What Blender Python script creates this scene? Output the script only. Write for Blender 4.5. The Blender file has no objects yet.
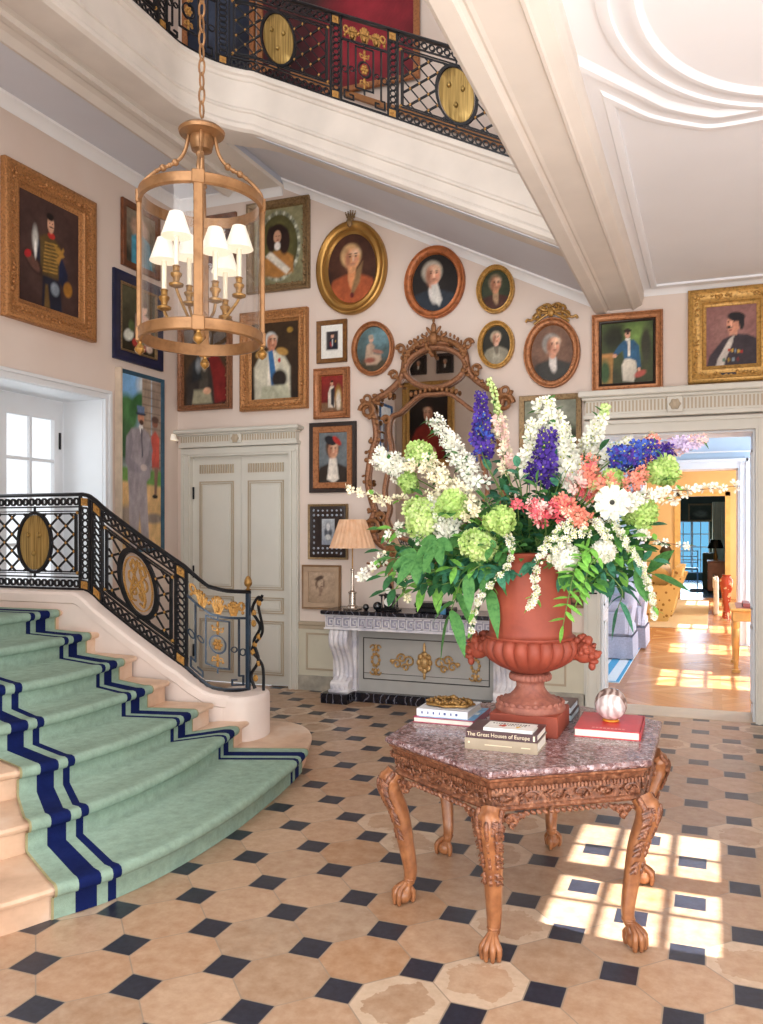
import bpy, math, random
import numpy as np
from mathutils import Vector, Matrix
SC = bpy.context.scene
COL = SC.collection
PI = math.pi
rnd = random.Random(7)

# ---------------------------------------------------------------- camera model (used to survey real positions)
FP, YAW, HY, CX, CH = 815.0, 0.3536, 530.6, 411.7, 1.72
CC, SS = math.cos(YAW), math.sin(YAW)
def ray(x, y):
    a = (x-CX)/FP
    return (CC*a-SS, SS*a+CC, (HY-y)/FP)
def onY(x, y, Y):
    r = ray(x, y); t = Y/r[1]; return Vector((r[0]*t, Y, CH+r[2]*t))
def onX(x, y, X):
    r = ray(x, y); t = X/r[0]; return Vector((X, r[1]*t, CH+r[2]*t))
def onZ(x, y, Z=0.0):
    r = ray(x, y); t = (Z-CH)/r[2]; return Vector((r[0]*t, r[1]*t, Z))
WY = 7.9       # gallery wall
WX = -5.795    # stair wall

# ---------------------------------------------------------------- colour and materials
def lin(c):
    return tuple((v/12.92 if v <= .04045 else ((v+.055)/1.055)**2.4) for v in c)
def hx(s):
    return lin(tuple(int(s[i:i+2], 16)/255 for i in (0, 2, 4)))
class NT:
    def __init__(s, name):
        s.m = bpy.data.materials.new(name); s.m.use_nodes = True
        s.t = s.m.node_tree; s.b = s.t.nodes['Principled BSDF']
    def n(s, typ, **kw):
        nd = s.t.nodes.new(typ)
        for k, v in kw.items():
            if k.startswith('i_'):
                key = k[2:]
                key = int(key) if key.isdigit() else key.replace('_', ' ')
                s.put(nd.inputs[key], v)
            else: setattr(nd, k, v)
        return nd
    def put(s, inp, v):
        if isinstance(v, bpy.types.NodeSocket): s.t.links.new(v, inp)
        elif isinstance(v, bpy.types.Node): s.t.links.new(v.outputs[0], inp)
        else:
            if inp.type == 'RGBA' and len(v) == 3: v = (*v, 1)
            inp.default_value = v
    def mt(s, op, a, b=0.0, c=0.0):
        nd = s.t.nodes.new('ShaderNodeMath'); nd.operation = op
        s.put(nd.inputs[0], a); s.put(nd.inputs[1], b); s.put(nd.inputs[2], c)
        return nd.outputs[0]
    def mix(s, f, a, b):
        nd = s.t.nodes.new('ShaderNodeMix'); nd.data_type = 'RGBA'
        s.put(nd.inputs[0], f); s.put(nd.inputs[6], a); s.put(nd.inputs[7], b)
        return nd.outputs[2]
    def ramp(s, f, stops):
        nd = s.t.nodes.new('ShaderNodeValToRGB'); s.put(nd.inputs[0], f)
        e = nd.color_ramp.elements
        while len(e) < len(stops): e.new(.5)
        for el, (p, c) in zip(e, stops): el.position = p; el.color = (*c, 1)
        return nd.outputs[0]
    def coord(s, out='Object'):
        if out == 'Pos': return s.n('ShaderNodeNewGeometry').outputs['Position']
        return s.n('ShaderNodeTexCoord').outputs[out]
    def noise(s, scale, detail=3, rough=.5, vec=None, out=0):
        nd = s.n('ShaderNodeTexNoise'); nd.inputs['Scale'].default_value = scale
        nd.inputs['Detail'].default_value = detail; nd.inputs['Roughness'].default_value = rough
        s.put(nd.inputs['Vector'], vec if vec is not None else s.coord('Pos'))
        return nd.outputs[out]
    def bump(s, h, st=.2, dist=.01):
        nd = s.n('ShaderNodeBump'); nd.inputs['Strength'].default_value = st
        nd.inputs['Distance'].default_value = dist; s.put(nd.inputs['Height'], h)
        s.put(s.b.inputs['Normal'], nd.outputs[0])
    def set(s, **kw):
        for k, v in kw.items(): s.put(s.b.inputs[k.replace('_', ' ')], v)
        return s
MATS = {}
def simple(name, col, rough=.5, metal=0.0, var=.12, scale=8, bump=0.0, bscale=40, bdist=.004, spec=None, **kw):
    if name in MATS: return MATS[name]
    if isinstance(col, str): col = hx(col)
    t = NT(name)
    d = tuple(c*(1-var) for c in col); l = tuple(min(1, c*(1+var)) for c in col)
    t.set(Base_Color=t.ramp(t.noise(scale), [(.3, d), (.7, l)]), Roughness=rough, Metallic=metal)
    if bump: t.bump(t.noise(bscale, 4), bump, bdist)
    if spec is not None: t.set(Specular_IOR_Level=spec)
    for k, v in kw.items(): t.put(t.b.inputs[k.replace('_', ' ')], v)
    MATS[name] = t.m
    return t.m

# ---------------------------------------------------------------- mesh builder
def V3(p): return Vector(p)
class MB:
    def __init__(s): s.v = []; s.f = []; s.mi = []; s.k = 0; s.M = None
    def add(s, vs, fs):
        o = len(s.v)
        if s.M is not None: vs = [s.M @ V3(p) for p in vs]
        s.v += [tuple(p) for p in vs]
        s.f += [tuple(i+o for i in f) for f in fs]; s.mi += [s.k]*len(fs)
    def box(s, a, b, bev=0.0):
        x0, y0, z0 = [min(a[i], b[i]) for i in range(3)]; x1, y1, z1 = [max(a[i], b[i]) for i in range(3)]
        if bev <= 0:
            vs = [(x, y, z) for z in (z0, z1) for y in (y0, y1) for x in (x0, x1)]
            s.add(vs, [(0,2,3,1),(4,5,7,6),(0,1,5,4),(1,3,7,5),(3,2,6,7),(2,0,4,6)]); return
        e = min(bev, (x1-x0)*.49, (y1-y0)*.49, (z1-z0)*.49)
        def loop(d, z): return [(x0+d+e, y0+d, z), (x1-d-e, y0+d, z), (x1-d, y0+d+e, z), (x1-d, y1-d-e, z), (x1-d-e, y1-d, z), (x0+d+e, y1-d, z), (x0+d, y1-d-e, z), (x0+d, y0+d+e, z)]
        s.loft([loop(e*.8, z0), loop(0, z0+e), loop(0, z1-e), loop(e*.8, z1)], cap=True)
    def loft(s, rings, close=True, cap=False, wrap=False):
        n = len(rings[0]); vs = [p for r in rings for p in r]; fs = []
        m = len(rings)
        for i in range(m if wrap else m-1):
            for j in range(n if close else n-1):
                a = i*n+j; b = i*n+(j+1) % n; c = ((i+1) % m)*n+(j+1) % n; d = ((i+1) % m)*n+j
                fs.append((a, b, c, d))
        if cap: fs.append(tuple(range(n-1, -1, -1))); fs.append(tuple(range((m-1)*n, m*n)))
        s.add(vs, fs)
    def prism(s, poly, z0, z1):
        n = len(poly)
        s.add([(x, y, z0) for x, y in poly]+[(x, y, z1) for x, y in poly],
              [tuple(range(n-1, -1, -1)), tuple(range(n, 2*n))]+[(i, (i+1) % n, n+(i+1) % n, n+i) for i in range(n)])
    def tube(s, pts, r, n=8, cap=True, closed=False):
        pts = [V3(p) for p in pts]; m = len(pts)
        rs = r if isinstance(r, (list, tuple)) else [r]*m
        rings = []; up = None
        for i, p in enumerate(pts):
            if closed: t = pts[(i+1) % m]-pts[i-1]
            else: t = pts[min(i+1, m-1)]-pts[max(i-1, 0)]
            if t.length < 1e-9: t = Vector((0, 0, 1))
            t.normalize()
            if up is None:
                up = t.orthogonal().normalized()
            up = (up-t*up.dot(t))
            if up.length < 1e-6: up = t.orthogonal()
            up.normalize(); w = t.cross(up)
            rings.append([p+(up*math.cos(2*PI*j/n)+w*math.sin(2*PI*j/n))*rs[i] for j in range(n)])
        s.loft(rings, cap=cap and not closed, wrap=closed)
    def lathe(s, prof, c=(0, 0, 0), n=32, fn=None):
        rings = []
        for r, z in prof:
            ring = []
            for j in range(n):
                a = 2*PI*j/n; rr = r*(fn(a, z) if fn else 1)
                ring.append((c[0]+rr*math.cos(a), c[1]+rr*math.sin(a), c[2]+z))
            rings.append(ring)
        s.loft(rings, cap=True)
    def ell(s, c, r, n=10, m=6, R=None):
        if isinstance(r, (int, float)): r = (r, r, r)
        rings = []
        for i in range(m+1):
            ph = -PI/2+PI*i/m; cr = max(math.cos(ph), 1e-3)
            ring = []
            for j in range(n):
                a = 2*PI*j/n
                p = Vector((r[0]*cr*math.cos(a), r[1]*cr*math.sin(a), r[2]*math.sin(ph)))
                if R is not None: p = R @ p
                ring.append((c[0]+p[0], c[1]+p[1], c[2]+p[2]))
            rings.append(ring)
        s.loft(rings, cap=True)
    def build(s, name, mats, parent=None, smooth=True, loc=None, sharp=38):
        top = parent
        while top is not None and top.parent is not None: top = top.parent
        if loc is None and top is not None and top.get('_w'): o = top.location
        elif loc is not None: o = Vector(loc)
        else: o = Vector((0, 0, 0))
        me = bpy.data.meshes.new(name)
        me.from_pydata([(p[0]-o[0], p[1]-o[1], p[2]-o[2]) for p in s.v], [], s.f)
        if not isinstance(mats, (list, tuple)): mats = [mats]
        for m in mats: me.materials.append(m)
        me.polygons.foreach_set('material_index', s.mi)
        me.validate(); me.update()
        if smooth:
            me.polygons.foreach_set('use_smooth', [True]*len(me.polygons))
            try: me.set_sharp_from_angle(angle=math.radians(sharp))
            except Exception: pass
        ob = bpy.data.objects.new(name, me); COL.objects.link(ob)
        if parent is not None: ob.parent = parent
        elif loc is not None: ob.location = o
        return ob
def thing(name, label, cat, loc=(0, 0, 0), rz=0.0, group=None, world=False):
    o = bpy.data.objects.new(name, None); COL.objects.link(o)
    o.location = loc; o.rotation_euler = (0, 0, rz); o.empty_display_size = .1
    o['label'] = label; o['category'] = cat
    if group: o['group'] = group
    if world: o['_w'] = 1
    return o
def tag(o, label, cat, group=None, kind=None):
    o['label'] = label; o['category'] = cat
    if group: o['group'] = group
    if kind: o['kind'] = kind
    return o
def struct(o): o['kind'] = 'structure'; return o
def crom(pts, n=8, closed=False):
    P = [V3((*p, 0)) if len(p) == 2 else V3(p) for p in pts]; out = []; m = len(P)
    for i in range(m if closed else m-1):
        if closed: a, b, c, d = P[i-1], P[i], P[(i+1) % m], P[(i+2) % m]
        else:
            b, c = P[i], P[i+1]
            a = P[i-1] if i > 0 else b*2-c
            d = P[i+2] if i+2 < m else c*2-b
        for k in range(n):
            t = k/n
            out.append(.5*((2*b)+(c-a)*t+(2*a-5*b+4*c-d)*t*t+(3*b-a-3*c+d)*t**3))
    if not closed: out.append(P[-1].copy())
    return out
def rot_to(d, roll=0.0):
    d = V3(d).normalized(); q = Vector((0, 0, 1)).rotation_difference(d)
    return q.to_matrix() @ Matrix.Rotation(roll, 3, 'Z')

# ---------------------------------------------------------------- materials
GOLD = simple('gilt', 'C08A3E', .38, .75, .3, 30, .5, 60)
def m_gilt(name, c, bump=.6, sc=55, rough=.4, metal=.7, dark='4A2A10'):
    t = NT(name); n1 = t.noise(sc, 4, .6, t.coord('Object'))
    cc = hx(c); dk = tuple(a*.5+d*.5 for a, d in zip(cc, hx(dark)))
    t.set(Base_Color=t.ramp(n1, [(.34, dk), (.50, cc), (.75, tuple(min(1, v*1.2) for v in cc))]), Roughness=rough, Metallic=metal*.6)
    t.bump(n1, bump, .01); return t.m
G_ORN = m_gilt('carved_gilt', 'B88250', .9, 60)
G_ORANGE = m_gilt('orange_gilt', 'A97048', .4, 40)
G_YEL = m_gilt('yellow_gilt', 'BF9450', .35, 40)
G_OLD = m_gilt('old_gilt', '8C7350', .5, 50)
G_BRN = m_gilt('bronze_gilt', '96684A', .6, 60)
G_DARK = simple('dark_frame', '2A1D18', .35, 0, .2, 20, .2)
WOODF = simple('walnut_frame', '6E3F22', .35, 0, .3, 14)
NAVY = simple('navy_frame', '1A2040', .4, 0, .2)
TEALF = simple('teal_frame', '34566A', .4, 0, .2)
BRASS = m_gilt('lantern_brass', '98704A', .12, 14, .4, .8, '6A4828')
BRASSD = m_gilt('aged_brass', '9A7238', .5, 40, .35, .8)
IRON = simple('black_iron', '14151A', .38, .35, .3, 12)
IRONB = simple('blue_black_iron', '2B3A4A', .35, .3, .3, 12)
BRGOLD = m_gilt('balustrade_gilt', 'B98A48', .6, 70)
t = NT('oval_brass_plate'); w = t.n('ShaderNodeMapping'); t.put(w.inputs[0], t.coord('Object')); w.inputs['Scale'].default_value = (90, 90, 2)
nn = t.noise(1, 2, .5, w.outputs[0])
t.set(Base_Color=t.ramp(nn, [(.3, hx('7A6232')), (.7, hx('C0A060'))]), Roughness=.42, Metallic=.65); t.bump(nn, .5, .003); PLATE = t.m
STONE = simple('limestone', 'DAD1C7', .6, 0, .07, 3, .12, 25)
t = NT('step_stone'); a = t.noise(2.2, 5, .6)
t.set(Base_Color=t.ramp(a, [(.25, hx('B48F74')), (.5, hx('D9B79A')), (.75, hx('E8D6C6'))]), Roughness=.42); t.bump(t.noise(30, 4), .1, .003); STEP = t.m
PLASTER = simple('white_plaster', 'F0F0F0', .7, 0, .02, 2)
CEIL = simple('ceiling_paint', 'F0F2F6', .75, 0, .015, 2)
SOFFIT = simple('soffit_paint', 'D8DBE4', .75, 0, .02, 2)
BEAMM = simple('beam_stone', 'E6DFD6', .65, 0, .05, 2.5, .06, 20)
t = NT('pink_cream_wall'); a = t.noise(1.3, 4)
t.set(Base_Color=t.ramp(a, [(.3, hx('DCCABD')), (.7, hx('E2D3C8'))]), Roughness=.8); WALL = t.m
JOIN = simple('painted_joinery', 'D6D3C8', .45, 0, .03, 3)
JOINL = simple('painted_moulding', 'B7A78F', .5, 0, .04, 3)
JW = simple('white_joinery', 'E4E7EA', .45, 0, .02, 3)
t = NT('baseboard_stone'); t.set(Base_Color=t.ramp(t.noise(9, 5), [(.3, hx('8F8B80')), (.7, hx('BDB6A6'))]), Roughness=.5); BASEM = t.m
t = NT('white_marble'); t.set(Base_Color=t.ramp(t.noise(6, 6, .6), [(.35, hx('BDBBC6')), (.6, hx('E2DEDF'))]), Roughness=.35); MARBW = t.m
t = NT('black_marble'); a = t.n('ShaderNodeTexWave', i_Scale=4.0, i_Distortion=14.0, i_Detail=4.0); t.put(a.inputs[0], t.coord('Pos'))
t.set(Base_Color=t.ramp(a.outputs[1], [(.0, hx('15151C')), (.95, hx('1E1E28')), (.998, hx('6A6A72'))]), Roughness=.2); MARBK = t.m
t = NT('breccia_marble'); a = t.n('ShaderNodeTexVoronoi', i_Scale=80.0); p = t.coord('Pos'); q = t.n('ShaderNodeVectorMath', operation='ADD'); t.put(q.inputs[0], p)
nz = t.n('ShaderNodeVectorMath', operation='SCALE', i_Scale=.045); t.put(nz.inputs[0], t.noise(14, 4, .6, None, 1)); t.put(q.inputs[1], nz.outputs[0]); t.put(a.inputs['Vector'], q.outputs[0])
sep = t.n('ShaderNodeSeparateColor'); t.put(sep.inputs[0], a.outputs['Color'])
t.set(Base_Color=t.mix(t.mt('GREATER_THAN', t.noise(60, 5, .7), .52), t.ramp(sep.outputs[0], [(0, hx('5A3C3E')), (.4, hx('82605E')), (.7, hx('A08482')), (1, hx('B8ACB4'))]), t.ramp(t.noise(25, 3), [(.4, hx('54383A')), (.62, hx('9A888C'))])), Roughness=.22); BRECC = t.m
t = NT('carved_walnut'); a = t.noise(50, 3, .6, t.coord('Object'))
t.set(Base_Color=t.ramp(a, [(.3, hx('44261A')), (.55, hx('82523A')), (.8, hx('B88868'))]), Roughness=.33); t.bump(a, .35, .006); TWOOD = t.m
t = NT('walnut_leg'); a = t.noise(18, 4, .6, t.coord('Object'))
t.set(Base_Color=t.ramp(a, [(.3, hx('7A4A2E')), (.7, hx('A87048'))]), Roughness=.28); TLEG = t.m
t = NT('terracotta'); a = t.noise(5, 5, .6)
t.set(Base_Color=t.ramp(a, [(.3, hx('7E3626')), (.6, hx('96442F')), (.8, hx('A2563F'))]), Roughness=.62); t.bump(t.noise(80, 3), .15, .002); TERRA = t.m
t = NT('weathered_terracotta'); a = t.noise(28, 5, .6)
t.set(Base_Color=t.ramp(a, [(.3, hx('7E4A40')), (.6, hx('9E6250')), (.8, hx('B69086'))]), Roughness=.65); t.bump(a, .4, .004); TERRAW = t.m
PAPER = simple('book_pages', 'EDE8DC', .8, 0, .04, 60)
# carpet
def carpet(name, c):
    t = NT(name); a = t.noise(16, 6, .75); b = t.noise(260, 2)
    c = hx(c); t.set(Base_Color=t.ramp(a, [(.3, tuple(v*.8 for v in c)), (.7, tuple(min(1, v*1.15) for v in c))]), Roughness=.97, Specular_IOR_Level=.1)
    t.bump(b, .35, .004); return t.m
CG = carpet('sea_green_carpet', '90A897'); CN = carpet('navy_carpet', '141F50'); CT = carpet('tan_binding', 'A39A72')
t = NT('thin_glass'); t.set(Base_Color=(1, 1, 1), Roughness=.0, IOR=1.5, Transmission_Weight=1.0)
nb = t.n('ShaderNodeBsdfTransparent'); gl = t.n('ShaderNodeBsdfGlossy'); gl.inputs['Roughness'].default_value = .03
fr = t.n('ShaderNodeFresnel'); fr.inputs[0].default_value = 1.5
mx = t.n('ShaderNodeMixShader'); lw = t.n('ShaderNodeLayerWeight'); lw.inputs[0].default_value = .5; t.put(mx.inputs[0], t.mt('MULTIPLY_ADD', t.mt('POWER', lw.outputs['Facing'], 3.0), .75, .05)); t.put(mx.inputs[1], nb.outputs[0]); t.put(mx.inputs[2], gl.outputs[0])
t.t.links.new(mx.outputs[0], t.t.nodes['Material Output'].inputs[0]); GLASS = t.m
t = NT('mirror_glass'); t.set(Base_Color=hx('E2E6E8'), Metallic=1.0, Roughness=.02); MIRROR = t.m
t = NT('white_lamp_shade'); t.set(Base_Color=hx('FBF8F2'), Roughness=.8, Emission_Color=hx('FFF6EA'), Emission_Strength=.28)  # faint emission put in to keep the unlit shades luminous white
ts = t.n('ShaderNodeBsdfTranslucent'); t.put(ts.inputs[0], hx('FBF8F2')); mx = t.n('ShaderNodeMixShader'); mx.inputs[0].default_value = .5
t.put(mx.inputs[1], t.b.outputs[0]); t.put(mx.inputs[2], ts.outputs[0]); t.t.links.new(mx.outputs[0], t.t.nodes['Material Output'].inputs[0]); SHADE = t.m
CANDLE = simple('ivory_candle', 'EDE4CC', .5, 0, .03, 6)
BLACK = simple('black_lacquer', '101014', .25, 0, .2)
SILVER = simple('silver_plate', 'C4B8AC', .25, .9, .1, 10)
# ---------------------------------------------------------------- floor
def floor_mat():
    t = NT('octagon_stone_and_black_cabochon')
    D = .24295
    sep = t.n('ShaderNodeSeparateXYZ'); t.put(sep.inputs[0], t.coord('Pos'))
    X = t.mt('DIVIDE', t.mt('ADD', sep.outputs[0], .33989), D); Y = t.mt('DIVIDE', t.mt('SUBTRACT', sep.outputs[1], 3.2527), D)
    a = t.mt('MULTIPLY', t.mt('ADD', X, Y), .5); b = t.mt('MULTIPLY', t.mt('SUBTRACT', X, Y), .5)
    fa = t.mt('SUBTRACT', t.mt('FRACT', t.mt('ADD', a, .5)), .5); fb = t.mt('SUBTRACT', t.mt('FRACT', t.mt('ADD', b, .5)), .5)
    A = t.mt('ABSOLUTE', fa); B = t.mt('ABSOLUTE', fb)
    s = t.mt('ADD', A, B)                     # distance from a lattice corner
    R = .2929
    cab = t.mt('LESS_THAN', s, R-.012)
    g1 = t.mt('LESS_THAN', t.mt('ABSOLUTE', t.mt('SUBTRACT', s, R)), .012)
    g2 = t.mt('LESS_THAN', t.mt('MINIMUM', A, B), .0075)
    g = t.mt('MAXIMUM', g1, t.mt('MULTIPLY', g2, t.mt('GREATER_THAN', s, R)))
    comb = t.n('ShaderNodeCombineXYZ'); t.put(comb.inputs[0], t.mt('FLOOR', a)); t.put(comb.inputs[1], t.mt('FLOOR', b))
    wn = t.n('ShaderNodeTexWhiteNoise', noise_dimensions='3D'); t.put(wn.inputs[0], comb.outputs[0])
    sp = t.n('ShaderNodeSeparateColor'); t.put(sp.inputs[0], wn.outputs['Color'])
    base = t.ramp(sp.outputs[0], [(0, hx('9C7C62')), (.25, hx('B08C70')), (.5, hx('BC9A7E')), (.75, hx('B08462')), (.9, hx('A4754E')), (1, hx('9A8674'))])
    # stains with a shape of their own: a warm heart inside a paler worn rim
    ca = t.mt('SUBTRACT', t.mt('FRACT', a), .5); cb = t.mt('SUBTRACT', t.mt('FRACT', b), .5)
    r = t.mt('SQRT', t.mt('ADD', t.mt('MULTIPLY', ca, ca), t.mt('MULTIPLY', cb, cb)))
    n1 = t.noise(9, 4, .6)
    rr = t.mt('ADD', r, t.mt('MULTIPLY', t.mt('SUBTRACT', n1, .5), .6))
    core = t.mt('GREATER_THAN', rr, .36)
    st = t.mt('MULTIPLY', core, t.mt('GREATER_THAN', sp.outputs[1], .86))
    base = t.mix(t.mt('MULTIPLY', st, .65), base, hx('DCC8B0'))
    soft = t.noise(3.2, 6, .65)
    base = t.mix(t.mt('MULTIPLY', t.mt('GREATER_THAN', soft, .56), .22), base, hx('A87E5C'))
    base = t.mix(.35, base, t.ramp(t.noise(14, 6, .7), [(.3, hx('98724F')), (.7, hx('DCC6AC'))]))
    blk = t.ramp(t.noise(30, 5, .7), [(.3, hx('1C1E28')), (.75, hx('343746'))])
    c = t.mix(cab, base, blk); c = t.mix(g, c, hx('9A8876'))
    t.set(Base_Color=c, Roughness=t.mt('MULTIPLY_ADD', t.noise(8, 4), .25, .22), Specular_IOR_Level=.5)
    t.bump(t.mt('ADD', t.mt('MULTIPLY', g, -1.0), t.mt('MULTIPLY', t.noise(20, 3), .3)), .2, .003)
    return t.m
def parquet_mat():
    t = NT('oak_parquet'); sep = t.n('ShaderNodeSeparateXYZ'); t.put(sep.inputs[0], t.coord('Pos'))
    P = 1.0
    X = t.mt('DIVIDE', sep.outputs[0], P); Y = t.mt('DIVIDE', sep.outputs[1], P)
    ch = t.mt('MODULO', t.mt('ADD', t.mt('FLOOR', X), t.mt('FLOOR', Y)), 2.0)
    d1 = t.mt('MULTIPLY', t.mt('ADD', X, Y), 5.5); d2 = t.mt('MULTIPLY', t.mt('SUBTRACT', X, Y), 5.5)
    sel = t.mt('ABSOLUTE', ch)
    d = t.mt('ADD', t.mt('MULTIPLY', d1, sel), t.mt('MULTIPLY', d2, t.mt('SUBTRACT', 1.0, sel)))
    gap = t.mt('LESS_THAN', t.mt('FRACT', d), .05)
    brd = t.mt('MAXIMUM', t.mt('LESS_THAN', t.mt('FRACT', X), .09), t.mt('LESS_THAN', t.mt('FRACT', Y), .09))
    wn = t.n('ShaderNodeTexWhiteNoise', noise_dimensions='1D'); t.put(wn.inputs['W'], t.mt('ADD', t.mt('FLOOR', d), t.mt('MULTIPLY', t.mt('FLOOR', X), 17.0)))
    c = t.ramp(wn.outputs[0], [(0, hx('B87848')), (.5, hx('CC8E5C')), (1, hx('DCA878'))])
    c = t.mix(brd, c, hx('C08454')); c = t.mix(t.mt('MULTIPLY', gap, .6), c, hx('7A4A28'))
    t.set(Base_Color=c, Roughness=.25); return t.m
HX0, HX1, HY0 = WX, 2.3, -1.6
b = MB(); b.box((HX0-1.5, -3, -.1), (HX1+.1, WY+.05, 0)); struct(b.build('floor', floor_mat(), smooth=False))
def wall_with_holes(b, axis, c0, c1, u0, u1, z0, z1, holes):
    """axis 'y': wall in plane y=c0..c1 spanning x; holes = [(u0,u1,z0,z1)]"""
    us = sorted({u0, u1, *[h[0] for h in holes], *[h[1] for h in holes]}); us = [u for u in us if u0 <= u <= u1]
    zs = sorted({z0, z1, *[h[2] for h in holes], *[h[3] for h in holes]}); zs = [z for z in zs if z0 <= z <= z1]
    for i in range(len(us)-1):
        for j in range(len(zs)-1):
            um, zm = (us[i]+us[i+1])/2, (zs[j]+zs[j+1])/2
            if any(h[0] < um < h[1] and h[2] < zm < h[3] for h in holes): continue
            if axis == 'y': b.box((us[i], c0, zs[j]), (us[i+1], c1, zs[j+1]))
            else: b.box((c0, us[i], zs[j]), (c1, us[i+1], zs[j+1]))
OPX0, OPX1, OPZ = -1.0, .36, 2.63
b = MB(); wall_with_holes(b, 'y', WY, WY+.42, WX-.2, HX1+.1, 0, 8.6, [(OPX0, OPX1, -1, OPZ), (-5.62, -4.31, -1, 2.58)])
struct(b.build('wall_back', WALL, smooth=False))
# window niche in the stair wall
NY1 = onX(102.6, 399, WX).y; NZ = onX(102.6, 399, WX).z
NY0 = NY1-1.75
b = MB(); wall_with_holes(b, 'x', WX-.2, WX, -3, WY+.1, 0, 8.6, [(NY0, NY1, 1.1, NZ)])
struct(b.build('wall_left', WALL, smooth=False))
b = MB(); wall_with_holes(b, 'x', HX1, HX1+.1, HY0-1.4, WY+.1, 0, 8.6, [(3.48, 4.86, 2.24, 3.10), (-1.2, .6, .1, 3.1), (.9, 2.65, .1, 3.1)])  # unseen; height added to block sun, tall openings added to bounce it upward
struct(b.build('wall_right', WALL, smooth=False))
b = MB(); b.box((WX, .75, 1.05), (-3.2, .9, 5.5)); struct(b.build('wall_rear', WALL, smooth=False))
b = MB(); b.box((WX-.2, -3, 8.6), (HX1+.1, WY+.4, 8.7)); struct(b.build('ceiling_upper', CEIL, smooth=False))  # out of view; added to keep direct sun off the stair wall
b = MB(); b.box((-.66, HY0, 3.97), (HX1+.1, WY, 4.2)); struct(b.build('ceiling', CEIL, smooth=False))
# ceiling ornament: oval moulding and the panel beyond it
def sweep(b, path, prof, closed=False, up=(0, 0, 1), flip=1):
    """profile (side, out) swept along path; side direction = tangent x up"""
    up = V3(up); rings = []; P = [V3(p) for p in path]; m = len(P)
    for i in range(m):
        if closed: t0 = (P[i]-P[i-1]).normalized(); t1 = (P[(i+1) % m]-P[i]).normalized()
        else:
            t0 = (P[i]-P[i-1]).normalized() if i else (P[1]-P[0]).normalized()
            t1 = (P[i+1]-P[i]).normalized() if i < m-1 else t0
        t = (t0+t1).normalized(); s = t.cross(up).normalized()
        k = 1/max(.3, t.dot(t1))
        rings.append([P[i]+s*(a*k*flip)+up*h for a, h in prof])
    b.loft(rings, wrap=closed, cap=not closed)
MP = [(0, 0), (0, -.018), (.02, -.026), (.05, -.026), (.06, -.012), (.11, -.012), (.13, -.024), (.16, -.024), (.175, -.008), (.19, 0)]
b = MB(); ov = [(.58+1.05*math.cos(a), 3.55+1.22*math.sin(a), 3.97) for a in [2*PI*i/72 for i in range(72)]]
sweep(b, ov, MP, closed=True, flip=-1); struct(b.build('trim_1', CEIL))
b = MB(); hf = [onZ(x, y, 3.97) for x, y in ((615.6, 104), (632, 112), (648, 118), (683, 125), (720, 126.5))]; hf[0].x = -.48
half = [Vector((-.48, 7.76, 3.97))]+hf+[Vector((.58, hf[-1].y-.03, 3.97))]
arc = half+[Vector((1.16-p.x, p.y, 3.97)) for p in reversed(half[:-1])]
arc = [arc[0]]+[arc[1]]+crom(arc[1:-1], 5)[1:-1]+[arc[-2], arc[-1]]
sweep(b, arc, MP[:9]+[(.19, 0)], closed=True, flip=1); struct(b.build('trim_2', CEIL))
CR = [(0, 0), (0, -.10), (.012, -.11), (.02, -.085), (.05, -.05), (.075, -.03), (.095, -.022), (.10, 0)]
b = MB(); sweep(b, [(-.64, WY, 3.97), (HX1, WY, 3.97)], [(a*.6, h*.6) for a, h in CR]); struct(b.build('trim_3', PLASTER))
# great beam, its stepped underside running to the wall
b = MB()
sec = [(-1.06, 4.5), (-1.06, 3.80), (-1.035, 3.78), (-.95, 3.78), (-.94, 3.80), (-.925, 3.81), (-.91, 3.80), (-.89, 3.805), (-.715, 3.805), (-.705, 3.79), (-.69, 3.79), (-.68, 3.80), (-.62, 3.83), (-.60, 3.90), (-.60, 4.5)]
b.loft([[(x, y, z) for x, z in sec] for y in (HY0, WY)], cap=True); struct(b.build('beam', BEAMM, smooth=False)); bpy.data.objects['beam'].name = 'trim_4'
# left landing soffit, its ribs and the stone fascia of the gallery above
SZ = 5.5; K = .486
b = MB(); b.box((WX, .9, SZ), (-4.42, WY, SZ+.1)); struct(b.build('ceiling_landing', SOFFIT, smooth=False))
b = MB(); sweep(b, [(WX, -1, SZ), (WX, WY, SZ)], [(-a if 0 else a, h) for a, h in CR], flip=1)
struct(b.build('trim_5', PLASTER))
b = MB(); sweep(b, [(WX, WY, SZ), (-4.42, WY, SZ)], CR); struct(b.build('trim_6', PLASTER))
b = MB(); b.loft([[(x, y, z) for x, z in [(-5.14, SZ), (-5.13, SZ-.03), (-5.08, SZ-.05), (-5.0, SZ-.02), (-4.93, SZ-.02), (-4.86, SZ-.06), (-4.80, SZ-.07), (-4.79, SZ-.03), (-4.42, SZ-.03), (-4.40, SZ)]] for y in (HY0, WY)], cap=True)
struct(b.build('trim_7', BEAMM, smooth=False))
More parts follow.
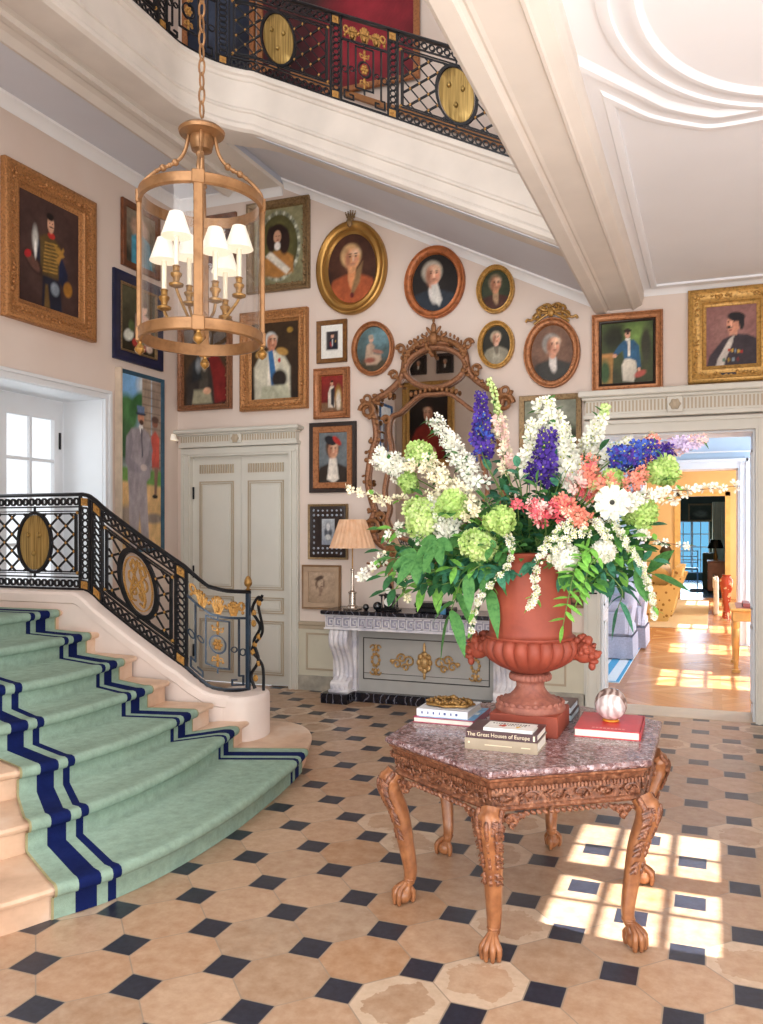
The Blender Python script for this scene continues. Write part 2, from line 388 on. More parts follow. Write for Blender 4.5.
# raking flight: soffit, stringer with mouldings, coping
YF = 6.5
def zs(x): return SZ+.06-K*(x+4.4)
b = MB(); b.loft([[(-4.4, y, zs(-4.4)), (-4.4, y, zs(-4.4)+.35), (-1.0, y, zs(-1.0)+.35), (-1.0, y, zs(-1.0))] for y in (YF+.02, WY)], cap=True)
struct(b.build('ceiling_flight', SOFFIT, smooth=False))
b = MB(); sweep(b, [(-4.40, WY, zs(-4.40)), (-1.0, WY, zs(-1.0))], [(a*.9, h*.9) for a, h in CR]); struct(b.build('trim_8', PLASTER))
def uppath(n=9):
    pts = [Vector((-4.4, HY0, 0)), Vector((-4.4, 5.9, 0))]
    R = .6
    for i in range(1, n+1):
        a = PI-(PI/2)*i/n; pts.append(Vector((-3.8+R*math.cos(a), 5.9+R*math.sin(a), 0)))
    pts += [Vector((-3.0, YF, 0)), Vector((-2.0, YF, 0)), Vector((-1.02, YF, 0))]
    return pts
def zbu(x, y):      # top of the coping / foot of the balustrade
    if y < 5.9: return 5.98+.0*(5.9-y)
    t = 5.776-K*(x+3.668)
    return min(5.98, t) if t < 5.90 else min(5.98, 5.90+(t-5.90)*.38)
def face_profile(top):
    # (outward, height below coping top)
    return [(-.25, 0), (.03, 0), (.04, -.015), (.04, -.05), (.02, -.065), (.012, -.09), (0, -.10), (0, -.335), (.01, -.345), (.02, -.36), (.02, -.375), (.008, -.385), (.008, -.47), (.02, -.48), (.03, -.50), (.03, -.535), (.005, -.56), (-.10, -.575), (-.25, -.575)]
b = MB(); rings = []; P = uppath(14)
for i, p in enumerate(P):
    t = (P[min(i+1, len(P)-1)]-P[max(i-1, 0)]).normalized(); out = Vector((t.y, -t.x, 0)); z = zbu(p.x, p.y)
    rings.append([p+out*a+Vector((0, 0, z+h)) for a, h in face_profile(0)])
b.loft(rings, cap=True); struct(b.build('trim_9', STONE, sharp=25))
# slab closing the left gallery's fascia to the soffit
b = MB(); b.box((WX, HY0, SZ+.1), (-4.44, 5.9, 5.95)); struct(b.build('floor_gallery', STONE, smooth=False))
# doors / dado / baseboard along the gallery wall
def frame_rect(b, u0, u1, z0, z1, w, d0, d1, sides='ltrb', y=WY):
    """flat moulding frame on the back wall"""
    if 'l' in sides: b.box((u0, y-d0, z0), (u0+w, y-d1, z1))
    if 'r' in sides: b.box((u1-w, y-d0, z0), (u1, y-d1, z1))
    if 't' in sides: b.box((u0+w, y-d0, z1-w), (u1-w, y-d1, z1))
    if 'b' in sides: b.box((u0+w, y-d0, z0), (u1-w, y-d1, z0+w))
def entab(b, b2, x0, x1, z0, z1, proj):
    """fluted frieze with a rosette block, cornice above"""
    h = z1-z0
    b.box((x0, WY-proj*.55, z0), (x1, WY+.01, z0+h*.62))
    b.box((x0-.03, WY-proj*.8, z0+h*.62), (x1+.03, WY+.01, z0+h*.75), .008)
    b.box((x0-.06, WY-proj, z0+h*.75), (x1+.06, WY+.01, z1), .01)
    b.box((x0-.02, WY-proj*.65, z0-.03), (x1+.02, WY+.01, z0+.01), .006)
    n = int((x1-x0)/.032)
    for i in range(n):
        x = x0+(x1-x0)*(i+.5)/n
        if abs(x-(x0+x1)/2) < .08: continue
        b2.box((x-.008, WY-proj*.55-.006, z0+.03), (x+.008, WY-proj*.5, z0+h*.56))
    c = (x0+x1)/2
    b.box((c-.07, WY-proj*.75, z0), (c+.07, WY-proj*.4, z0+h*.62), .006)
    b2.ell((c, WY-proj*.77, z0+h*.31), (.045, .02, .045)); 
    for k in range(6):
        a = k*PI/3; b2.ell((c+.035*math.cos(a), WY-proj*.78, z0+h*.31+.035*math.sin(a)), (.018, .012, .018), 6, 4)
# double door
dr = thing('door_1', 'pale grey panelled double door with fluted frieze under the dark armoured portrait', 'door', (-4.965, WY, 0), world=True); dr['kind'] = 'structure'
b = MB(); 
for (u0, w, d) in ((-5.72, .12, .05), (-4.33, .12, .05)):
    b.box((u0, WY-d, 0), (u0+w, WY+.045, 2.56)); b.box((u0+.02, WY-d-.02, 0), (u0+.045, WY-d+.001, 2.58)); b.box((u0+.085, WY-d-.015, 0), (u0+.11, WY-d+.001, 2.58))
b.box((-5.72, WY-.05, 2.56), (-4.21, WY+.045, 2.655)); b.box((-5.70, WY-.068, 2.585), (-4.23, WY-.049, 2.61)); b.build('door_frame', JOIN, dr, smooth=False)
b = MB(); b2 = MB(); entab(b, b2, -5.70, -4.22, 2.69, 2.86, .15); b.build('cornice', JOIN, dr, smooth=False); b2.build('fluting', JOINL, dr, smooth=False)
for s, (x0, x1) in enumerate(((-5.60, -4.967), (-4.963, -4.33))):
    lf = MB(); lf.box((x0, WY+.02, .01), (x1, WY+.07, 2.56)); leaf = lf.build('door_leaf', JOIN, dr, smooth=False)
    m = MB(); bb = MB()
    for z0, z1 in ((.12, .72), (.80, .98), (1.06, 2.28)):
        for w, d0 in ((.012, .012), ):
            frame_rect(m, x0+.09, x1-.09, z0, z1, w, d0, -.02, y=WY+.02)
            frame_rect(m, x0+.115, x1-.115, z0+.025, z1-.025, .008, .010, -.02, y=WY+.02)
        bb.box((x0+.14, WY+.008, z0+.05), (x1-.14, WY+.03, z1-.05), .004)
    for i in range(15):
        x = x0+.1+(x1-x0-.2)*i/14; m.box((x-.008, WY+.008, 2.37), (x+.008, WY+.03, 2.47))
    m.build('moulding', JOINL, leaf, smooth=False); bb.build('panel', JOIN, leaf, smooth=False)
    hx_ = x0+.01 if s == 0 else x1-.01
    for z in (.35, 1.25, 2.15):
        h = MB(); h.tube([(hx_, WY+.01, z-.07), (hx_, WY+.01, z+.07)], .011, 8); h.build('hinge', IRON, leaf)
# dado, rail and skirting between door and opening
b = MB(); b.box((-4.21, WY-.03, .16), (OPX0-.14, WY+.01, .70)); struct(b.build('trim_10', simple('dado_paint', 'CFC9B4', .55, 0, .03), smooth=False))
b = MB(); b.box((-4.21, WY-.055, .70), (OPX0-.14, WY+.01, .74), .008); b.box((-4.21, WY-.04, .66), (OPX0-.14, WY+.01, .70))
frame_rect(b, -4.12, -3.66, .22, .62, .02, .04, 0); frame_rect(b, -1.78, -1.32, .22, .62, .02, .04, 0); frame_rect(b, -3.5, -1.95, .22, .62, .02, .04, 0)
struct(b.build('trim_11', JOINL, smooth=False))
b = MB(); b.box((-4.21, WY-.05, 0), (OPX0-.14, WY+.01, .16)); struct(b.build('baseboard_back', BASEM, smooth=False))
# opening into the salon: casing, entablature, reveal
b = MB(); b2 = MB()
for x0, x1 in ((OPX0-.15, OPX0), (OPX1, OPX1+.15)):
    b.box((x0, WY-.05, 0), (x1, WY+.015, OPZ)); b.box((x0+.02, WY-.07, 0), (x0+.04, WY-.049, OPZ+.02)); b.box((x1-.04, WY-.065, 0), (x1-.02, WY-.049, OPZ+.02))
b.box((OPX0-.15, WY-.05, OPZ), (OPX1+.15, WY+.015, OPZ+.12)); b.box((OPX0-.14, WY-.075, OPZ+.09), (OPX1+.14, WY-.049, OPZ+.122))
entab(b, b2, OPX0-.13, OPX1+.13, OPZ+.17, OPZ+.40, .16)
dr2 = thing('door_2', 'white cased opening with fluted frieze leading through to the sunlit rooms', 'door', (-.32, WY, 0), world=True); dr2['kind'] = 'structure'
b.build('casing', JOIN, dr2, smooth=False); b2.build('fluting', JOINL, dr2, smooth=False)
b = MB(); T = WY+.42
b.box((OPX0-.01, WY+.016, 0), (OPX0+.02, T+.025, OPZ-.02)); b.box((OPX1-.02, WY+.016, 0), (OPX1+.01, T+.025, OPZ-.02)); b.box((OPX0-.01, WY+.016, OPZ-.02), (OPX1+.01, T+.025, OPZ+.01))
for z0, z1 in ((.15, .85), (1.0, 2.45)):
    for xx, sgn in ((OPX0+.02, 1), (OPX1-.02, -1)):
        b.box((xx, WY+.08, z0), (xx+.01*sgn, WY+.10, z1)); b.box((xx, T-.10, z0), (xx+.01*sgn, T-.08, z1)); b.box((xx, WY+.08, z0), (xx+.01*sgn, T-.08, z0+.02)); b.box((xx, WY+.08, z1-.02), (xx+.01*sgn, T-.08, z1))
b.build('reveal', JW, dr2, smooth=False)
# window niche in stair wall
b = MB(); DN = .50
b.box((WX-DN, NY1-.006, 1.11), (WX+.002, NY1+.02, NZ-.006)); b.box((WX-DN, NY0-.02, 1.11), (WX+.002, NY0+.006, NZ-.006)); b.box((WX-DN, NY0-.02, NZ-.006), (WX+.002, NY1+.02, NZ+.02)); b.box((WX-DN, NY0-.02, 1.07), (WX+.002, NY1+.02, 1.11))
struct(b.build('trim_12', JW, smooth=False))
b = MB(); w = .085
for (a0, a1, z0, z1) in ((NY1, NY1+w, 1.1, NZ+w), (NY0-w, NY0, 1.1, NZ+w), (NY0, NY1, NZ, NZ+w)):
    b.box((WX, a0, z0), (WX+.03, a1, z1)); 
b.box((WX+.029, NY0-w, NZ+w-.03), (WX+.05, NY1+w, NZ+w+.001)); b.box((WX+.029, NY1+w-.03, 1.1), (WX+.052, NY1+w+.001, NZ+w-.03)); b.box((WX+.029, NY1, 1.1), (WX+.04, NY1+.02, NZ))
struct(b.build('trim_13', JW, smooth=False))
wd = thing('window_1', 'white glazed casement deep in the niche of the stair wall', 'window', (WX-DN, (NY0+NY1)/2, 1.1), world=True); wd['kind'] = 'structure'
XW = WX-DN
b = MB(); b.box((XW-.06, NY0, 1.1), (XW, NY0+.1, NZ-.12)); b.box((XW-.06, NY1-.07, 1.1), (XW, NY1-.008, NZ-.12)); b.box((XW-.06, NY0, NZ-.12), (XW+.004, NY1-.008, NZ-.008)); b.box((XW-.05, (NY0+NY1)/2-.05, 1.1), (XW+.03, (NY0+NY1)/2+.05, NZ-.12))
b.build('window_frame', JW, wd, smooth=False)
hw = (NY1-NY0-.17)/2-.04
for y0 in (NY0+.1, NY1-.07-hw):
    s = MB(); y1 = y0+hw; zt = NZ-.12; rows = 4; zb0 = 1.12
    s.box((XW-.03, y0, zb0), (XW+.02, y0+.075, zt)); s.box((XW-.03, y1-.075, zb0), (XW+.02, y1, zt)); s.box((XW-.029, y0+.075, zt-.09), (XW+.019, y1-.075, zt)); s.box((XW-.029, y0+.075, zb0), (XW+.019, y1-.075, zb0+.1))
    s.box((XW-.02, (y0+y1)/2-.015, zb0+.1), (XW+.015, (y0+y1)/2+.015, zt-.09))
    for r_ in range(1, rows+1):
        z = zt-.09-r_*.42
        s.box((XW-.018, y0+.07, z-.015), (XW+.013, y1-.07, z+.015))
    sh = s.build('sash', JW, wd, smooth=False)
    g = MB(); g.box((XW-.008, y0+.07, zb0+.1), (XW-.004, y1-.07, zt-.09)); g.build('glass', GLASS, sh, smooth=False)
    h = MB(); h.tube([(XW+.025, y1-.008, 2.55), (XW+.025, y1-.008, 2.72)], .013, 8); h.build('hinge', IRON, sh)
b = MB(); b.box((XW+.02, NY0+.02, 1.1), (WX-.02, NY0+.06, NZ-.03)); b.box((XW+.06, NY0+.06, 1.1), (WX-.02, NY0+.10, NZ-.06)); b.box((XW+.15, NY0+.07, 1.2), (WX-.1, NY0+.12, NZ-.2))
tag(b.build('window_shutter', JW, loc=(XW+.3, NY0+.06, 1.1), smooth=False), 'white folded window shutter at the left side of the stair niche', 'shutter')
# upstairs wall rail
b = MB()
b.loft([[(-5.8, WY-.05+d, 6.02+.75+h-.0) , (-4.3, WY-.05+d, 6.02+.75+h)] for d, h in ((0, 0), (0, .06), (.06, .06), (.06, 0))], close=False, wrap=True)
b.loft([[(-4.3, WY-.05+d, 6.65+h), (-1.0, WY-.05+d, 6.65-K*3.3+h)] for d, h in ((0, 0), (0, .06), (.06, .06), (.06, 0))], close=False, wrap=True)
struct(b.build('trim_14', simple('stair_rail_wood', 'A9713F', .4), smooth=False))
# ---------------------------------------------------------------- staircase
R = .156
CUR = {
1: [(-3.35,2.0),(-3.1,2.25),(-2.93,2.45),(-2.80,2.62),(-2.715,2.81),(-2.60,3.06),(-2.54,3.4),(-2.53,3.8),(-2.555,4.2),(-2.64,4.8),(-2.725,5.19),(-2.84,5.5),(-2.97,5.72),(-3.13,5.87),(-3.30,5.92),(-3.50,5.90)],
2: [(-3.7,2.35),(-3.4,2.6),(-3.2,2.82),(-3.095,3.04),(-3.01,3.28),(-2.975,3.6),(-2.98,3.9),(-3.01,4.2),(-3.09,4.6),(-3.19,5.03),(-3.24,5.32)],
3: [(-4.0,2.7),(-3.7,2.95),(-3.5,3.13),(-3.40,3.30),(-3.33,3.52),(-3.30,3.8),(-3.29,4.1),(-3.32,4.4),(-3.36,4.70),(-3.40,5.05)],
4: [(-4.35,2.9),(-4.0,3.15),(-3.82,3.30),(-3.73,3.45),(-3.675,3.65),(-3.65,3.85),(-3.645,4.05),(-3.665,4.3),(-3.69,4.66),(-3.73,4.98)],
5: [(-4.7,3.1),(-4.4,3.28),(-4.15,3.45),(-4.05,3.6),(-3.97,3.8),(-3.93,4.0),(-3.935,4.25),(-3.97,4.5),(-4.02,4.78),(-4.055,5.02)],
6: [(-5.0,3.3),(-4.75,3.4),(-4.55,3.55),(-4.45,3.75),(-4.40,4.0),(-4.39,4.25),(-4.40,4.5),(-4.42,4.72),(-4.44,4.93),(-4.43,5.1)],
7: [(-5.4,3.4),(-5.1,3.5),(-4.92,3.65),(-4.82,3.85),(-4.77,4.1),(-4.77,4.4),(-4.79,4.7),(-4.80,4.88),(-4.80,5.02),(-4.80,5.2)],
8: [(-5.79,3.4),(-5.79,3.8),(-5.79,4.5),(-5.79,5.2)]}
LR = {1: (2.81, 5.19), 2: (3.04, 5.03), 3: (3.28, 4.80), 4: (3.42, 4.74), 5: (3.55, 4.84), 6: (3.72, 4.95), 7: (3.8, 5.02)}
def resamp(pts, n, s0=0.0, s1=1.0):
    L = [0]
    for i in range(1, len(pts)): L.append(L[-1]+(pts[i]-pts[i-1]).length)
    out = []; j = 0
    for i in range(n):
        d = L[-1]*(s0+(s1-s0)*i/(n-1))
        while j < len(L)-2 and L[j+1] < d: j += 1
        t = (d-L[j])/max(1e-9, L[j+1]-L[j]); out.append(pts[j].lerp(pts[j+1], min(1, max(0, t))))
    return out
dense = {k: crom(v, 14) for k, v in CUR.items()}
def with_norm(P):
    o = []
    for i, p in enumerate(P):
        t = (P[min(i+1, len(P)-1)]-P[max(i-1, 0)]).normalized(); o.append((p, Vector((t.y, -t.x, 0))))
    return o
st = thing('stone_staircase', 'curved pale stone staircase under the sea green runner', 'staircase', (-3.4, 4.2, 0), world=True)
for k in range(1, 8):
    C = with_norm(resamp(dense[k], 60)); Nx = resamp(dense[k+1], 60)
    z0, z1 = (k-1)*R, k*R
    prof = [(-.035, z0-(.02 if k > 1 else 0)), (-.035, z1-.05), (-.022, z1-.044), (-.004, z1-.038), (.004, z1-.028), (.006, z1-.018), (.0, z1-.006), (-.012, z1)]
    rows = [[p+n*a+Vector((0, 0, z)) for p, n in C] for a, z in prof]
    back = .12 if k < 7 else 0.0
    rows.append([Vector((q.x-back, q.y, z1)) for q in Nx]); rows.append([Vector((q.x-back, q.y, z0-.02 if k > 1 else 0)) for q in Nx])
    b = MB(); b.loft(rows, close=False, wrap=True)
    m = 60; last = len(rows)
    b.f.append(tuple(i*m for i in range(last))); b.f.append(tuple(i*m+m-1 for i in range(last-1, -1, -1))); b.mi += [0, 0]
    b.build('step', STEP, st, sharp=30)
b = MB(); b.box((WX+.01, 3.35, 0), (-4.9, 5.2, 7*R-.001)); b.box((WX+.01, .92, 7*R-.15), (-5.2, 3.4, 7*R)); b.build('landing', STEP, st, smooth=False)
# runner
cr = thing('stair_runner', 'sea green stair runner with navy border stripes', 'carpet', (-3.0, 4.0, 0), world=True)
def colpos(L):
    c = [0, .012, .055, .105, .155, .205, .232, .26, .305]
    mid = [.305+(L-.61)*i/16 for i in range(1, 16)]
    return c+mid+[L-x for x in reversed(c)]
stripe = lambda d, L: 'n' if (.105 <= min(d, L-d) < .205 or .26 <= min(d, L-d) < .305) else ('t' if min(d, L-d) < .012 else 'g')
parts = {'g': MB(), 'n': MB(), 't': MB()}
cols = {}
for k in range(1, 8):
    D = dense[k]; i0 = min(range(len(D)), key=lambda i: abs(D[i].y-LR[k][0])+(9 if D[i].x < -5.2 else 0)); i1 = min(range(len(D)//2, len(D)), key=lambda i: abs(D[i].y-LR[k][1]))
    seg = with_norm(D[i0:i1+1]); L = sum((seg[i][0]-seg[i-1][0]).length for i in range(1, len(seg)))
    res = []; acc = 0; j = 0
    for d in colpos(L):
        while j < len(seg)-2 and acc+(seg[j+1][0]-seg[j][0]).length < d: acc += (seg[j+1][0]-seg[j][0]).length; j += 1
        t = (d-acc)/max(1e-9, (seg[j+1][0]-seg[j][0]).length); t = min(1, max(0, t))
        res.append((seg[j][0].lerp(seg[j+1][0], t), seg[j][1].lerp(seg[j+1][1], t).normalized(), d, L))
    cols[k] = res
nc = len(cols[1])
rows = []
for k in range(1, 8):
    z0, z1 = (k-1)*R, k*R
    for a, z in [(-.022, z0+.012 if k > 1 else .002), (-.022, z1-.058), (-.012, z1-.050), (.012, z1-.044), (.022, z1-.030), (.024, z1-.012), (.016, z1+.006), (-.004, z1+.013), (-.05, z1+.012)]:
        rows.append([c[0]+c[1]*a+Vector((0, 0, z)) for c in cols[k]])
rows.append([c[0]+Vector((-.9, 0, 7*R+.012)) for c in cols[7]])
names = [stripe((colpos(3)[j]+colpos(3)[j+1])/2, 3) for j in range(nc-1)]
for key in 'gnt':
    b = parts[key]
    for i in range(len(rows)-1):
        for j in range(nc-1):
            if names[j] == key: b.add([rows[i][j], rows[i][j+1], rows[i+1][j+1], rows[i+1][j]], [(0, 1, 2, 3)])
import bmesh
def weld(o, d=1e-4):
    bm = bmesh.new(); bm.from_mesh(o.data); bmesh.ops.remove_doubles(bm, verts=bm.verts, dist=d); bm.to_mesh(o.data); bm.free(); return o
weld(parts['g'].build('pile', CG, cr, sharp=60)); 
o = weld(parts['n'].build('border_stripes', CN, cr, sharp=60)); o['label'] = 'navy border stripes'
o = weld(parts['t'].build('binding', CT, cr, sharp=60)); o['label'] = 'tan edge binding'

# ---------------------------------------------------------------- balustrades
class Bal:
    def __init__(s, plan, zfun):
        s.P = [V3((p[0], p[1], 0)) for p in plan]; s.L = [0]
        for i in range(1, len(s.P)): s.L.append(s.L[-1]+(s.P[i]-s.P[i-1]).length)
        s.z = zfun
    def at(s, u, v, w=0.0):
        i = 0
        while i < len(s.L)-2 and s.L[i+1] < u: i += 1
        t = (u-s.L[i])/(s.L[i+1]-s.L[i]); p = s.P[i].lerp(s.P[i+1], t)
        d = (s.P[i+1]-s.P[i]).normalized(); n = Vector((d.y, -d.x, 0))
        return p+n*w+Vector((0, 0, s.z(u, p)+v))
    def ux(s, x):
        return min((abs(s.at(u, 0).x-x), u) for u in [s.L[-1]*i/800 for i in range(801)])[1]
    def bar(s, b, pts, tw=.014, td=.016, w0=0.0, sub=.08):
        for (u0, v0), (u1, v1) in zip(pts, pts[1:]):
            du, dv = u1-u0, v1-v0; l = math.hypot(du, dv)
            if l < 1e-6: continue
            nx, ny = -dv/l*tw/2, du/l*tw/2; ex, ey = du/l*tw*.3, dv/l*tw*.3
            n = max(1, int(abs(du)/sub)); rings = []
            for i in range(n+1):
                t = i/n; u, v = u0-ex+(du+2*ex)*t, v0-ey+(dv+2*ey)*t
                rings.append([s.at(u+nx, v+ny, w0+td/2), s.at(u-nx, v-ny, w0+td/2), s.at(u-nx, v-ny, w0-td/2), s.at(u+nx, v+ny, w0-td/2)])
            b.loft(rings, cap=True)
    def ring(s, b, u, v, ru, rv, t=.008, td=.014, n=14, a0=0, a1=2*PI):
        full = a1-a0 > 6.2; rings = []
        for i in range(n if full else n+1):
            a = a0+(a1-a0)*i/n; ca, sa = math.cos(a), math.sin(a)
            rings.append([s.at(u+(ru+e)*ca, v+(rv+e)*sa, w) for e, w in ((t/2, td/2), (-t/2, td/2), (-t/2, -td/2), (t/2, -td/2))])
        b.loft(rings, wrap=full, cap=not full)
    def disc(s, b, u, v, ru, rv, td=.02, n=20, dome=.006, w=0):
        rings = [[s.at(u+ru*k*math.cos(2*PI*i/n), v+rv*k*math.sin(2*PI*i/n), w+h) for i in range(n)] for k, h in ((.05, td/2+dome), (.6, td/2+dome*.7), (.97, td/2), (1, 0), (.97, -td/2), (.6, -td/2-dome*.7), (.05, -td/2-dome))]
        b.loft(rings, cap=True)
    def blob(s, b, u, v, r=.01, w=0.0, rv=None, rw=None):
        c = s.at(u, v, w); b.ell(c, (r, rw or r, rv or r), 7, 5)
H = .77
def post(S, root, u0, u1):
    b = MB(); g = MB(); c = (u0+u1)/2; wd_ = u1-u0
    for u in (u0+.008, u1-.008): S.bar(b, [(u, .0), (u, H-.02)], .018, .024)
    v = .115
    while v < H-.13:
        S.ring(b, c, v, wd_*.26, .024, .010); v += .052
    for v in (.085, H-.105): S.bar(b, [(u0, v), (u1, v)], .012, .022)
    p = b.build('post', IRON, root)
    for v in (.045, H-.065):
        g.add([S.at(c+a*.03, v+d*.03, w) for w in (.014, -.014) for a, d in ((-1, -1), (1, -1), (1, 1), (-1, 1))], [(0, 1, 2, 3), (7, 6, 5, 4), (0, 4, 5, 1), (1, 5, 6, 2), (2, 6, 7, 3), (3, 7, 4, 0)])
        S.ring(g, c, v, .016, .016, .006, .036, 8); S.blob(g, c, v, .008, .016); S.blob(g, c, v, .008, -.016)
        g.build('rosette', BRGOLD, p); g = MB()
def lattice(S, root, u0, u1, uc=None, kind='plate', name='lattice_panel'):
    studs = []; b = MB(); g = MB(); L = u1-u0; uc = uc if uc is not None else (u0+u1)/2
    vb, vt = .145, .61; vc = (vb+vt)/2
    for v, w in ((.10, .012), (.128, .008), (H-.105, .012), (H-.14, .008)): S.bar(b, [(u0, v), (u1, v)], w, .018)
    n = max(3, int(round(L/.068)))
    for i in range(n):
        u = u0+L*(i+.5)/n
        for v in (.052, H-.062): S.ring(b, u, v, .024, .026, .013, .016, 10)
        for v in (.052, H-.062): S.bar(b, [(u0+L*i/n, v), (u0+L*i/n, v+.002)], .01, .012)
    for v in (vb, vt): S.bar(b, [(u0+.045, v), (u1-.045, v)], .012)
    for u in (u0+.03, u1-.03): S.bar(b, [(u, vb), (u, vt)], .012)
    S.bar(b, [(u0+.045, vb), (u0+.045, vt)], .006); S.bar(b, [(u1-.045, vb), (u1-.045, vt)], .006)
    ro, rv = .175, .24
    dx, dz = .082, .068
    def inside(u, v): return ((u-uc)/(ro+.004))**2+((v-vc)/(rv+.004))**2 < 1
    # crossing diagonals clipped by the oval
    def seg(p, q):
        steps = 24; run = []
        for i in range(steps+1):
            t = i/steps; u, v = p[0]+(q[0]-p[0])*t, p[1]+(q[1]-p[1])*t
            ok = u0+.04 <= u <= u1-.04 and vb <= v <= vt and not inside(u, v)
            if ok: run.append((u, v))
            if (not ok or i == steps) and len(run) > 1: S.bar(b, [run[0], run[-1]], .0145, .012)
            if not ok: run = []
    sl = dz/dx; k = int(L/dx)+14
    for i in range(-k, k+1):
        a = uc+i*2*dx*.5*2
        seg((a-(vt-vc)/sl, vb), (a+(vt-vc)/sl, vt)); seg((a+(vt-vc)/sl, vb), (a-(vt-vc)/sl, vt))
    for i in range(-k, k+1):
        for j in range(-5, 6):
            if (i+j) % 2: continue
            u, v = uc+i*dx, vc+j*dz
            if u0+.05 < u < u1-.05 and vb+.01 < v < vt-.01 and not inside(u, v): studs.append((u, v, .014))
    for u in (u0+.022, u1-.022):
        for v in (vb-.01, vt+.01): studs.append((u, v, .017))
    S.ring(b, uc, vc, ro, rv, .022 if kind == 'plate' else .034, .026, 36)
    S.bar(b, [(uc, vt), (uc, vt+.06)], .012); S.bar(b, [(uc, vb-.05), (uc, vb)], .012)
    p = b.build(name, IRON, root)
    for u, v, r_ in studs: g = MB(); S.blob(g, u, v, r_, 0, None, .012); g.build('gilt_stud', BRGOLD, p)
    m = MB()
    if kind == 'plate':
        S.disc(m, uc, vc, ro-.018, rv-.014, .012, 32, .006)
        for a, d in ((-.06, .06), (.06, .06), (0, -.09)):
            for w in (.016, -.016): S.blob(m, uc+a, vc+d, .02, w); S.blob(m, uc+a, vc+d+.014, .012, w*1.3)
        o = m.build('oval_plate', PLATE, p); o['label'] = 'oval gilt plate'
    else:
        rr = ro-.04
        S.ring(m, uc, vc, rr, rv-.045, .006, .02, 30)
        for s_ in (-1, 1):     # interlaced cipher of scrolling strokes
            S.bar(m, [(uc+s_*.01, vc+.17), (uc+s_*.035, vc+.05), (uc+s_*.07, vc-.09), (uc+s_*.055, vc-.15), (uc+s_*.02, vc-.14)], .011, .02)
            S.bar(m, [(uc-s_*.06, vc-.10), (uc+s_*.0, vc+.0), (uc+s_*.07, vc+.10), (uc+s_*.05, vc+.16), (uc+s_*.01, vc+.13)], .010, .02)
            S.ring(m, uc+s_*.06, vc+.02, .028, .045, .008, .02, 14); S.ring(m, uc+s_*.04, vc-.075, .026, .03, .008, .02, 12)
            S.ring(m, uc+s_*.045, vc+.11, .028, .03, .01, .02, 12)
        S.bar(m, [(uc-.07, vc-.02), (uc+.07, vc-.02)], .012, .02)
        o = m.build('monogram', BRGOLD, p)
def scroll(S, root, u0, u1, iron=None):
    iron = iron or IRON; b = MB(); g = MB(); L = u1-u0; c = (u0+u1)/2; e = L*.5
    n = 6
    S.bar(b, [(u0, H-.21), (u1, H-.21)], .018, .02)
    for s_ in (-1, 1):
        uu = c+s_*L*.36
        S.bar(b, [(uu, H-.21), (uu, .18), (uu-s_*L*.0, .12), (c+s_*L*.44, .12), (c+s_*L*.44, .05), (c+s_*L*.24, .05), (c+s_*L*.24, .09), (c+s_*L*.32, .09)], .012)
        S.bar(b, [(c+s_*L*.19, .17), (c+s_*L*.19, H-.24)], .012); S.ring(b, c+s_*L*.43, .30, L*.055, .026, .008); S.ring(b, c+s_*L*.275, .32, L*.05, .02, .008)
    S.bar(b, [(c-L*.19, H-.24), (c+L*.19, H-.24)], .012); S.bar(b, [(c-L*.19, .17), (c+L*.19, .17)], .012)
    S.bar(b, [(c, H-.24), (c, H-.21)], .012); S.bar(b, [(c, .17), (c, .13)], .012)
    rr = min(L*.13, .062)
    S.ring(b, c, .345, rr, .066, .012, .018, 20)
    S.bar(b, [(u0, .012), (u1, .012)], .024, .03)
    p = b.build('scroll_panel', iron, root)
    for i in range(6):
        a = i*PI/3; S.blob(g, c+rr*.42*math.cos(a), .345+.03*math.sin(a), .016, 0, None, .014)
    S.blob(g, c, .345, .016)
    for s_ in (-1, 1):
        z = .345+s_*.10
        S.blob(g, c, z, .014, 0, .03); S.blob(g, c, z+s_*.05, .012, 0, .026)
        for t_ in (-1, 1):
            S.ring(g, c+t_*.024, z+s_*.012, .016, .014, .008, .012, 8); S.blob(g, c+t_*.04, z+s_*.03, .010)
    g.build('gilt_arabesque', BRGOLD, p); g = MB()
    # palmette crest
    for cc_, hh_ in ((-.26, .8), (0, 1.0), (.26, .8)):
        for i in range(-3, 4):
            u = c+cc_*L; e_ = (u+i*L*.040, H-.185+.115*hh_*(1-.05*i*i)); S.bar(g, [(u+i*L*.012, H-.19), ((u+e_[0])/2+i*.004, H-.13), e_], .013, .018); S.blob(g, e_[0], e_[1], .011, 0, .014, .014)
        S.blob(g, c+cc_*L, H-.16, .018, 0, .03, .018); g.build('gilt_palmette', BRGOLD, p); g = MB()
    for s_ in (-1, 1):
        S.ring(g, c+s_*L*.40, H-.12, L*.05, .03, .014, .02, 10); S.blob(g, c+s_*L*.43, H-.17, .014); g.build('gilt_scroll', BRGOLD, p); g = MB()
def rails(S, root, u0, u1, n=40):
    b = MB(); pr = [(-.028, H-.02), (-.03, H-.008), (-.02, H+.004), (0, H+.01), (.02, H+.004), (.03, H-.008), (.028, H-.02)]
    b.loft([[S.at(u0+(u1-u0)*i/n, v, w) for w, v in pr] for i in range(n+1)], cap=True); b.build('handrail', IRON, root)
    b = MB(); b.loft([[S.at(u0+(u1-u0)*i/n, v, w) for w, v in ((-.016, 0), (-.016, .018), (.016, .018), (.016, 0))] for i in range(n+1)], cap=True); b.build('bottom_rail', IRON, root)
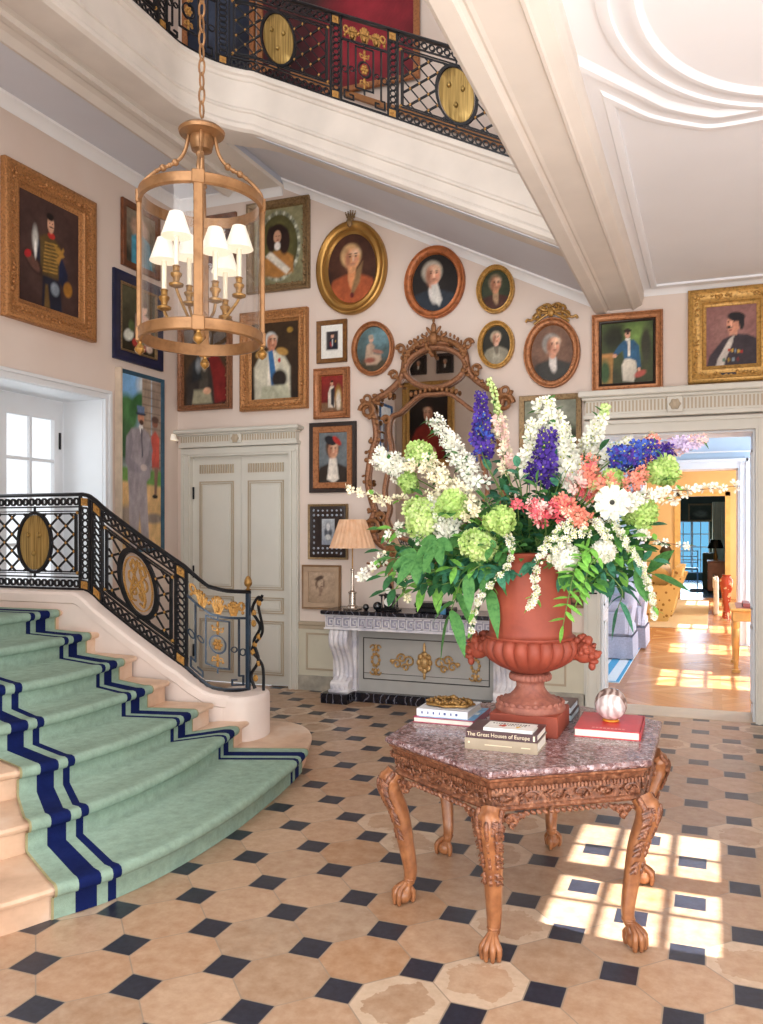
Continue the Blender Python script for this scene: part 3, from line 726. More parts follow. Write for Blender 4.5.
# lower balustrade
def lowplan():
    return crom([(-5.79, 5.2), (-5.2, 5.19), (-4.68, 5.18), (-4.3, 5.17), (-3.95, 5.17), (-3.75, 5.175), (-3.6, 5.21), (-3.47, 5.29), (-3.385, 5.40), (-3.355, 5.47)], 8)
zk = [(-9, 1.245), (-4.66, 1.245), (-4.58, 1.20)]
for px_, py_ in ((104, 605), (142, 635), (186, 668)):
    q = onY(px_, py_, 5.18); zk.append((q.x, q.z))
zk += [(-3.56, .535), (-3.46, .50), (-3.36, .485), (-3, .48)]
def zlow(u, p):
    x = p.x
    for (a, za), (b_, zb_) in zip(zk, zk[1:]):
        if a <= x <= b_: return za+(zb_-za)*(x-a)/(b_-a)
    return zk[-1][1]
S = Bal(lowplan(), zlow)
bl = thing('stair_balustrade', 'lower black and gilt wrought iron balustrade ending at the acorn newel', 'balustrade', (-4.4, 5.18, .8), world=True)
UE = S.L[-1]
uA = S.ux(-4.735); uB = S.ux(-4.625); uC = S.ux(-4.50); uD = S.ux(-3.82); uE_ = S.ux(-3.715)
rails(S, bl, 0, UE-.005)
lattice(S, bl, .12, uA, S.ux(-5.205)); post(S, bl, uA, uB); post(S, bl, uB+.012, uC)
lattice(S, bl, uC, uD, None, 'mono', 'raking_panel'); post(S, bl, uD, uE_)
scroll(S, bl, uE_, UE-.03, IRONB)
b = MB(); q = S.at(UE-.012, 0); b.box((q.x-.016, q.y-.016, q.z), (q.x+.016, q.y+.016, q.z+H), .003); b.build('newel', IRONB, bl)
# scrolled console behind the newel
q = S.at(UE-.005, 0); b = MB(); g = MB()
pts = crom([(q.x+.055, q.y+.0, q.z+.02), (q.x+.02, q.y, q.z+.12), (q.x+.085, q.y, q.z+.24), (q.x+.045, q.y, q.z+.38), (q.x+.10, q.y, q.z+.50), (q.x+.03, q.y, q.z+.62), (q.x+.08, q.y, q.z+.72), (q.x+.12, q.y, q.z+.70)], 8)
b.tube(pts, .013, 6)
pts = crom([(q.x+.13, q.y+.0, q.z+.01), (q.x+.12, q.y, q.z+.2), (q.x+.03, q.y, q.z+.32), (q.x+.12, q.y, q.z+.46), (q.x+.085, q.y, q.z+.66), (q.x+.12, q.y, q.z+.74)], 8)
b.tube(pts, .012, 6); p = b.build('newel_scroll', IRON, bl)
for i, zz in enumerate((.1, .22, .3, .36, .42, .52, .6, .68)): g.ell((q.x+.06+.03*math.sin(i*2), q.y, q.z+zz), (.022, .016, .028), 7, 5)
g.build('gilt_foliage', BRGOLD, p)
b = MB(); q = S.at(UE-.012, H)
b.lathe([(.010, 0), (.026, .008), (.012, .02), (.012, .03), (.026, .042), (.032, .06), (.028, .085), (.016, .108), (.004, .118)], (q.x, q.y, q.z), 16); o = b.build('acorn_finial', BRASSD, bl); o['label'] = 'brass acorn finial'
# plinth wall under it
b = MB(); rings = []; n = 60
for i in range(n+1):
    u = UE*i/n; p = S.at(u, 0); k = min(1, max(0, (u-(UE-.7))/.5)); hw = .12+.02*k
    f = lambda w, z: S.at(u, 0, w)*1 + Vector((0, 0, z))
    rings.append([f(-hw, -p.z), f(-hw, -.10), f(-hw-.012, -.09), f(-hw-.012, -.03), f(-hw, -.008), f(-hw+.02, 0), f(hw-.02, 0), f(hw, -.008), f(hw+.014, -.03), f(hw+.014, -.09), f(hw, -.10), f(hw, -p.z)])
b.loft(rings, cap=True); 
b.build('string_wall', simple('string_stone', 'E2D2C8', .55, 0, .05, 4, .1, 30), st, sharp=25)
# newel plinth block: rounded stone end
q = S.at(UE-.1, 0); b = MB()
pl = crom([(q.x-.17, q.y-.20), (q.x+.02, q.y-.205), (q.x+.14, q.y-.17), (q.x+.205, q.y-.06), (q.x+.205, q.y+.09), (q.x+.15, q.y+.20), (q.x+.0, q.y+.25), (q.x-.17, q.y+.20)], 6, True)
cx_, cy_ = q.x, q.y
b.loft([[(cx_+(p.x-cx_)*k, cy_+(p.y-cy_)*k, z) for p in pl] for k, z in ((1, 0), (1, q.z-.045), (.985, q.z-.02), (.94, q.z-.004), (.85, q.z))], cap=True)
b.build('newel_plinth', simple('string_stone', ''), st, sharp=30)
# upper balustrade
PU = uppath(14); UP = Bal([(p.x, p.y) for p in PU], lambda u, p: zbu(p.x, p.y)+.005)
for i, p in enumerate(UP.P):     # set back a little from the stone edge
    pass
ub = thing('gallery_balustrade', 'upper black and gilt wrought iron balustrade above the raking stone string', 'balustrade', (-3.6, 6.4, 5.9), world=True)
UL = UP.L[-1]
uO = UP.L[1]; UC = UP.L[15]
rails(UP, ub, uO-2.9, UL-.02, 70)
p1 = UP.ux(-3.0975)
def uX(px): return UP.ux(onY(px, 60, YF).x)
a0, a1 = uX(236), uX(330.6); lattice(UP, ub, a0, a1, uX(279)); post(UP, ub, a1, uX(342)); scroll(UP, ub, uX(342), uX(387.5)); post(UP, ub, uX(387.5), uX(399)); lattice(UP, ub, uX(399), uX(515), uX(457))
post(UP, ub, a0-.13, a0); s0 = a0-.13; scroll(UP, ub, s0-.52, s0); post(UP, ub, s0-.65, s0-.52); lattice(UP, ub, s0-1.75, s0-.65); post(UP, ub, s0-1.88, s0-1.75)
# ---------------------------------------------------------------- painted canvases
def raster(nx, ny, layers, seed=0):
    u, v = np.meshgrid(np.linspace(0, 1, nx), np.linspace(0, 1, ny)); img = np.zeros((ny, nx, 3)); rg = np.random.RandomState(seed)
    lo = rg.rand(9, 7); 
    yi = v*7.99; xi = u*5.99; y0 = yi.astype(int); x0 = xi.astype(int); fy = yi-y0; fx = xi-x0
    mott = (lo[y0, x0]*(1-fx)*(1-fy)+lo[y0, x0+1]*fx*(1-fy)+lo[y0+1, x0]*(1-fx)*fy+lo[y0+1, x0+1]*fx*fy)-.5
    for L in layers:
        k = L[0]
        if k == 'bg':
            c0, c1 = np.array(hx(L[1])), np.array(hx(L[2])); m = np.clip(v+mott*.6, 0, 1)[..., None]; img = c0*(1-m)+c1*m; continue
        if k == 'e':
            _, cx, cy, rx, ry, col, soft, rot = (*L, *([.12, 0][len(L)-6:]))[:8] if len(L) < 8 else L
            c, s_ = math.cos(rot), math.sin(rot); X = (u-cx)*c+(v-cy)*s_; Y = -(u-cx)*s_+(v-cy)*c
            d = np.sqrt((X/rx)**2+(Y/ry)**2); m = np.clip((1-d)/soft+.5, 0, 1)
        elif k == 'p':
            _, pts, col, soft = L if len(L) == 4 else (*L, .012)
            inside = np.zeros_like(u, bool); dist = np.full_like(u, 9.)
            n = len(pts)
            for i in range(n):
                (xa, ya), (xb, yb) = pts[i], pts[(i+1) % n]
                if ya != yb:
                    cond = ((ya > v) != (yb > v)) & (u < (xb-xa)*(v-ya)/(yb-ya)+xa); inside ^= cond
                t = np.clip(((u-xa)*(xb-xa)+(v-ya)*(yb-ya))/max(1e-9, (xb-xa)**2+(yb-ya)**2), 0, 1)
                dist = np.minimum(dist, np.hypot(u-xa-t*(xb-xa), v-ya-t*(yb-ya)))
            sd = np.where(inside, dist, -dist); m = np.clip(sd/soft+.5, 0, 1)
        cc = np.array(hx(col)); m = m[..., None]
        img = img*(1-m)+cc*(1+mott[..., None]*.35)*m
    for fq, am in (((12, .16), (26, .14)) if seed != 13 else ()):      # visible brushwork
        L2 = rg.rand(int(fq*1.3)+2, fq+2)-.5; yi = v*(L2.shape[0]-1.001); xi = u*(L2.shape[1]-1.001); y0 = yi.astype(int); x0 = xi.astype(int); fy = yi-y0; fx = xi-x0
        m = L2[y0, x0]*(1-fx)*(1-fy)+L2[y0, x0+1]*fx*(1-fy)+L2[y0+1, x0]*(1-fx)*fy+L2[y0+1, x0+1]*fx*fy
        img = img*(1+am*2*m[..., None])
    return np.clip(img*(1+rg.randn(ny, nx, 1)*.04), 0, 1)
t = NT('oil_paint'); at_ = t.n('ShaderNodeAttribute', attribute_name='Col')
t.set(Base_Color=at_.outputs['Color'], Roughness=.5, Specular_IOR_Level=.3); t.bump(t.noise(120, 3), .08, .002); OIL = t.m
def canvas(name, w, h, layers, parent, y=0, oval=False, seed=0, nx=None, mat=None):
    nx = nx or max(24, min(110, int(w*90))); ny = max(24, min(160, int(nx*h/w)))
    img = raster(nx, ny, layers, seed); vs = []; fs = []
    for j in range(ny):
        for i in range(nx): vs.append(((i/(nx-1)-.5)*w, y, (j/(ny-1)-.5)*h))
    for j in range(ny-1):
        for i in range(nx-1):
            if oval:
                a = (i+.5)/(nx-1)*2-1; c = (j+.5)/(ny-1)*2-1
                if a*a+c*c > 1.0: continue
            fs.append((j*nx+i, j*nx+i+1, (j+1)*nx+i+1, (j+1)*nx+i))
    me = bpy.data.meshes.new(name); me.from_pydata(vs, [], fs); me.materials.append(mat or OIL)
    ca = me.color_attributes.new('Col', 'FLOAT_COLOR', 'POINT')
    ca.data.foreach_set('color', np.concatenate([img, np.ones((ny, nx, 1))], 2).reshape(-1).astype(np.float32))
    o = bpy.data.objects.new(name, me); COL.objects.link(o); o.parent = parent; return o
PROF = {
 'plain': [(0, 0), (0, .030), (.08, .036), (.5, .03), (.85, .022), (.92, .024), (1, .01)],
 'scoop': [(0, 0), (0, .045), (.07, .055), (.18, .055), (.3, .040), (.6, .030), (.78, .036), (.84, .036), (.9, .022), (1, .008)],
 'wide': [(0, 0), (0, .055), (.06, .07), (.2, .075), (.32, .06), (.45, .045), (.62, .045), (.68, .05), (.75, .05), (.82, .03), (.93, .024), (1, .010)],
}
def fr_rect(b, w, h, fw, prof):
    rings = []
    for d, o_ in PROF[prof]:
        a = d*fw; rings.append([(sx*(w/2-a), -o_, sz*(h/2-a)) for sx, sz in ((-1, -1), (1, -1), (1, 1), (-1, 1))])
    b.loft(rings)
def fr_oval(b, w, h, fw, prof, n=64):
    b.loft([[((w/2-d*fw)*math.cos(2*PI*i/n), -o_, (h/2-d*fw)*math.sin(2*PI*i/n)) for i in range(n)] for d, o_ in PROF[prof]])
def orn_rect(b, w, h, fw, step=.05, r=.014, off=.3, seed=0):
    g = random.Random(seed)
    for sx, sz, L in ((0, 1, w), (0, -1, w), (1, 0, h), (-1, 0, h)):
        n = max(3, int(L/step))
        for i in range(n+1):
            p = (i/n-.5)*(L-2*off*fw)
            for kk in range(2):
                q = p+g.uniform(-.3, .3)*step; d = fw*(off+g.uniform(-.12, .25)*1.0)
                x, z = (q, sz*(h/2-d)) if sx == 0 else (sx*(w/2-d), q)
                b.ell((x, -.052, z), (r*g.uniform(.5, 1.5), r*.8, r*g.uniform(.5, 1.5)), 6, 4, Matrix.Rotation(g.uniform(0, 3), 3, 'Y'))
def picture(nm, label, wall, box, fw, prof, fmat, layers, oval=False, orn=0, group=None, inner=None, seed=0, out=.005, extra=None, mat=None, cat='painting'):
    """box: pixel rectangle surveyed on the wall plane, or metric (u0,u1,z0,z1) when wall ends in _m"""
    if wall == 'back':
        x0, y0, x1, y1 = box; ym = (y0+y1)/2; xm = (x0+x1)/2
        u0, u1 = onY(x0, ym, WY-.03).x, onY(x1, ym, WY-.03).x; z1, z0 = onY(xm, y0, WY-.03).z, onY(xm, y1, WY-.03).z
    elif wall == 'left':     # vertical sides at x0,x1; heights at left side
        x0, y0, x1, y1 = box; u0, u1 = onX(x0, y0, WX+.03).y, onX(x1, y0, WX+.03).y; z1, z0 = onX(x0, y0, WX+.03).z, onX(x0, y1, WX+.03).z
    else: u0, u1, z0, z1 = box
    w, h = u1-u0, z1-z0; uc, zc = (u0+u1)/2, (z0+z1)/2
    wl = wall.split('_')[0]
    loc, rz = {'back': ((uc, WY-out, zc), 0), 'left': ((WX+out, uc, zc), PI/2), 'rear': ((-uc, .9+out, zc), PI)}[wl]
    r = thing(nm, label, cat, loc, rz, group)
    b = MB(); (fr_oval if oval else fr_rect)(b, w, h, fw, prof)
    if orn == 2 and not oval: orn_rect(b, w, h, fw, .045, .016, .3, seed)
    if orn == 1 and not oval: orn_rect(b, w, h, fw, .09, .010, .62, seed)
    if orn and oval:
        n = int(PI*(w+h)/2/.03)
        for i in range(n): a = 2*PI*i/n; b.ell(((w/2-fw*.75)*math.cos(a), -.045, (h/2-fw*.75)*math.sin(a)), .007, 6, 4)
    f = b.build('frame', fmat, r, sharp=50)
    iw, ih = w-2*fw, h-2*fw
    if inner:      # a second inner moulding of another colour
        m2, iw_ = inner; b = MB(); (fr_oval if oval else fr_rect)(b, iw+.01, ih+.01, iw_+.005, 'plain'); b.build('inner_frame', m2, r, sharp=50); iw -= 2*iw_; ih -= 2*iw_
    canvas('canvas', iw+.02, ih+.02, layers, r, -.012, oval, seed)
    if extra: extra(r, w, h)
    return r
def bust(bg0, bg1, coat, hair, skin='D9A27E', linen='E8E2D4', cx=.5, hy=.62, hs=.115, hairv=1.0, long=False, coat2=None, sash=None, hands=False, asp=.8, turn=.02):
    """a painted half length portrait: asp = canvas width/height"""
    hs *= 1.13; k = 1/asp; hs_x = hs*k; hy -= .01
    L = [('bg', bg0, bg1), ('e', cx, hy-.1, .42, .40, bg1, .9, 0)]
    if long: L += [('e', cx-hs_x*.9, hy-.16, hs_x*.75, hs*1.9, hair, .35, 0), ('e', cx+hs_x*.9, hy-.16, hs_x*.75, hs*1.9, hair, .35, 0)]
    sh = hy-hs*1.85
    L += [('p', [(cx-hs_x*2.6, 0), (cx-hs_x*2.7, sh-hs*1.6), (cx-hs_x*1.9, sh-.02), (cx-hs_x*.6, sh+.05), (cx+hs_x*.6, sh+.05), (cx+hs_x*2.0, sh-.03), (cx+hs_x*2.8, sh-hs*1.7), (cx+hs_x*2.8, 0)], coat, .05)]
    if coat2: L += [('p', [(cx-hs_x*.8, 0), (cx-hs_x*.5, sh+.02), (cx+hs_x*.6, sh+.02), (cx+hs_x*.7, 0)], coat2, .03)]
    if hands: L += [('e', cx-.1, .14, .06*k, .045, skin, .4, .3), ('e', cx+.14, .11, .05*k, .04, skin, .4, -.3)]
    if sash: L += [('p', [(cx+hs_x*1.5, sh), (cx+hs_x*1.0, sh+.03), (cx-hs_x*1.8, .08), (cx-hs_x*1.3, .02)], sash, .03)]
    L += [('e', cx, sh+.03, hs_x*.42, hs*.9, linen, .4, 0), ('e', cx+.01, sh-.05, hs_x*.36, hs*.8, linen, .6, .2)]
    L += [('e', cx, hy-hs*.95, hs_x*.42, hs*.5, skin, .3, 0), ('e', cx-turn, hy+hs*.22, hs_x*1.02*hairv, hs*1.12*hairv, hair, .3, 0), ('e', cx+turn*.4, hy-.01, hs_x*.72, hs*.98, skin, .28, 0)]
    L += [('e', cx-hs_x*.42, hy-.02, hs_x*.26, hs*.75, 'A06A50', 1.3, 0), ('e', cx+hs_x*.22+turn, hy+hs*.5, hs_x*.4, hs*.28, 'EBC4A4', 1.5, 0), ('e', cx+hs_x*.3+turn, hy-hs*.2, hs_x*.22, hs*.2, 'D89478', 1.4, 0)]
    for s_ in (-1, 1): L += [('e', cx+turn+s_*hs_x*.29, hy+hs*.14, hs_x*.12, hs*.075, '3A2820', .9, 0), ('e', cx+turn+s_*hs_x*.29, hy+hs*.36, hs_x*.17, hs*.05, '4A3022', .8, 0)]
    L += [('e', cx+turn*1.4, hy-hs*.12, hs_x*.09, hs*.26, 'E8BFA0', .9, 0), ('e', cx+turn, hy-hs*.50, hs_x*.22, hs*.06, '9C5444', .9, 0), ('e', cx+turn*1.2, hy-hs*.62, hs_x*.3, hs*.12, 'B98468', 1.4, 0)]
    return L
soft = None
# --- stair wall
def medals(r, w, h): pass
mil = [('bg', '33201F', '4A3430'), ('e', .5, .45, .5, .5, '4A3632', .9, 0),
 ('p', [(.36, .0), (.38, .30), (.66, .30), (.70, .0)], '1C2030', .03), ('p', [(.30, .60), (.20, .42), (.25, .30), (.36, .34), (.40, .62)], '1B2136', .03), ('p', [(.64, .60), (.80, .38), (.78, .22), (.64, .28), (.58, .6)], '1B2440', .03),
 ('p', [(.34, .30), (.33, .64), (.48, .70), (.66, .63), (.64, .30)], '5C4A2A', .03)]
for i in range(9): mil += [('p', [(.38+.004*i, .33+.033*i), (.62, .35+.033*i), (.62, .363+.033*i), (.38+.004*i, .343+.033*i)], 'B08A44', .01)]
mil += [('p', [(.56, .62), (.66, .60), (.74, .54), (.70, .52), (.60, .55)], 'B48A40', .02), ('p', [(.60, .48), (.72, .62), (.74, .60), (.64, .44)], 'A87E3C', .02),
 ('e', .52, .685, .06, .03, 'B2302A', .3, 0), ('e', .51, .79, .055, .085, 'D2A488', .25, 0), ('e', .50, .855, .062, .035, '1A1414', .4, 0), ('e', .52, .765, .035, .009, '2C1C18', .5, 0), ('e', .49, .80, .008, .006, '2A1A16', .6, 0), ('e', .535, .80, .008, .006, '2A1A16', .6, 0),
 ('e', .22, .38, .17, .075, '3A2824', .25, -.5), ('e', .22, .38, .12, .05, '6A4A40', .3, -.5), ('e', .14, .44, .055, .035, 'B0282C', .3, .3), ('e', .255, .60, .045, .11, 'B9B9B4', .8, 0), ('e', .26, .50, .02, .08, 'E6E6E0', .6, 0),
 ('e', .58, .20, .07, .06, '8C98A4', .5, 0), ('e', .80, .24, .075, .07, 'A8742E', .4, .2), ('p', [(.40, .0), (.42, .22), (.46, .22), (.50, .0)], '6C5430', .02)]
picture('framed_portrait', 'large carved gilt frame with a portrait of a moustached hussar officer in gold braid', 'left', (2.4, 155, 94, 315), .20, 'wide', G_ORN, mil, orn=2, seed=3)
L = [('bg', '3A3A30', '8C8270'), ('e', .45, .7, .28, .2, 'B89880', .4, 0), ('p', [(.2, 0), (.2, .5), (.45, .62), (.8, .5), (.9, 0)], '4E9AB4', .05), ('e', .48, .76, .12, .12, 'D6A88C', .3, 0)]
picture('framed_portrait', 'brown wooden framed picture of a blue dressed figure, topmost beside the lantern', 'left', (122.5, 196.5, 160, 264), .07, 'plain', WOODF, L, seed=4)
L = [('bg', '2A2418', '55523C'), ('e', .62, .72, .13, .09, 'E0B8A0', .3, 0), ('e', .62, .80, .17, .06, '2A1A18', .3, 0), ('p', [(.4, .3), (.42, .6), (.55, .66), (.8, .6), (.9, .2), (.5, .1)], 'E2B8A8', .05), ('e', .22, .25, .14, .09, 'D8DCD0', .4, .3), ('e', .4, .16, .08, .06, 'B8443C', .5, 0), ('e', .58, .20, .1, .09, '7A8C5A', .6, 0), ('e', .75, .28, .12, .09, 'E8DCD0', .4, 0), ('e', .3, .40, .08, .09, '5A6A40', .6, 0), ('e', .62, .10, .1, .05, 'A83838', .6, 0), ('e', .82, .12, .1, .06, 'E0C8B8', .5, 0)]
picture('framed_painting', 'navy blue framed painting of a lady with roses and white flowers on the stair wall', 'left', (114, 267, 163, 357.5), .11, 'plain', NAVY, L, seed=5, inner=(G_OLD, .02))
L = [('bg', '9A9070', '8AB8DC'), ('e', .25, .93, .3, .10, '7FB4E4', .6, 0), ('e', .6, .95, .2, .07, 'D0DCE4', .7, 0), ('e', .16, .77, .26, .11, '4A7A48', .4, 0), ('e', .38, .83, .2, .06, '3E6E40', .5, .3), ('e', .1, .62, .22, .12, '3E6440', .5, 0),
 ('p', [(.52, 1), (.52, .45), (.74, .45), (.74, 1)], 'A89684', .02), ('p', [(.76, 1), (.76, .45), (1, .45), (1, 1)], '9C8A7C', .02)]
for i in range(12): L += [('p', [(.52, .48+.045*i), (1, .48+.045*i), (1, .486+.045*i), (.52, .486+.045*i)], '7C6C60', .008)]
L += [('p', [(0, .38), (0, .47), (1, .46), (1, .36)], '6E9A50', .02), ('p', [(0, 0), (0, .39), (1, .37), (1, 0)], 'D8B27C', .02), ('e', .2, .2, .3, .05, '9A8C80', .7, 0), ('e', .8, .18, .25, .03, '8E8074', .6, 0),
 ('p', [(.76, .48), (.74, .66), (.84, .70), (.95, .66), (.94, .48)], 'C9594C', .02), ('e', .84, .74, .07, .022, '8C5A48', .4, 0), ('e', .84, .765, .09, .02, '5A4038', .4, 0), ('p', [(.82, .48), (.82, .32), (.88, .32), (.92, .48)], '8A6A5C', .02), ('e', .84, .31, .07, .012, '2A2420', .4, 0),
 ('p', [(.22, .02), (.2, .40), (.36, .44), (.62, .44), (.66, .2), (.70, 0), (.52, 0), (.46, .22), (.40, 0)], 'A49CA0', .02), ('p', [(.18, .40), (.16, .62), (.26, .69), (.50, .71), (.68, .68), (.76, .60), (.72, .42), (.58, .38), (.46, .40), (.3, .20)], '9E969C', .02), ('p', [(.12, .50), (.14, .64), (.26, .69), (.30, .60), (.24, .52), (.52, .47), (.50, .44), (.2, .45)], '8C868E', .015), ('p', [(.72, .66), (.78, .58), (.72, .50), (.54, .45), (.54, .48), (.66, .54)], '8C868E', .015),
 ('e', .56, .475, .08, .02, 'C2B4B0', .3, 0), ('p', [(.44, .705), (.50, .66), (.54, .705), (.52, .73), (.46, .73)], 'F0EEEC', .01), ('p', [(.49, .70), (.52, .70), (.54, .54), (.51, .53)], '5E5A66', .01), ('e', .49, .76, .075, .032, 'C88E70', .25, 0), ('e', .50, .735, .05, .016, '4A3028', .5, 0), ('e', .49, .785, .12, .011, '2C3448', .3, 0), ('p', [(.41, .79), (.39, .83), (.58, .83), (.57, .79)], '6C84A8', .012)]
def tside(r, w, h):
    b = MB(); b.box((-w/2-.012, -.07, -h/2), (-w/2, 0, h/2)); b.box((-w/2-.03, -.075, -h/2), (-w/2-.012, .0, h/2)); o = b.build('outer_edge', simple('pale_gilt_edge', 'D8C8B4', .4, .2), r, smooth=False)
picture('framed_painting', 'tall narrow blue framed painting of a man in grey tailcoat and top hat', 'left', (119, 367.5, 164, 553), .04, 'plain', TEALF, L, seed=6, extra=tside)
# --- gallery wall
L = [('bg', '2A1C14', '5A4630')]+bust('2A1C14', '4A3828', '3A3430', '5A4A3A', 'D0A080', 'C8B8A0', .46, .80, .10, coat2='4C463E', asp=.75)[1:]+[('p', [(.55, .68), (.72, .70), (.95, .45), (.98, .05), (.72, .0), (.66, .35)], '7A2422', .05), ('p', [(.2, .3), (.22, .58), (.36, .62), (.42, .34)], '2A3034', .05), ('e', .34, .52, .06, .09, '8A9094', .9, 0), ('p', [(.2, .02), (.24, .2), (.6, .2), (.66, .02)], 'A09A80', .04), ('e', .54, .18, .09, .045, 'D8A888', .4, 0)]
picture('framed_portrait', 'dark portrait of a man in armour with a red cloak above the double door', 'back', (178.5, 322, 231.5, 410), .07, 'scoop', G_BRN, L, seed=8, orn=1)
L = bust('2C2018', '3C2C1C', 'C4C0AC', 'BFC0BC', 'CC8A6C', 'E8E0D0', .44, .76, .085, hairv=.95, coat2='E2DCCC', asp=.7)+[('p', [(.36, .62), (.46, .64), (.58, .12), (.44, .10)], '3A6C9C', .02), ('e', .66, .61, .12, .05, 'B08848', .4, -.2), ('e', .2, .60, .10, .05, 'B08848', .4, .2), ('e', .6, .5, .03, .03, 'B03030', .4, 0), ('e', .6, .26, .16, .12, '2A2420', .4, 0), ('e', .82, .88, .06, .035, 'B08A3C', .5, 0), ('p', [(.2, .0), (.24, .18), (.76, .18), (.84, 0)], 'B4B49C', .03)]
picture('framed_portrait', 'ornate gilt framed portrait of a grey haired general with a blue sash', 'back', (241, 310.5, 308, 410), .13, 'wide', G_ORN, L, orn=2, seed=9)
L = [('bg', '7E7A5A', '8C8866'), ('e', .5, .5, .44, .46, '9CA08C', .06, 0), ('e', .5, .5, .385, .41, '3C3A20', .06, 0), ('e', .5, .55, .34, .36, '5A5630', .6, 0)]
for i in range(34): a = 2*PI*i/34; L.append(('e', .5+.412*math.cos(a), .5+.435*math.sin(a), .028, .02, 'C4C4B0' if i % 2 else '6A6C5C', .5, a))
L += [('p', [(.2, .12), (.22, .34), (.40, .44), (.60, .44), (.80, .34), (.80, .14), (.5, .08)], 'A8743C', .04), ('p', [(.24, .38), (.34, .44), (.74, .18), (.66, .12)], 'D8D0C0', .03), ('e', .36, .60, .1, .17, '2A1814', .3, 0), ('e', .62, .56, .11, .18, '2A1814', .3, 0), ('e', .49, .70, .15, .09, '241410', .3, 0), ('e', .48, .62, .075, .085, 'C8987A', .25, 0), ('e', .48, .50, .06, .055, 'E0D8D0', .4, 0), ('e', .455, .635, .012, .008, '2A1A14', .6, 0), ('e', .51, .635, .012, .008, '2A1A14', .6, 0), ('e', .485, .58, .025, .008, '8A4038', .6, 0)]
picture('framed_portrait', 'gilt framed portrait of a long haired man inside a painted garland oval', 'back', (247, 200, 309.5, 291), .09, 'scoop', G_OLD, L, seed=10, orn=1)
picture('framed_portrait', 'small red brown framed portrait seen through the lantern glass', 'back', (203, 214, 236, 268), .05, 'plain', WOODF, bust('3A1C18', '4A2A24', '5A2A28', '6A5A4A', asp=.6), seed=11)
def crown(r, w, h):
    b = MB(); z = h/2-.02
    for i in (-2, -1, 0, 1, 2): b.ell((i*.022, -.05, z+.09-.006*abs(i)), (.010, .010, .03), 6, 4, Matrix.Rotation(i*.25, 3, 'Y')); b.ell((i*.028, -.05, z+.125-.006*abs(i)), .008, 6, 4)
    b.box((-.045, -.062, z+.05), (.045, -.03, z+.068), .004); b.ell((0, -.06, z+.01), (.045, .02, .05), 8, 5); b.ell((0, -.075, z-.01), (.03, .015, .05), 8, 5)
    b.build('crown_crest', G_OLD, r)
L = bust('1E1210', '4A2A1C', 'A85430', 'C8A070', 'E0A070', 'D89060', .5, .66, .135, asp=.76)+[('p', [(.60, .48), (.72, .58), (.66, .30), (.52, .12), (.46, .12)], '8C6C48', .04), ('e', .5, .12, .04, .04, '6A2420', .4, 0)]
picture('oval_portrait', 'large oval gilt portrait of a lady in orange with a small crown crest on top', 'back', (317, 221.5, 387, 314.5), .13, 'wide', simple('smooth_gilt', 'B08648', .36, .75, .12, 5), L, oval=True, seed=12, extra=crown, orn=1)
L = [('bg', 'E6E4DC', 'EEECE6'), ('p', [(.26, .26), (.26, .78), (.76, .78), (.76, .26)], '3A3436', .01), ('e', .52, .66, .06, .07, 'D2A288', .3, 0), ('e', .52, .71, .065, .03, '2A2020', .3, 0), ('p', [(.34, .27), (.38, .52), (.52, .60), (.66, .52), (.72, .27)], '1C1E2C', .03), ('e', .45, .42, .03, .08, 'B03838', .6, .3), ('p', [(.50, .56), (.54, .56), (.54, .38), (.52, .36)], 'E0E0E0', .015), ('e', .66, .50, .03, .02, 'C09848', .5, 0)]
picture('framed_photograph', 'small brown framed photograph with a wide white mount', 'back', (316.5, 320, 346.5, 362.5), .05, 'plain', simple('brown_gilt', '7A5228', .4, .2, .3, 30), L, seed=13, cat='photograph')
L = [('bg', '3E4A48', '5A7478'), ('e', .7, .75, .3, .2, '6A8C94', .8, 0), ('e', .5, .15, .5, .15, '4A4030', .7, 0), ('p', [(.26, .30), (.30, .58), (.44, .66), (.54, .56), (.5, .40), (.72, .36), (.74, .26), (.6, .16), (.3, .16)], 'B49A84', .05), ('e', .44, .72, .07, .07, 'D0A48C', .3, 0), ('e', .43, .77, .08, .05, '9A9080', .4, 0), ('e', .62, .44, .16, .04, 'A07060', .6, -.2), ('e', .40, .26, .16, .06, '8C5040', .7, 0)]
picture('oval_portrait', 'oval brown gilt picture of a seated figure against teal, just left of the mirror crest', 'back', (352, 321.5, 394, 376), .055, 'scoop', G_ORANGE, L, oval=True, seed=14)
L = [('bg', '5A1A18', '8C2A24'), ('p', [(.0, 0), (0, .25), (1, .25), (1, 0)], '7A5A40', .03), ('p', [(.34, .12), (.32, .5), (.42, .70), (.58, .70), (.60, .4), (.62, .12)], 'D8CCBC', .03), ('p', [(.44, .60), (.46, .2), (.58, .1), (.62, .5), (.6, .68)], '2E2A30', .03), ('e', .49, .78, .06, .06, 'D0A080', .3, 0), ('e', .49, .83, .06, .03, '2A1A14', .3, 0), ('e', .78, .4, .14, .3, 'A8863C', .7, 0), ('e', .78, .3, .1, .24, 'D8CCBC', .8, 0)]
picture('framed_portrait', 'small gold framed full length figure in red interior, above the red hat lady', 'back', (314, 368, 349.3, 418.5), .085, 'scoop', G_ORANGE, L, seed=15)
L = bust('4E5A62', '6C7478', '30261F', '4A3628', 'DCA888', 'E6DCD0', .5, .66, .150, asp=.75)+[('e', .42, .83, .21, .09, '1E1C22', .25, -.2), ('e', .64, .82, .16, .06, 'B8342E', .3, -.5), ('p', [(.38, .48), (.62, .48), (.70, .08), (.52, .0), (.30, .08)], 'E4DACC', .04)]
picture('framed_portrait', 'gold and black framed lady in a black and red hat, left of the mirror', 'back', (309.3, 422, 356, 492.5), .05, 'plain', G_DARK, L, seed=16, inner=(G_ORANGE, .062))
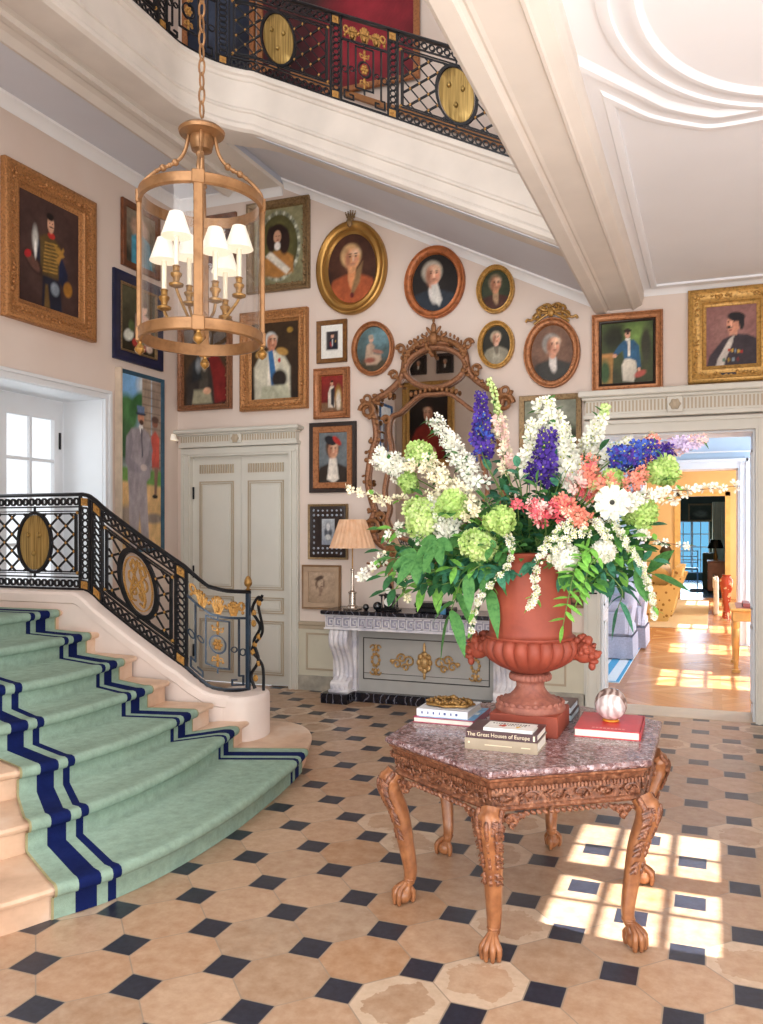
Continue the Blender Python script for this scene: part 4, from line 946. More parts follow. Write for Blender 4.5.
def openwork(r, w, h):
    b = MB(); g = MB()
    for sx in (-1, 1):
        n = 9
        for i in range(n):
            z = (i/(n-1)-.5)*(h-.12)
            for a in (0, 1): g.ell((sx*(w/2-.075), -.03, z), (.014, .006, .016), 6, 4)
    for sz in (-1, 1):
        for i in range(7):
            x = (i/6-.5)*(w-.14)
            for k in (0, 1): g.ell((x, -.03, sz*(h/2-.07-.05*k)), (.015, .006, .013), 6, 4)
    g.build('pierced_studs', simple('pewter_inlay', 'A8B0BC', .3, .5), r)
L = [('bg', '9098A4', 'B4B8BC'), ('e', .5, .5, .2, .34, '6A6E74', .8, 0), ('e', .5, .68, .12, .14, 'D0D0D0', .5, 0), ('e', .36, .4, .1, .2, '4A4E56', .7, .4), ('e', .65, .4, .1, .2, '4A4E56', .7, -.4), ('e', .5, .3, .2, .1, 'C8CAC8', .6, 0)]
picture('framed_picture', 'black pierced frame with a silvery relief, behind the table lamp', 'back', (308, 504, 347.5, 559.5), .03, 'plain', G_OLD, L, seed=17, inner=(G_DARK, .13), extra=openwork, cat='picture')
L = [('bg', 'A48C74', 'B49C84'), ('e', .46, .62, .17, .16, '6A5444', .25, 0), ('e', .49, .60, .14, .145, 'B8A088', .3, 0), ('e', .58, .6, .03, .12, '7A6454', .8, 0), ('e', .42, .78, .16, .06, '58463A', .5, .3), ('e', .5, .63, .02, .01, '4A3A30', .6, 0), ('e', .5, .52, .04, .012, '6A4A40', .6, 0), ('p', [(.38, .50), (.42, .30), (.36, .22), (.46, .22), (.56, .46)], '8A7260', .03), ('e', .3, .55, .02, .1, '6A5444', .6, .2)]
picture('framed_drawing', 'brown framed charcoal head study on tan paper, lowest beside the door', 'back', (302, 565, 340.5, 609.5), .025, 'plain', simple('drawing_frame', '8A6A4A', .4), L, seed=18, inner=(simple('tan_mount', 'B49A80', .8), .05), cat='drawing')
picture('oval_portrait', 'oval copper gilt portrait of a man in black with a white cravat, above the mirror', 'back', (404.5, 246, 465, 318.5), .085, 'scoop', m_gilt('copper_gilt', 'B0683C', .3, 16), bust('100C0C', '1C1614', '28313C', 'B0A696', 'DCA084', 'DED8D0', .46, .66, .155, asp=.82)+[('p', [(.42, .46), (.56, .48), (.66, .20), (.60, .08), (.46, .2)], 'D6D2CA', .04)], oval=True, seed=19)
picture('oval_portrait', 'small oval yellow gilt portrait of a man in brown, upper of the small pair', 'back', (476.5, 265, 514.5, 313.5), .05, 'scoop', G_YEL, bust('1E2018', '38402C', '4A2A20', '7A6A54', 'C48A68', 'A88868', .5, .66, .155, asp=.78), oval=True, seed=20)
picture('oval_portrait', 'small oval gilt portrait of a pale figure in breastplate, lower of the small pair', 'back', (477.7, 320.8, 514.5, 368.5), .05, 'scoop', G_YEL, bust('16140E', '26241A', '8C8674', 'A89880', 'D8A890', '6C6456', .5, .68, .125, coat2='A09A88', asp=.78), oval=True, seed=21)
def bow(r, w, h):
    b = MB(); z = h/2+.045
    for s_ in (-1, 1):
        for k in range(3):
            c = (s_*(.05+.045*k), -.05, z+.05-.02*k*k); b.tube([(c[0]+(.05-.008*k)*math.cos(a), -.05-.015*math.sin(a*2), c[2]+.028*math.sin(a)) for a in [2*PI*i/12 for i in range(12)]], .014, 6, closed=True)
        b.tube(crom([(s_*.04, -.05, z), (s_*.12, -.05, z-.005), (s_*.19, -.045, z-.06), (s_*.235, -.04, z-.05), (s_*.25, -.04, z-.075)], 5), .013, 6)
        b.tube(crom([(s_*.02, -.05, z-.01), (s_*.08, -.05, z-.04), (s_*.17, -.04, z-.10)], 5), .012, 6)
    b.ell((0, -.06, z+.0), (.035, .03, .05), 8, 6)
    for i in range(14): a = i*.9; b.ell((.15*math.cos(a)*(i/14), -.06, z+.03+.05*math.sin(a)*(i/14)), .016, 6, 4)
    b.build('ribbon_bow_crest', m_gilt('bow_gilt', 'B08648', .5, 30), r)
picture('oval_portrait', 'oval copper gilt portrait of a grey haired man with a ribbon bow crest', 'back', (523.7, 317.5, 580.3, 388), .075, 'scoop', G_ORANGE, bust('4A3228', '7A5A48', '3A3834', '9A948C', 'D89C80', 'D8D0C8', .52, .64, .142, asp=.8, turn=.04), oval=True, seed=22, extra=bow, orn=1)
picture('framed_painting', 'dark green landscape in a thin gilt frame partly hidden behind the white delphiniums', 'back', (519, 394.5, 581.5, 470), .055, 'plain', G_OLD, [('bg', '3A3C30', '7C806C'), ('e', .5, .8, .5, .2, '8C9080', .9, 0), ('e', .3, .3, .4, .2, '3A3C28', .6, 0), ('e', .8, .35, .25, .25, '30341F', .5, 0)], seed=23)
L = [('bg', '3A3A26', '4C5A34'), ('e', .66, .7, .26, .28, '6E8A48', .7, 0), ('e', .25, .75, .2, .2, '2A2C1C', .7, 0), ('e', .85, .6, .1, .3, '3A3A2C', .6, 0), ('p', [(0, 0), (0, .48), (.24, .48), (.22, 0)], 'A87C44', .02), ('p', [(0, .44), (0, .50), (.28, .50), (.28, .44)], 'C08A50', .01), ('e', .08, .2, .1, .2, '3E5A34', .6, 0),
 ('p', [(.42, .05), (.40, .30), (.46, .42), (.66, .42), (.68, .2), (.62, .02)], 'CFC8B8', .03), ('p', [(.24, .50), (.34, .62), (.44, .70), (.62, .70), (.72, .60), (.76, .26), (.70, .24), (.66, .36), (.56, .40), (.44, .40), (.42, .54), (.30, .46)], '2E5A7C', .02), ('p', [(.50, .70), (.52, .44), (.56, .44), (.56, .70)], 'D8D4C8', .012), ('e', .27, .46, .04, .035, 'D8A488', .3, 0), ('e', .51, .795, .055, .065, 'DCA78C', .25, 0), ('e', .51, .85, .07, .035, '2A1C18', .3, 0), ('e', .51, .715, .05, .02, 'E8E4DC', .3, 0), ('e', .74, .15, .11, .05, 'B4584C', .5, .3), ('e', .72, .22, .03, .03, 'D8A488', .4, 0), ('e', .495, .80, .008, .005, '2A1A14', .5, 0), ('e', .53, .80, .008, .005, '2A1A14', .5, 0)]
picture('framed_portrait', 'copper framed portrait of a boy in a blue jacket leaning on a pedestal', 'back', (592, 312.5, 663, 392), .075, 'scoop', G_ORANGE, L, seed=24, inner=(G_DARK, .015))
L = [('bg', '8A5A58', '8E6460'), ('e', .5, .5, .5, .5, '946A64', .9, 0), ('p', [(.02, 0), (.08, .18), (.34, .44), (.56, .52), (.80, .50), (1, .42), (1, 0)], '3A3036', .03), ('p', [(.20, .0), (.24, .12), (.46, .44), (.56, .50), (.52, .36), (.38, .08), (.36, 0)], 'C8BEB4', .02), ('p', [(.46, .50), (.44, .60), (.62, .58), (.62, .50)], 'C89078', .02), ('e', .54, .68, .13, .145, 'C88C72', .2, 0), ('e', .60, .80, .17, .075, '221C20', .25, -.1), ('e', .70, .70, .05, .12, '221C20', .3, 0), ('e', .47, .635, .06, .018, '2A1C1C', .4, 0), ('e', .45, .72, .025, .012, '2A1C1A', .5, 0), ('e', .56, .72, .025, .012, '2A1C1A', .5, 0), ('e', .50, .68, .02, .05, 'DCA88C', .7, 0), ('e', .49, .59, .035, .01, '8A4840', .5, 0)]
for i in range(5): L.append(('e', .46+.06*i, .26-.01*i, .022, .03, ['B0442C', 'C8A048', '7A8C9C', 'C8A048', 'A8342C'][i], .5, 0))
for i in range(4): L.append(('e', .36+.09*i, .10, .025, .035, ['5A7C6C', 'A8842C', '8A9CA8', '7A2C2C'][i], .5, 0))
def plaque(r, w, h):
    b = MB(); b.box((-.09, -.05, -h/2+.055), (.09, -.04, -h/2+.085), .003); b.build('nameplate', G_DARK, r)
picture('framed_portrait', 'broad yellow gilt frame with a portrait of a moustached man wearing medals', 'back', (688, 287.5, 776, 382), .16, 'wide', G_YEL, L, seed=25, extra=plaque, orn=2)
picture('framed_picture', 'tiny dark gilt framed picture low on the wall beside the cased opening', 'back', (565, 586, 583, 608), .03, 'plain', G_OLD, [('bg', '3A2A20', '6A4A34'), ('e', .5, .5, .2, .3, '9A6A4A', .6, 0)], seed=26, cat='picture')
# --- upstairs, behind the gallery balustrade
u1 = onY(421, 70, WY).x
picture('framed_painting', 'very large dark red painting on the upper wall behind the balustrade', 'back_m', (u1-1.9, u1, onY(421, 80, WY).z, 8.3), .07, 'plain', G_ORANGE, [('bg', '4A1018', '7A1C28'), ('e', .3, .7, .3, .3, '3A2424', .8, 0), ('e', .7, .3, .3, .3, '8C2430', .8, 0), ('e', .55, .75, .2, .15, '5A4038', .8, 0), ('e', .2, .2, .2, .2, '3A1018', .8, 0)], seed=27, out=.03)
picture('framed_painting', 'dark blue painting with orange frame on the upper wall, left of the red one', 'back_m', (-5.7, -4.75, 6.6, 8.2), .07, 'plain', G_ORANGE, [('bg', '141826', '2A3448'), ('e', .5, .6, .3, .3, '3A4458', .8, 0)], seed=28, out=.03)
# --- seen only in the mirror
picture('framed_portrait', 'tall gilt framed lady in red on the wall facing the mirror', 'rear_m', (4.59, 5.64, 2.95, 4.58), .14, 'wide', G_YEL, bust('14100E', '241C18', '8A2A20', '2A1C18', 'DCA88C', '8A2A20', .5, .66, .09, hands=True, asp=.66), seed=29)
for cx_, lb in ((5.32, 'left'), (4.78, 'right')):
    picture('framed_portrait', 'small dark portrait above the lady in red, the %s one in the mirror' % ('left hand' if lb == 'left' else 'right hand'), 'rear_m', (cx_-.17, cx_+.17, 4.72, 5.10), .05, 'plain', G_DARK, bust('14100E', '241C18', '2A2420', '8A8070', asp=.9), seed=30)
picture('framed_print', 'blue framed print with a white mount, reflected at the left side of the mirror', 'left_m', (1.15, 1.75, 2.9, 4.1), .05, 'plain', simple('bright_blue_frame', '3A6CA0', .4), [('bg', 'D8DCE0', 'E4E8EA'), ('p', [(.2, .15), (.2, .85), (.8, .85), (.8, .15)], '7A8CA0', .01), ('e', .5, .5, .2, .3, '8A6A5A', .5, 0)], seed=31, cat='print')
picture('framed_print', 'narrow dark framed print further along the stair wall, seen in the mirror', 'left_m', (2.0, 2.5, 3.0, 4.3), .05, 'plain', G_DARK, [('bg', '5A5048', '8A8074'), ('e', .5, .5, .25, .3, 'A84038', .5, 0)], seed=32, cat='print')
# thermostat / small lamp beside the doors
q = onY(174, 438, WY-.06)
s = thing('wall_sconce', 'tiny white shaded wall light between the tall painting and the door cornice', 'wall light', (q.x, WY, q.z))
b = MB(); b.lathe([(.055, -.03), (.035, .04), (.034, .04), (.054, -.03)], (0, -.09, 0), 16); b.build('shade', SHADE, s)
b = MB(); b.ell((0, -.01, -.02), (.03, .012, .04)); b.tube([(0, 0, -.03), (0, -.05, -.05), (0, -.09, -.03)], .006, 6); b.build('bracket', SILVER, s)
q = onY(590, 593, WY-.06)
b = MB(); b.box((q.x-.012, WY-.04, q.z-.05), (q.x+.012, WY-.03, q.z+.05), .003); b.tube([(q.x, WY-.03, q.z), (q.x, WY-.08, q.z), (q.x+.07, WY-.085, q.z)], .008, 6)
tag(b.build('coat_hook', IRON, loc=(q.x, WY-.03, q.z)), 'small black hook on the wall beside the cased opening', 'hook')
# ---------------------------------------------------------------- mirror
mq = lambda x, y: onY(x, y, WY-.06)
mr = thing('rococo_mirror', 'large gilt rococo mirror with crested top above the console table', 'mirror', (-2.64, WY-.02, 2.5), world=True)
YM = WY-.07
C0 = -2.64
def mp(pts): return [Vector((C0+x*.95, YM, z)) for x, z in pts]
# outline half, right side, measured from the photograph, mirrored about the centre
oR = [(0.0, 3.62), (.22, 3.60), (.33, 3.50), (.36, 3.36), (.42, 3.25), (.55, 3.15), (.68, 3.09), (.74, 3.02), (.70, 2.88), (.68, 2.70), (.74, 2.50), (.78, 2.25), (.74, 2.05), (.70, 1.92), (.74, 1.78), (.66, 1.60), (.46, 1.50), (.22, 1.42), (0, 1.36)]
iR = [(0, 3.10), (.15, 3.10), (.28, 3.02), (.40, 2.93), (.50, 2.89), (.53, 2.74), (.50, 2.55), (.55, 2.30), (.58, 2.1), (.52, 1.95), (.55, 1.80), (.42, 1.66), (.2, 1.60), (0, 1.58)]
full = lambda half: crom(mp([(-x, z) for x, z in reversed(half)][:-1]+half), 5)
b = MB(); outl = full(oR)
gl_ = MB(); n = len(outl)
poly = outl
gl_.v = []; gl_.add([Vector((C0, YM+.02, 2.4))]+[Vector((p.x, YM+.02, p.z)) for p in poly], [(0, i+1, i+2) for i in range(len(poly)-1)]+[(0, len(poly), 1)])
gl_.build('mirror_glass', MIRROR, mr, smooth=False)
b = MB(); inn = full(iR)
b.tube(outl, .034, 8, closed=False); b.tube([p+Vector((0, -.012, 0)) for p in inn], .022, 8)
# upper cartouche
cart = [Vector((C0+.30*math.cos(a)*(1+.08*math.cos(2*a)), YM-.01, 3.37+.205*math.sin(a))) for a in [2*PI*i/40 for i in range(40)]]
b.tube(cart, .03, 8, closed=True)
fr_ = b.build('frame', G_BRN, mr, sharp=80)
g = MB(); gr = random.Random(4)
def curl(c, r, s_, turns=1.3, th=.022, rev=1):
    pts = [(c[0]+s_*r*(1-.6*i/20)*math.cos(rev*turns*2*PI*i/20), YM-.03, c[1]+r*(1-.6*i/20)*math.sin(rev*turns*2*PI*i/20)) for i in range(21)]
    g.tube(pts, [th*(1-.5*i/20) for i in range(21)], 7)
for s_ in (-1, 1):
    curl((C0+s_*.73, 2.97), .085, s_, 1.3, .03); curl((C0+s_*.74, 3.09), .06, s_, 1.2, .022, -1); curl((C0+s_*.67, 1.76), .08, s_, 1.2, .026); curl((C0+s_*.36, 3.58), .05, s_, 1.2, .02); curl((C0+s_*.44, 3.32), .05, s_, 1.3, .018); curl((C0+s_*.52, 2.86), .045, s_); curl((C0+s_*.46, 1.50), .06, s_); curl((C0+s_*.58, 1.86), .05, s_)
    for x, z in oR[1:-1]:
        for k in range(4): g.ell((C0+s_*(x*.95+gr.uniform(-.05, .05)), YM-.035, z+gr.uniform(-.06, .06)), (gr.uniform(.012, .03), .016, gr.uniform(.012, .03)), 7, 5, Matrix.Rotation(gr.uniform(0, 3), 3, 'Y'))
    for i in range(9):
        a = PI/2-s_*(.15+i*.14); g.ell((C0+.33*math.cos(a), YM-.035, 3.40+.26*math.sin(a)), (.026, .02, .036), 7, 5, Matrix.Rotation(a+PI/2, 3, 'Y')); g.ell((C0+.36*math.cos(a+.07), YM-.03, 3.42+.30*math.sin(a+.07)), (.014, .014, .024), 6, 4)
    for i in range(5): g.ell((C0+s_*(.04+.05*i), YM-.04, 3.15-.01*i), (.02, .018, .028), 7, 5)
g.ell((C0, YM-.05, 3.66), (.05, .03, .07), 8, 6); g.ell((C0, YM-.04, 3.76), (.03, .02, .06), 8, 6); g.ell((C0, YM-.04, 3.84), (.016, .014, .03), 6, 4)
for s_ in (-1, 1): g.ell((C0+s_*.05, YM-.04, 3.74), (.018, .015, .05), 7, 5, Matrix.Rotation(s_*.6, 3, 'Y')); g.ell((C0+s_*.10, YM-.04, 3.68), (.02, .018, .045), 7, 5, Matrix.Rotation(s_*1.0, 3, 'Y'))
for k in range(6): g.ell((C0+gr.uniform(-.08, .08), YM-.06, 3.52+gr.uniform(-.05, .08)), .022, 7, 5)
g.build('carved_ornament', m_gilt('mirror_carving', '93653F', .7, 60), fr_)
# ---------------------------------------------------------------- lantern
LX, LY, LZ = -2.41, 3.48, 2.69
la = thing('hanging_lantern', 'large cylindrical brass and glass lantern hanging on a chain over the stairs', 'lantern', (LX, LY, LZ), world=True)
RR = .298; Ht = .69
def ringband(b, z0, z1, r, t=.012, n=64):
    b.loft([[(LX+rr*math.cos(2*PI*i/n), LY+rr*math.sin(2*PI*i/n), z) for i in range(n)] for rr, z in ((r-t, z0), (r, z0), (r+.008, z0+.006), (r+.004, (z0+z1)/2), (r+.008, z1-.006), (r, z1), (r-t, z1))], wrap=True)
b = MB(); ringband(b, LZ-.03, LZ+.03, RR); b.build('bottom_ring', BRASS, la)
b = MB(); ringband(b, LZ+Ht-.035, LZ+Ht+.02, RR); b.build('top_ring', BRASS, la)
VA = math.atan2(-LY, -LX)    # direction towards the room's middle
angs = [VA+math.radians(a) for a in (-3, 87, 177, 267)]
for a in angs:
    b = MB(); b.M = Matrix.Translation((LX+RR*math.cos(a), LY+RR*math.sin(a), 0)) @ Matrix.Rotation(a, 4, 'Z')
    b.box((-.008, -.022, LZ-.03), (.014, .022, LZ+Ht+.02), .004); b.box((-.008, -.03, LZ-.035), (.018, .03, LZ+.035), .004); b.box((-.008, -.03, LZ+Ht-.04), (.018, .03, LZ+Ht+.025), .004)
    b.build('upright', BRASS, la)
    b = MB(); b.M = Matrix.Translation((LX+RR*math.cos(a), LY+RR*math.sin(a), LZ)); b.lathe([(.003, -.10), (.022, -.085), (.026, -.07), (.018, -.055), (.010, -.045), (.012, -.035), (.008, -.03)], (0, 0, 0), 12)
    b.build('ball_finial', BRASSD, la)
    ca, sa = math.cos(a), math.sin(a)
    P = crom([(RR, Ht+.02), (RR-.01, Ht+.06), (RR-.08, Ht+.13), (RR-.17, Ht+.18), (RR-.215, Ht+.24), (RR-.235, Ht+.33)], 6)
    b = MB(); b.tube([(LX+p.x*ca, LY+p.x*sa, LZ+p.y) for p in P], .0095, 8)
    for k, rr in ((14, .018), (16, .013), (18, .018), (12, .012)): b.ell((LX+P[k].x*ca, LY+P[k].x*sa, LZ+P[k].y), rr, 8, 6)
    b.build('crown_arm', BRASS, la)
b = MB(); b.lathe([(.02, .29), (.05, .30), (.06, .34), (.055, .37), (.075, .375), (.11, .38), (.115, .395), (.10, .41), (.05, .418), (.02, .42)], (LX, LY, LZ+Ht-.05), 28); b.build('crown_cap', BRASS, la)
n = 64; b = MB(); b.loft([[(LX+(RR-.006)*math.cos(2*PI*i/n), LY+(RR-.006)*math.sin(2*PI*i/n), z) for i in range(n)] for z in (LZ+.0, LZ+Ht)])
b.build('glass_cylinder', GLASS, la)
b = MB(); z = LZ+Ht+.38
b.tube([(LX+.022*math.cos(a), LY, z+.022*math.sin(a)) for a in [2*PI*i/14 for i in range(14)]], .006, 6, closed=True); z += .035; k = 0
while z < 7.2:
    ax = (1, 0) if k % 2 else (0, 1); hl = .042
    b.tube([(LX+ax[0]*.016*math.cos(a), LY+ax[1]*.016*math.cos(a), z+hl+(hl)*math.sin(a)) for a in [2*PI*i/12 for i in range(12)]], .0055, 6, closed=True); z += hl*2-.012; k += 1
b.build('chain', BRASS, la)
b = MB(); b.tube([(LX, LY, LZ+.1), (LX, LY, LZ+Ht+.3)], .012, 8); b.lathe([(.002, -.12), (.022, -.10), (.014, -.07), (.03, -.04), (.04, 0), (.02, .03)], (LX, LY, LZ+.1), 14); b.build('central_stem', BRASS, la)
for k in range(6):
    a = VA+math.radians(20+60*k); ca, sa = math.cos(a), math.sin(a); r = .185; zc = LZ+.13+(.07 if k % 2 else 0)
    lt = MB(); lt.tube(crom([(LX, LY, LZ+.12), (LX+.08*ca, LY+.08*sa, LZ+.07), (LX+.16*ca, LY+.16*sa, zc-.04), (LX+r*ca, LY+r*sa, zc)], 6), .008, 7)
    lt.lathe([(.01, 0), (.034, .01), (.036, .02), (.014, .03), (.018, .05), (.026, .06), (.028, .07), (.016, .08), (.016, .10), (.020, .104), (.014, .11)], (LX+r*ca, LY+r*sa, zc), 14); cd = lt.build('candle_arm', BRASSD, la)
    lt = MB(); lt.lathe([(.0125, 0), (.0125, .20), (.004, .205)], (LX+r*ca, LY+r*sa, zc+.10), 12); lt.build('candle', CANDLE, cd)
    lt = MB(); lt.lathe([(.072, 0), (.034, .115), (.032, .115), (.070, 0)], (LX+r*ca, LY+r*sa, zc+.25), 24); lt.build('shade', SHADE, cd)
# ---------------------------------------------------------------- console table
ct = thing('console_table', 'grey painted and white marble console table with greek key frieze', 'console table', (-2.66, 7.6, 0), world=True)
X0, X1, YC = -3.62, -1.70, 7.36
b = MB(); b.box((X0-.06, YC-.04, .885), (X1+.06, WY-.06, .925), .008); o = b.build('tabletop', MARBK, ct); o['label'] = 'black marble top'
b = MB(); b.box((X0-.02, YC, .735), (X1+.02, WY-.08, .885)); b.box((X0-.03, YC-.012, .735), (X1+.03, WY-.08, .75)); b.box((X0-.03, YC-.012, .872), (X1+.03, WY-.08, .886))
kp = .085; x = X0
while x < X1-kp:
    for (a0, a1, z0, z1) in ((0, .9, .855, .865), (0, .10, .765, .865), (.1, .9, .765, .775), (.78, .9, .765, .835), (.34, .9, .828, .838), (.34, .46, .795, .838), (.34, .64, .793, .802)):
        b.box((x+a0*kp, YC-.012, z0), (x+a1*kp, YC+.002, z1))
    x += kp
fz = b.build('greek_key_frieze', MARBW, ct, smooth=False)
b = MB(); b.box((X0-.01, YC-.0025, .76), (X1+.01, YC+.01, .868)); b.build('frieze_ground', simple('shaded_marble_ground', '9C9AA8', .5, 0, .05, 8), fz, smooth=False)
for s_, xc in ((1, X0+.12), (-1, X1-.12)):
    b = MB(); prof = crom([(YC+.03, .735), (YC-.015, .69), (YC-.02, .60), (YC+.05, .50), (YC+.11, .38), (YC+.12, .25), (YC+.06, .20), (YC+.02, .16), (YC+.04, .115)], 6)
    for k in range(4):
        xx = xc-.075+.05*k
        b.tube([(xx, p.x+.03, p.y) for p in prof], .03, 8)
    b.loft([[(xc-.09, p.x+.04, p.y), (xc+.09, p.x+.04, p.y), (xc+.09, p.x+.16, p.y), (xc-.09, p.x+.16, p.y)] for p in prof], cap=True)
    b.tube([(xc-.10, YC+.05, .67), (xc+.10, YC+.05, .67)], .05, 12); b.tube([(xc-.10, YC+.07, .17), (xc+.10, YC+.07, .17)], .045, 12)
    b.box((xc-.13+.0, YC+.16, .10), (xc+.13, WY-.08, .735))
    b.box((xc-.11, YC, .10), (xc+.11, WY-.1, .13), .006)
    b.build('scrolled_leg', MARBW, ct, sharp=50)
b = MB(); b.box((X0-.05, YC-.05, 0), (X0+.24, WY-.06, .10), .006); b.box((X1-.24, YC-.05, 0), (X1+.05, WY-.06, .10), .006); b.box((X0+.2, YC+.13, 0), (X1-.2, WY-.06, .095), .006); o = b.build('plinth', MARBK, ct); o['label'] = 'black veined marble plinth'
GP = simple('grey_painted_panel', 'A5A39E', .5, 0, .05, 6)
b = MB(); b.box((X0+.2, YC+.22, .09), (X1-.2, YC+.26, .735)); pn = b.build('back_panel', GP, ct, smooth=False)
b = MB()
for w_, o_ in ((.008, .008),):
    y = YC+.22; x0, x1, z0, z1 = X0+.30, X1-.30, .22, .64
    b.box((x0, y-.008, z0), (x0+w_, y, z1)); b.box((x1-w_, y-.008, z0), (x1, y, z1)); b.box((x0, y-.008, z0), (x1, y, z0+w_)); b.box((x0, y-.008, z1-w_), (x1, y, z1)); b.box((x0, y-.004, z0+.06), (x1, y, z0+.064))
b.build('panel_line', simple('black_line', '2A2624', .5), pn, smooth=False)
g = MB(); gr = random.Random(5); y = YC+.205; xm = (X0+X1)/2; zc = .42
for a in range(8): g.ell((xm+.055*math.cos(a*PI/4), y, zc+.08*math.sin(a*PI/4)), (.03, .02, .035), 7, 5, Matrix.Rotation(-a*PI/4, 3, 'Y'))
g.ell((xm, y-.015, zc), (.045, .025, .06), 8, 6); g.ell((xm, y, zc+.14), (.015, .012, .06), 7, 5); g.ell((xm, y, zc-.13), (.015, .012, .04), 7, 5)
for s_ in (-1, 1):
    for cx_, cz_, r_ in ((.16, .0, .06), (.24, .03, .05), (.29, -.03, .05), (.2, -.06, .04)):
        g.tube([(xm+s_*(cx_+r_*(1-i/22)*math.cos(i*.45)), y, zc+cz_+r_*(1-i/22)*math.sin(i*.45)) for i in range(18)], .010, 6)
    g.ell((xm+s_*.34, y, zc), (.03, .012, .02), 7, 5)
    xs_ = xm+s_*.52
    for i in range(9): a = i*PI*2/9; g.ell((xs_+.04*math.cos(a), y, zc+.06*math.sin(a)), (.017, .012, .02), 6, 4)
    for k in (-1, 1):
        g.ell((xs_, y, zc+k*.12), (.02, .012, .04), 6, 4)
        for t_ in (-1, 1): g.tube([(xs_+t_*(.03+.03*(1-i/12)*math.cos(i*.6)), y, zc+k*(.12+.03*math.sin(i*.6))) for i in range(11)], .008, 6)
g.build('gilt_mounts', m_gilt('mount_gilt', 'BC9660', .4, 40, .35), pn)
TZ = .925
# lamp
q = onY(352.5, 605, 7.5); lx, ly = q.x, 7.5
lm = thing('table_lamp', 'silver column table lamp with pleated peach shade on the console', 'lamp', (lx, ly, TZ), world=True)
b = MB(); b.box((lx-.075, ly-.075, TZ), (lx+.075, ly+.075, TZ+.02), .005); b.lathe([(.06, .02), (.058, .035), (.04, .045), (.036, .06), (.036, .16), (.044, .165), (.044, .175), (.025, .185), (.018, .20), (.015, .36), (.017, .39), (.022, .395), (.022, .405), (.012, .41)], (lx, ly, TZ), 24); b.build('base', SILVER, lm)
b = MB(); n = 96; z0, z1 = TZ+.425, TZ+.655
zz = (onY(352, 548, ly).z, onY(352, 519.5, ly).z); z0, z1 = zz
b.tube([(lx, ly, TZ+.405), (lx, ly, z0+.03)], .007, 8); b.build('stem', BRASSD, lm) if False else None
st_ = MB(); st_.tube([(lx, ly, TZ+.40), (lx, ly, z1-.02)], .007, 8); st_.build('stem', BRASSD, lm)
b = MB(); r1 = (onY(374, 548, ly).x-onY(332, 548, ly).x)/2; r0 = r1*.56
rings = []
for r_, z in ((r1, z0), (r0, z1), (r0-.004, z1), (r1-.004, z0)):
    rings.append([(lx+(r_+(.004 if i % 4 < 2 else -.002))*math.cos(2*PI*i/n), ly+(r_+(.004 if i % 4 < 2 else -.002))*math.sin(2*PI*i/n), z) for i in range(n)])
b.loft(rings, wrap=True)
t = NT('pleated_silk'); t.set(Base_Color=t.ramp(t.noise(12), [(.3, hx('D9A882')), (.7, hx('E8C2A0'))]), Roughness=.8, Emission_Color=hx('FFC090'), Emission_Strength=.06)
b.build('lamp_shade', t.m, lm, sharp=10)
# two dark glass spheres, clock, boxes
for px_, r_, lb in ((366, .032, 'smaller dark glass ball on the console, nearer the lamp'), (377.5, .045, 'larger black glass ball on the console, nearer the clock')):
    q = onY(px_, 603, 7.48); b = MB(); b.ell((q.x, 7.48, TZ+r_), r_, 20, 14); b.ell((q.x, 7.48, TZ+.004), (.02, .02, .006), 12, 4)
    tag(b.build('glass_ball', simple('dark_glass_ball', '14161A', .05, 0, .4, 6, spec=1.0), loc=(q.x, 7.48, TZ)), lb, 'ball')
q = onY(389.5, 600, 7.5); kx = q.x
ck = thing('mantel_clock', 'small black tiered clock with white dial on the console', 'clock', (kx, 7.5, TZ), world=True)
b = MB(); b.box((kx-.10, 7.42, TZ), (kx+.10, 7.58, TZ+.018), .004); b.box((kx-.08, 7.44, TZ+.018), (kx+.08, 7.56, TZ+.035), .004); b.box((kx-.09, 7.43, TZ+.15), (kx+.09, 7.57, TZ+.165), .004)
for sx in (-1, 1):
    for sy in (-1, 1): b.lathe([(.010, 0), (.012, .02), (.008, .03), (.008, .09), (.012, .11), (.010, .12)], (kx+sx*.065, 7.5+sy*.045, TZ+.033), 10)
b.box((kx-.045, 7.47, TZ+.035), (kx+.045, 7.55, TZ+.15)); b.lathe([(.05, 0), (.035, .03), (.02, .05), (.03, .07), (.012, .10), (.006, .14)], (kx, 7.5, TZ+.165), 14); b.build('case', BLACK, ck)
b = MB(); b.M = Matrix.Translation((kx, 7.465, TZ+.09)) @ Matrix.Rotation(PI/2, 4, 'X'); b.lathe([(.042, 0), (.042, .006), (.038, .01)], (0, 0, 0), 24); b.build('dial', simple('white_enamel', 'ECE8E0', .3), ck)
b = MB(); b.M = Matrix.Translation((kx, 7.46, TZ+.20)) @ Matrix.Rotation(PI/2, 4, 'X'); b.lathe([(.03, -.01), (.032, 0), (.028, .006)], (0, 0, 0), 16); b.build('small_dial', simple('white_enamel', ''), ck)
b = MB(); b.box((kx-.028, 7.52, TZ+.165), (kx+.028, 7.56, TZ+.52), .004); b.tube(crom([(kx-.26, 7.54, TZ+.47), (kx-.17, 7.54, TZ+.44), (kx-.08, 7.54, TZ+.47), (kx, 7.54, TZ+.46), (kx+.06, 7.54, TZ+.52)], 5), [.012]*5+[.03]*10+[.02]*6, 8); b.build('bronze_bracket', G_BRN, ck)
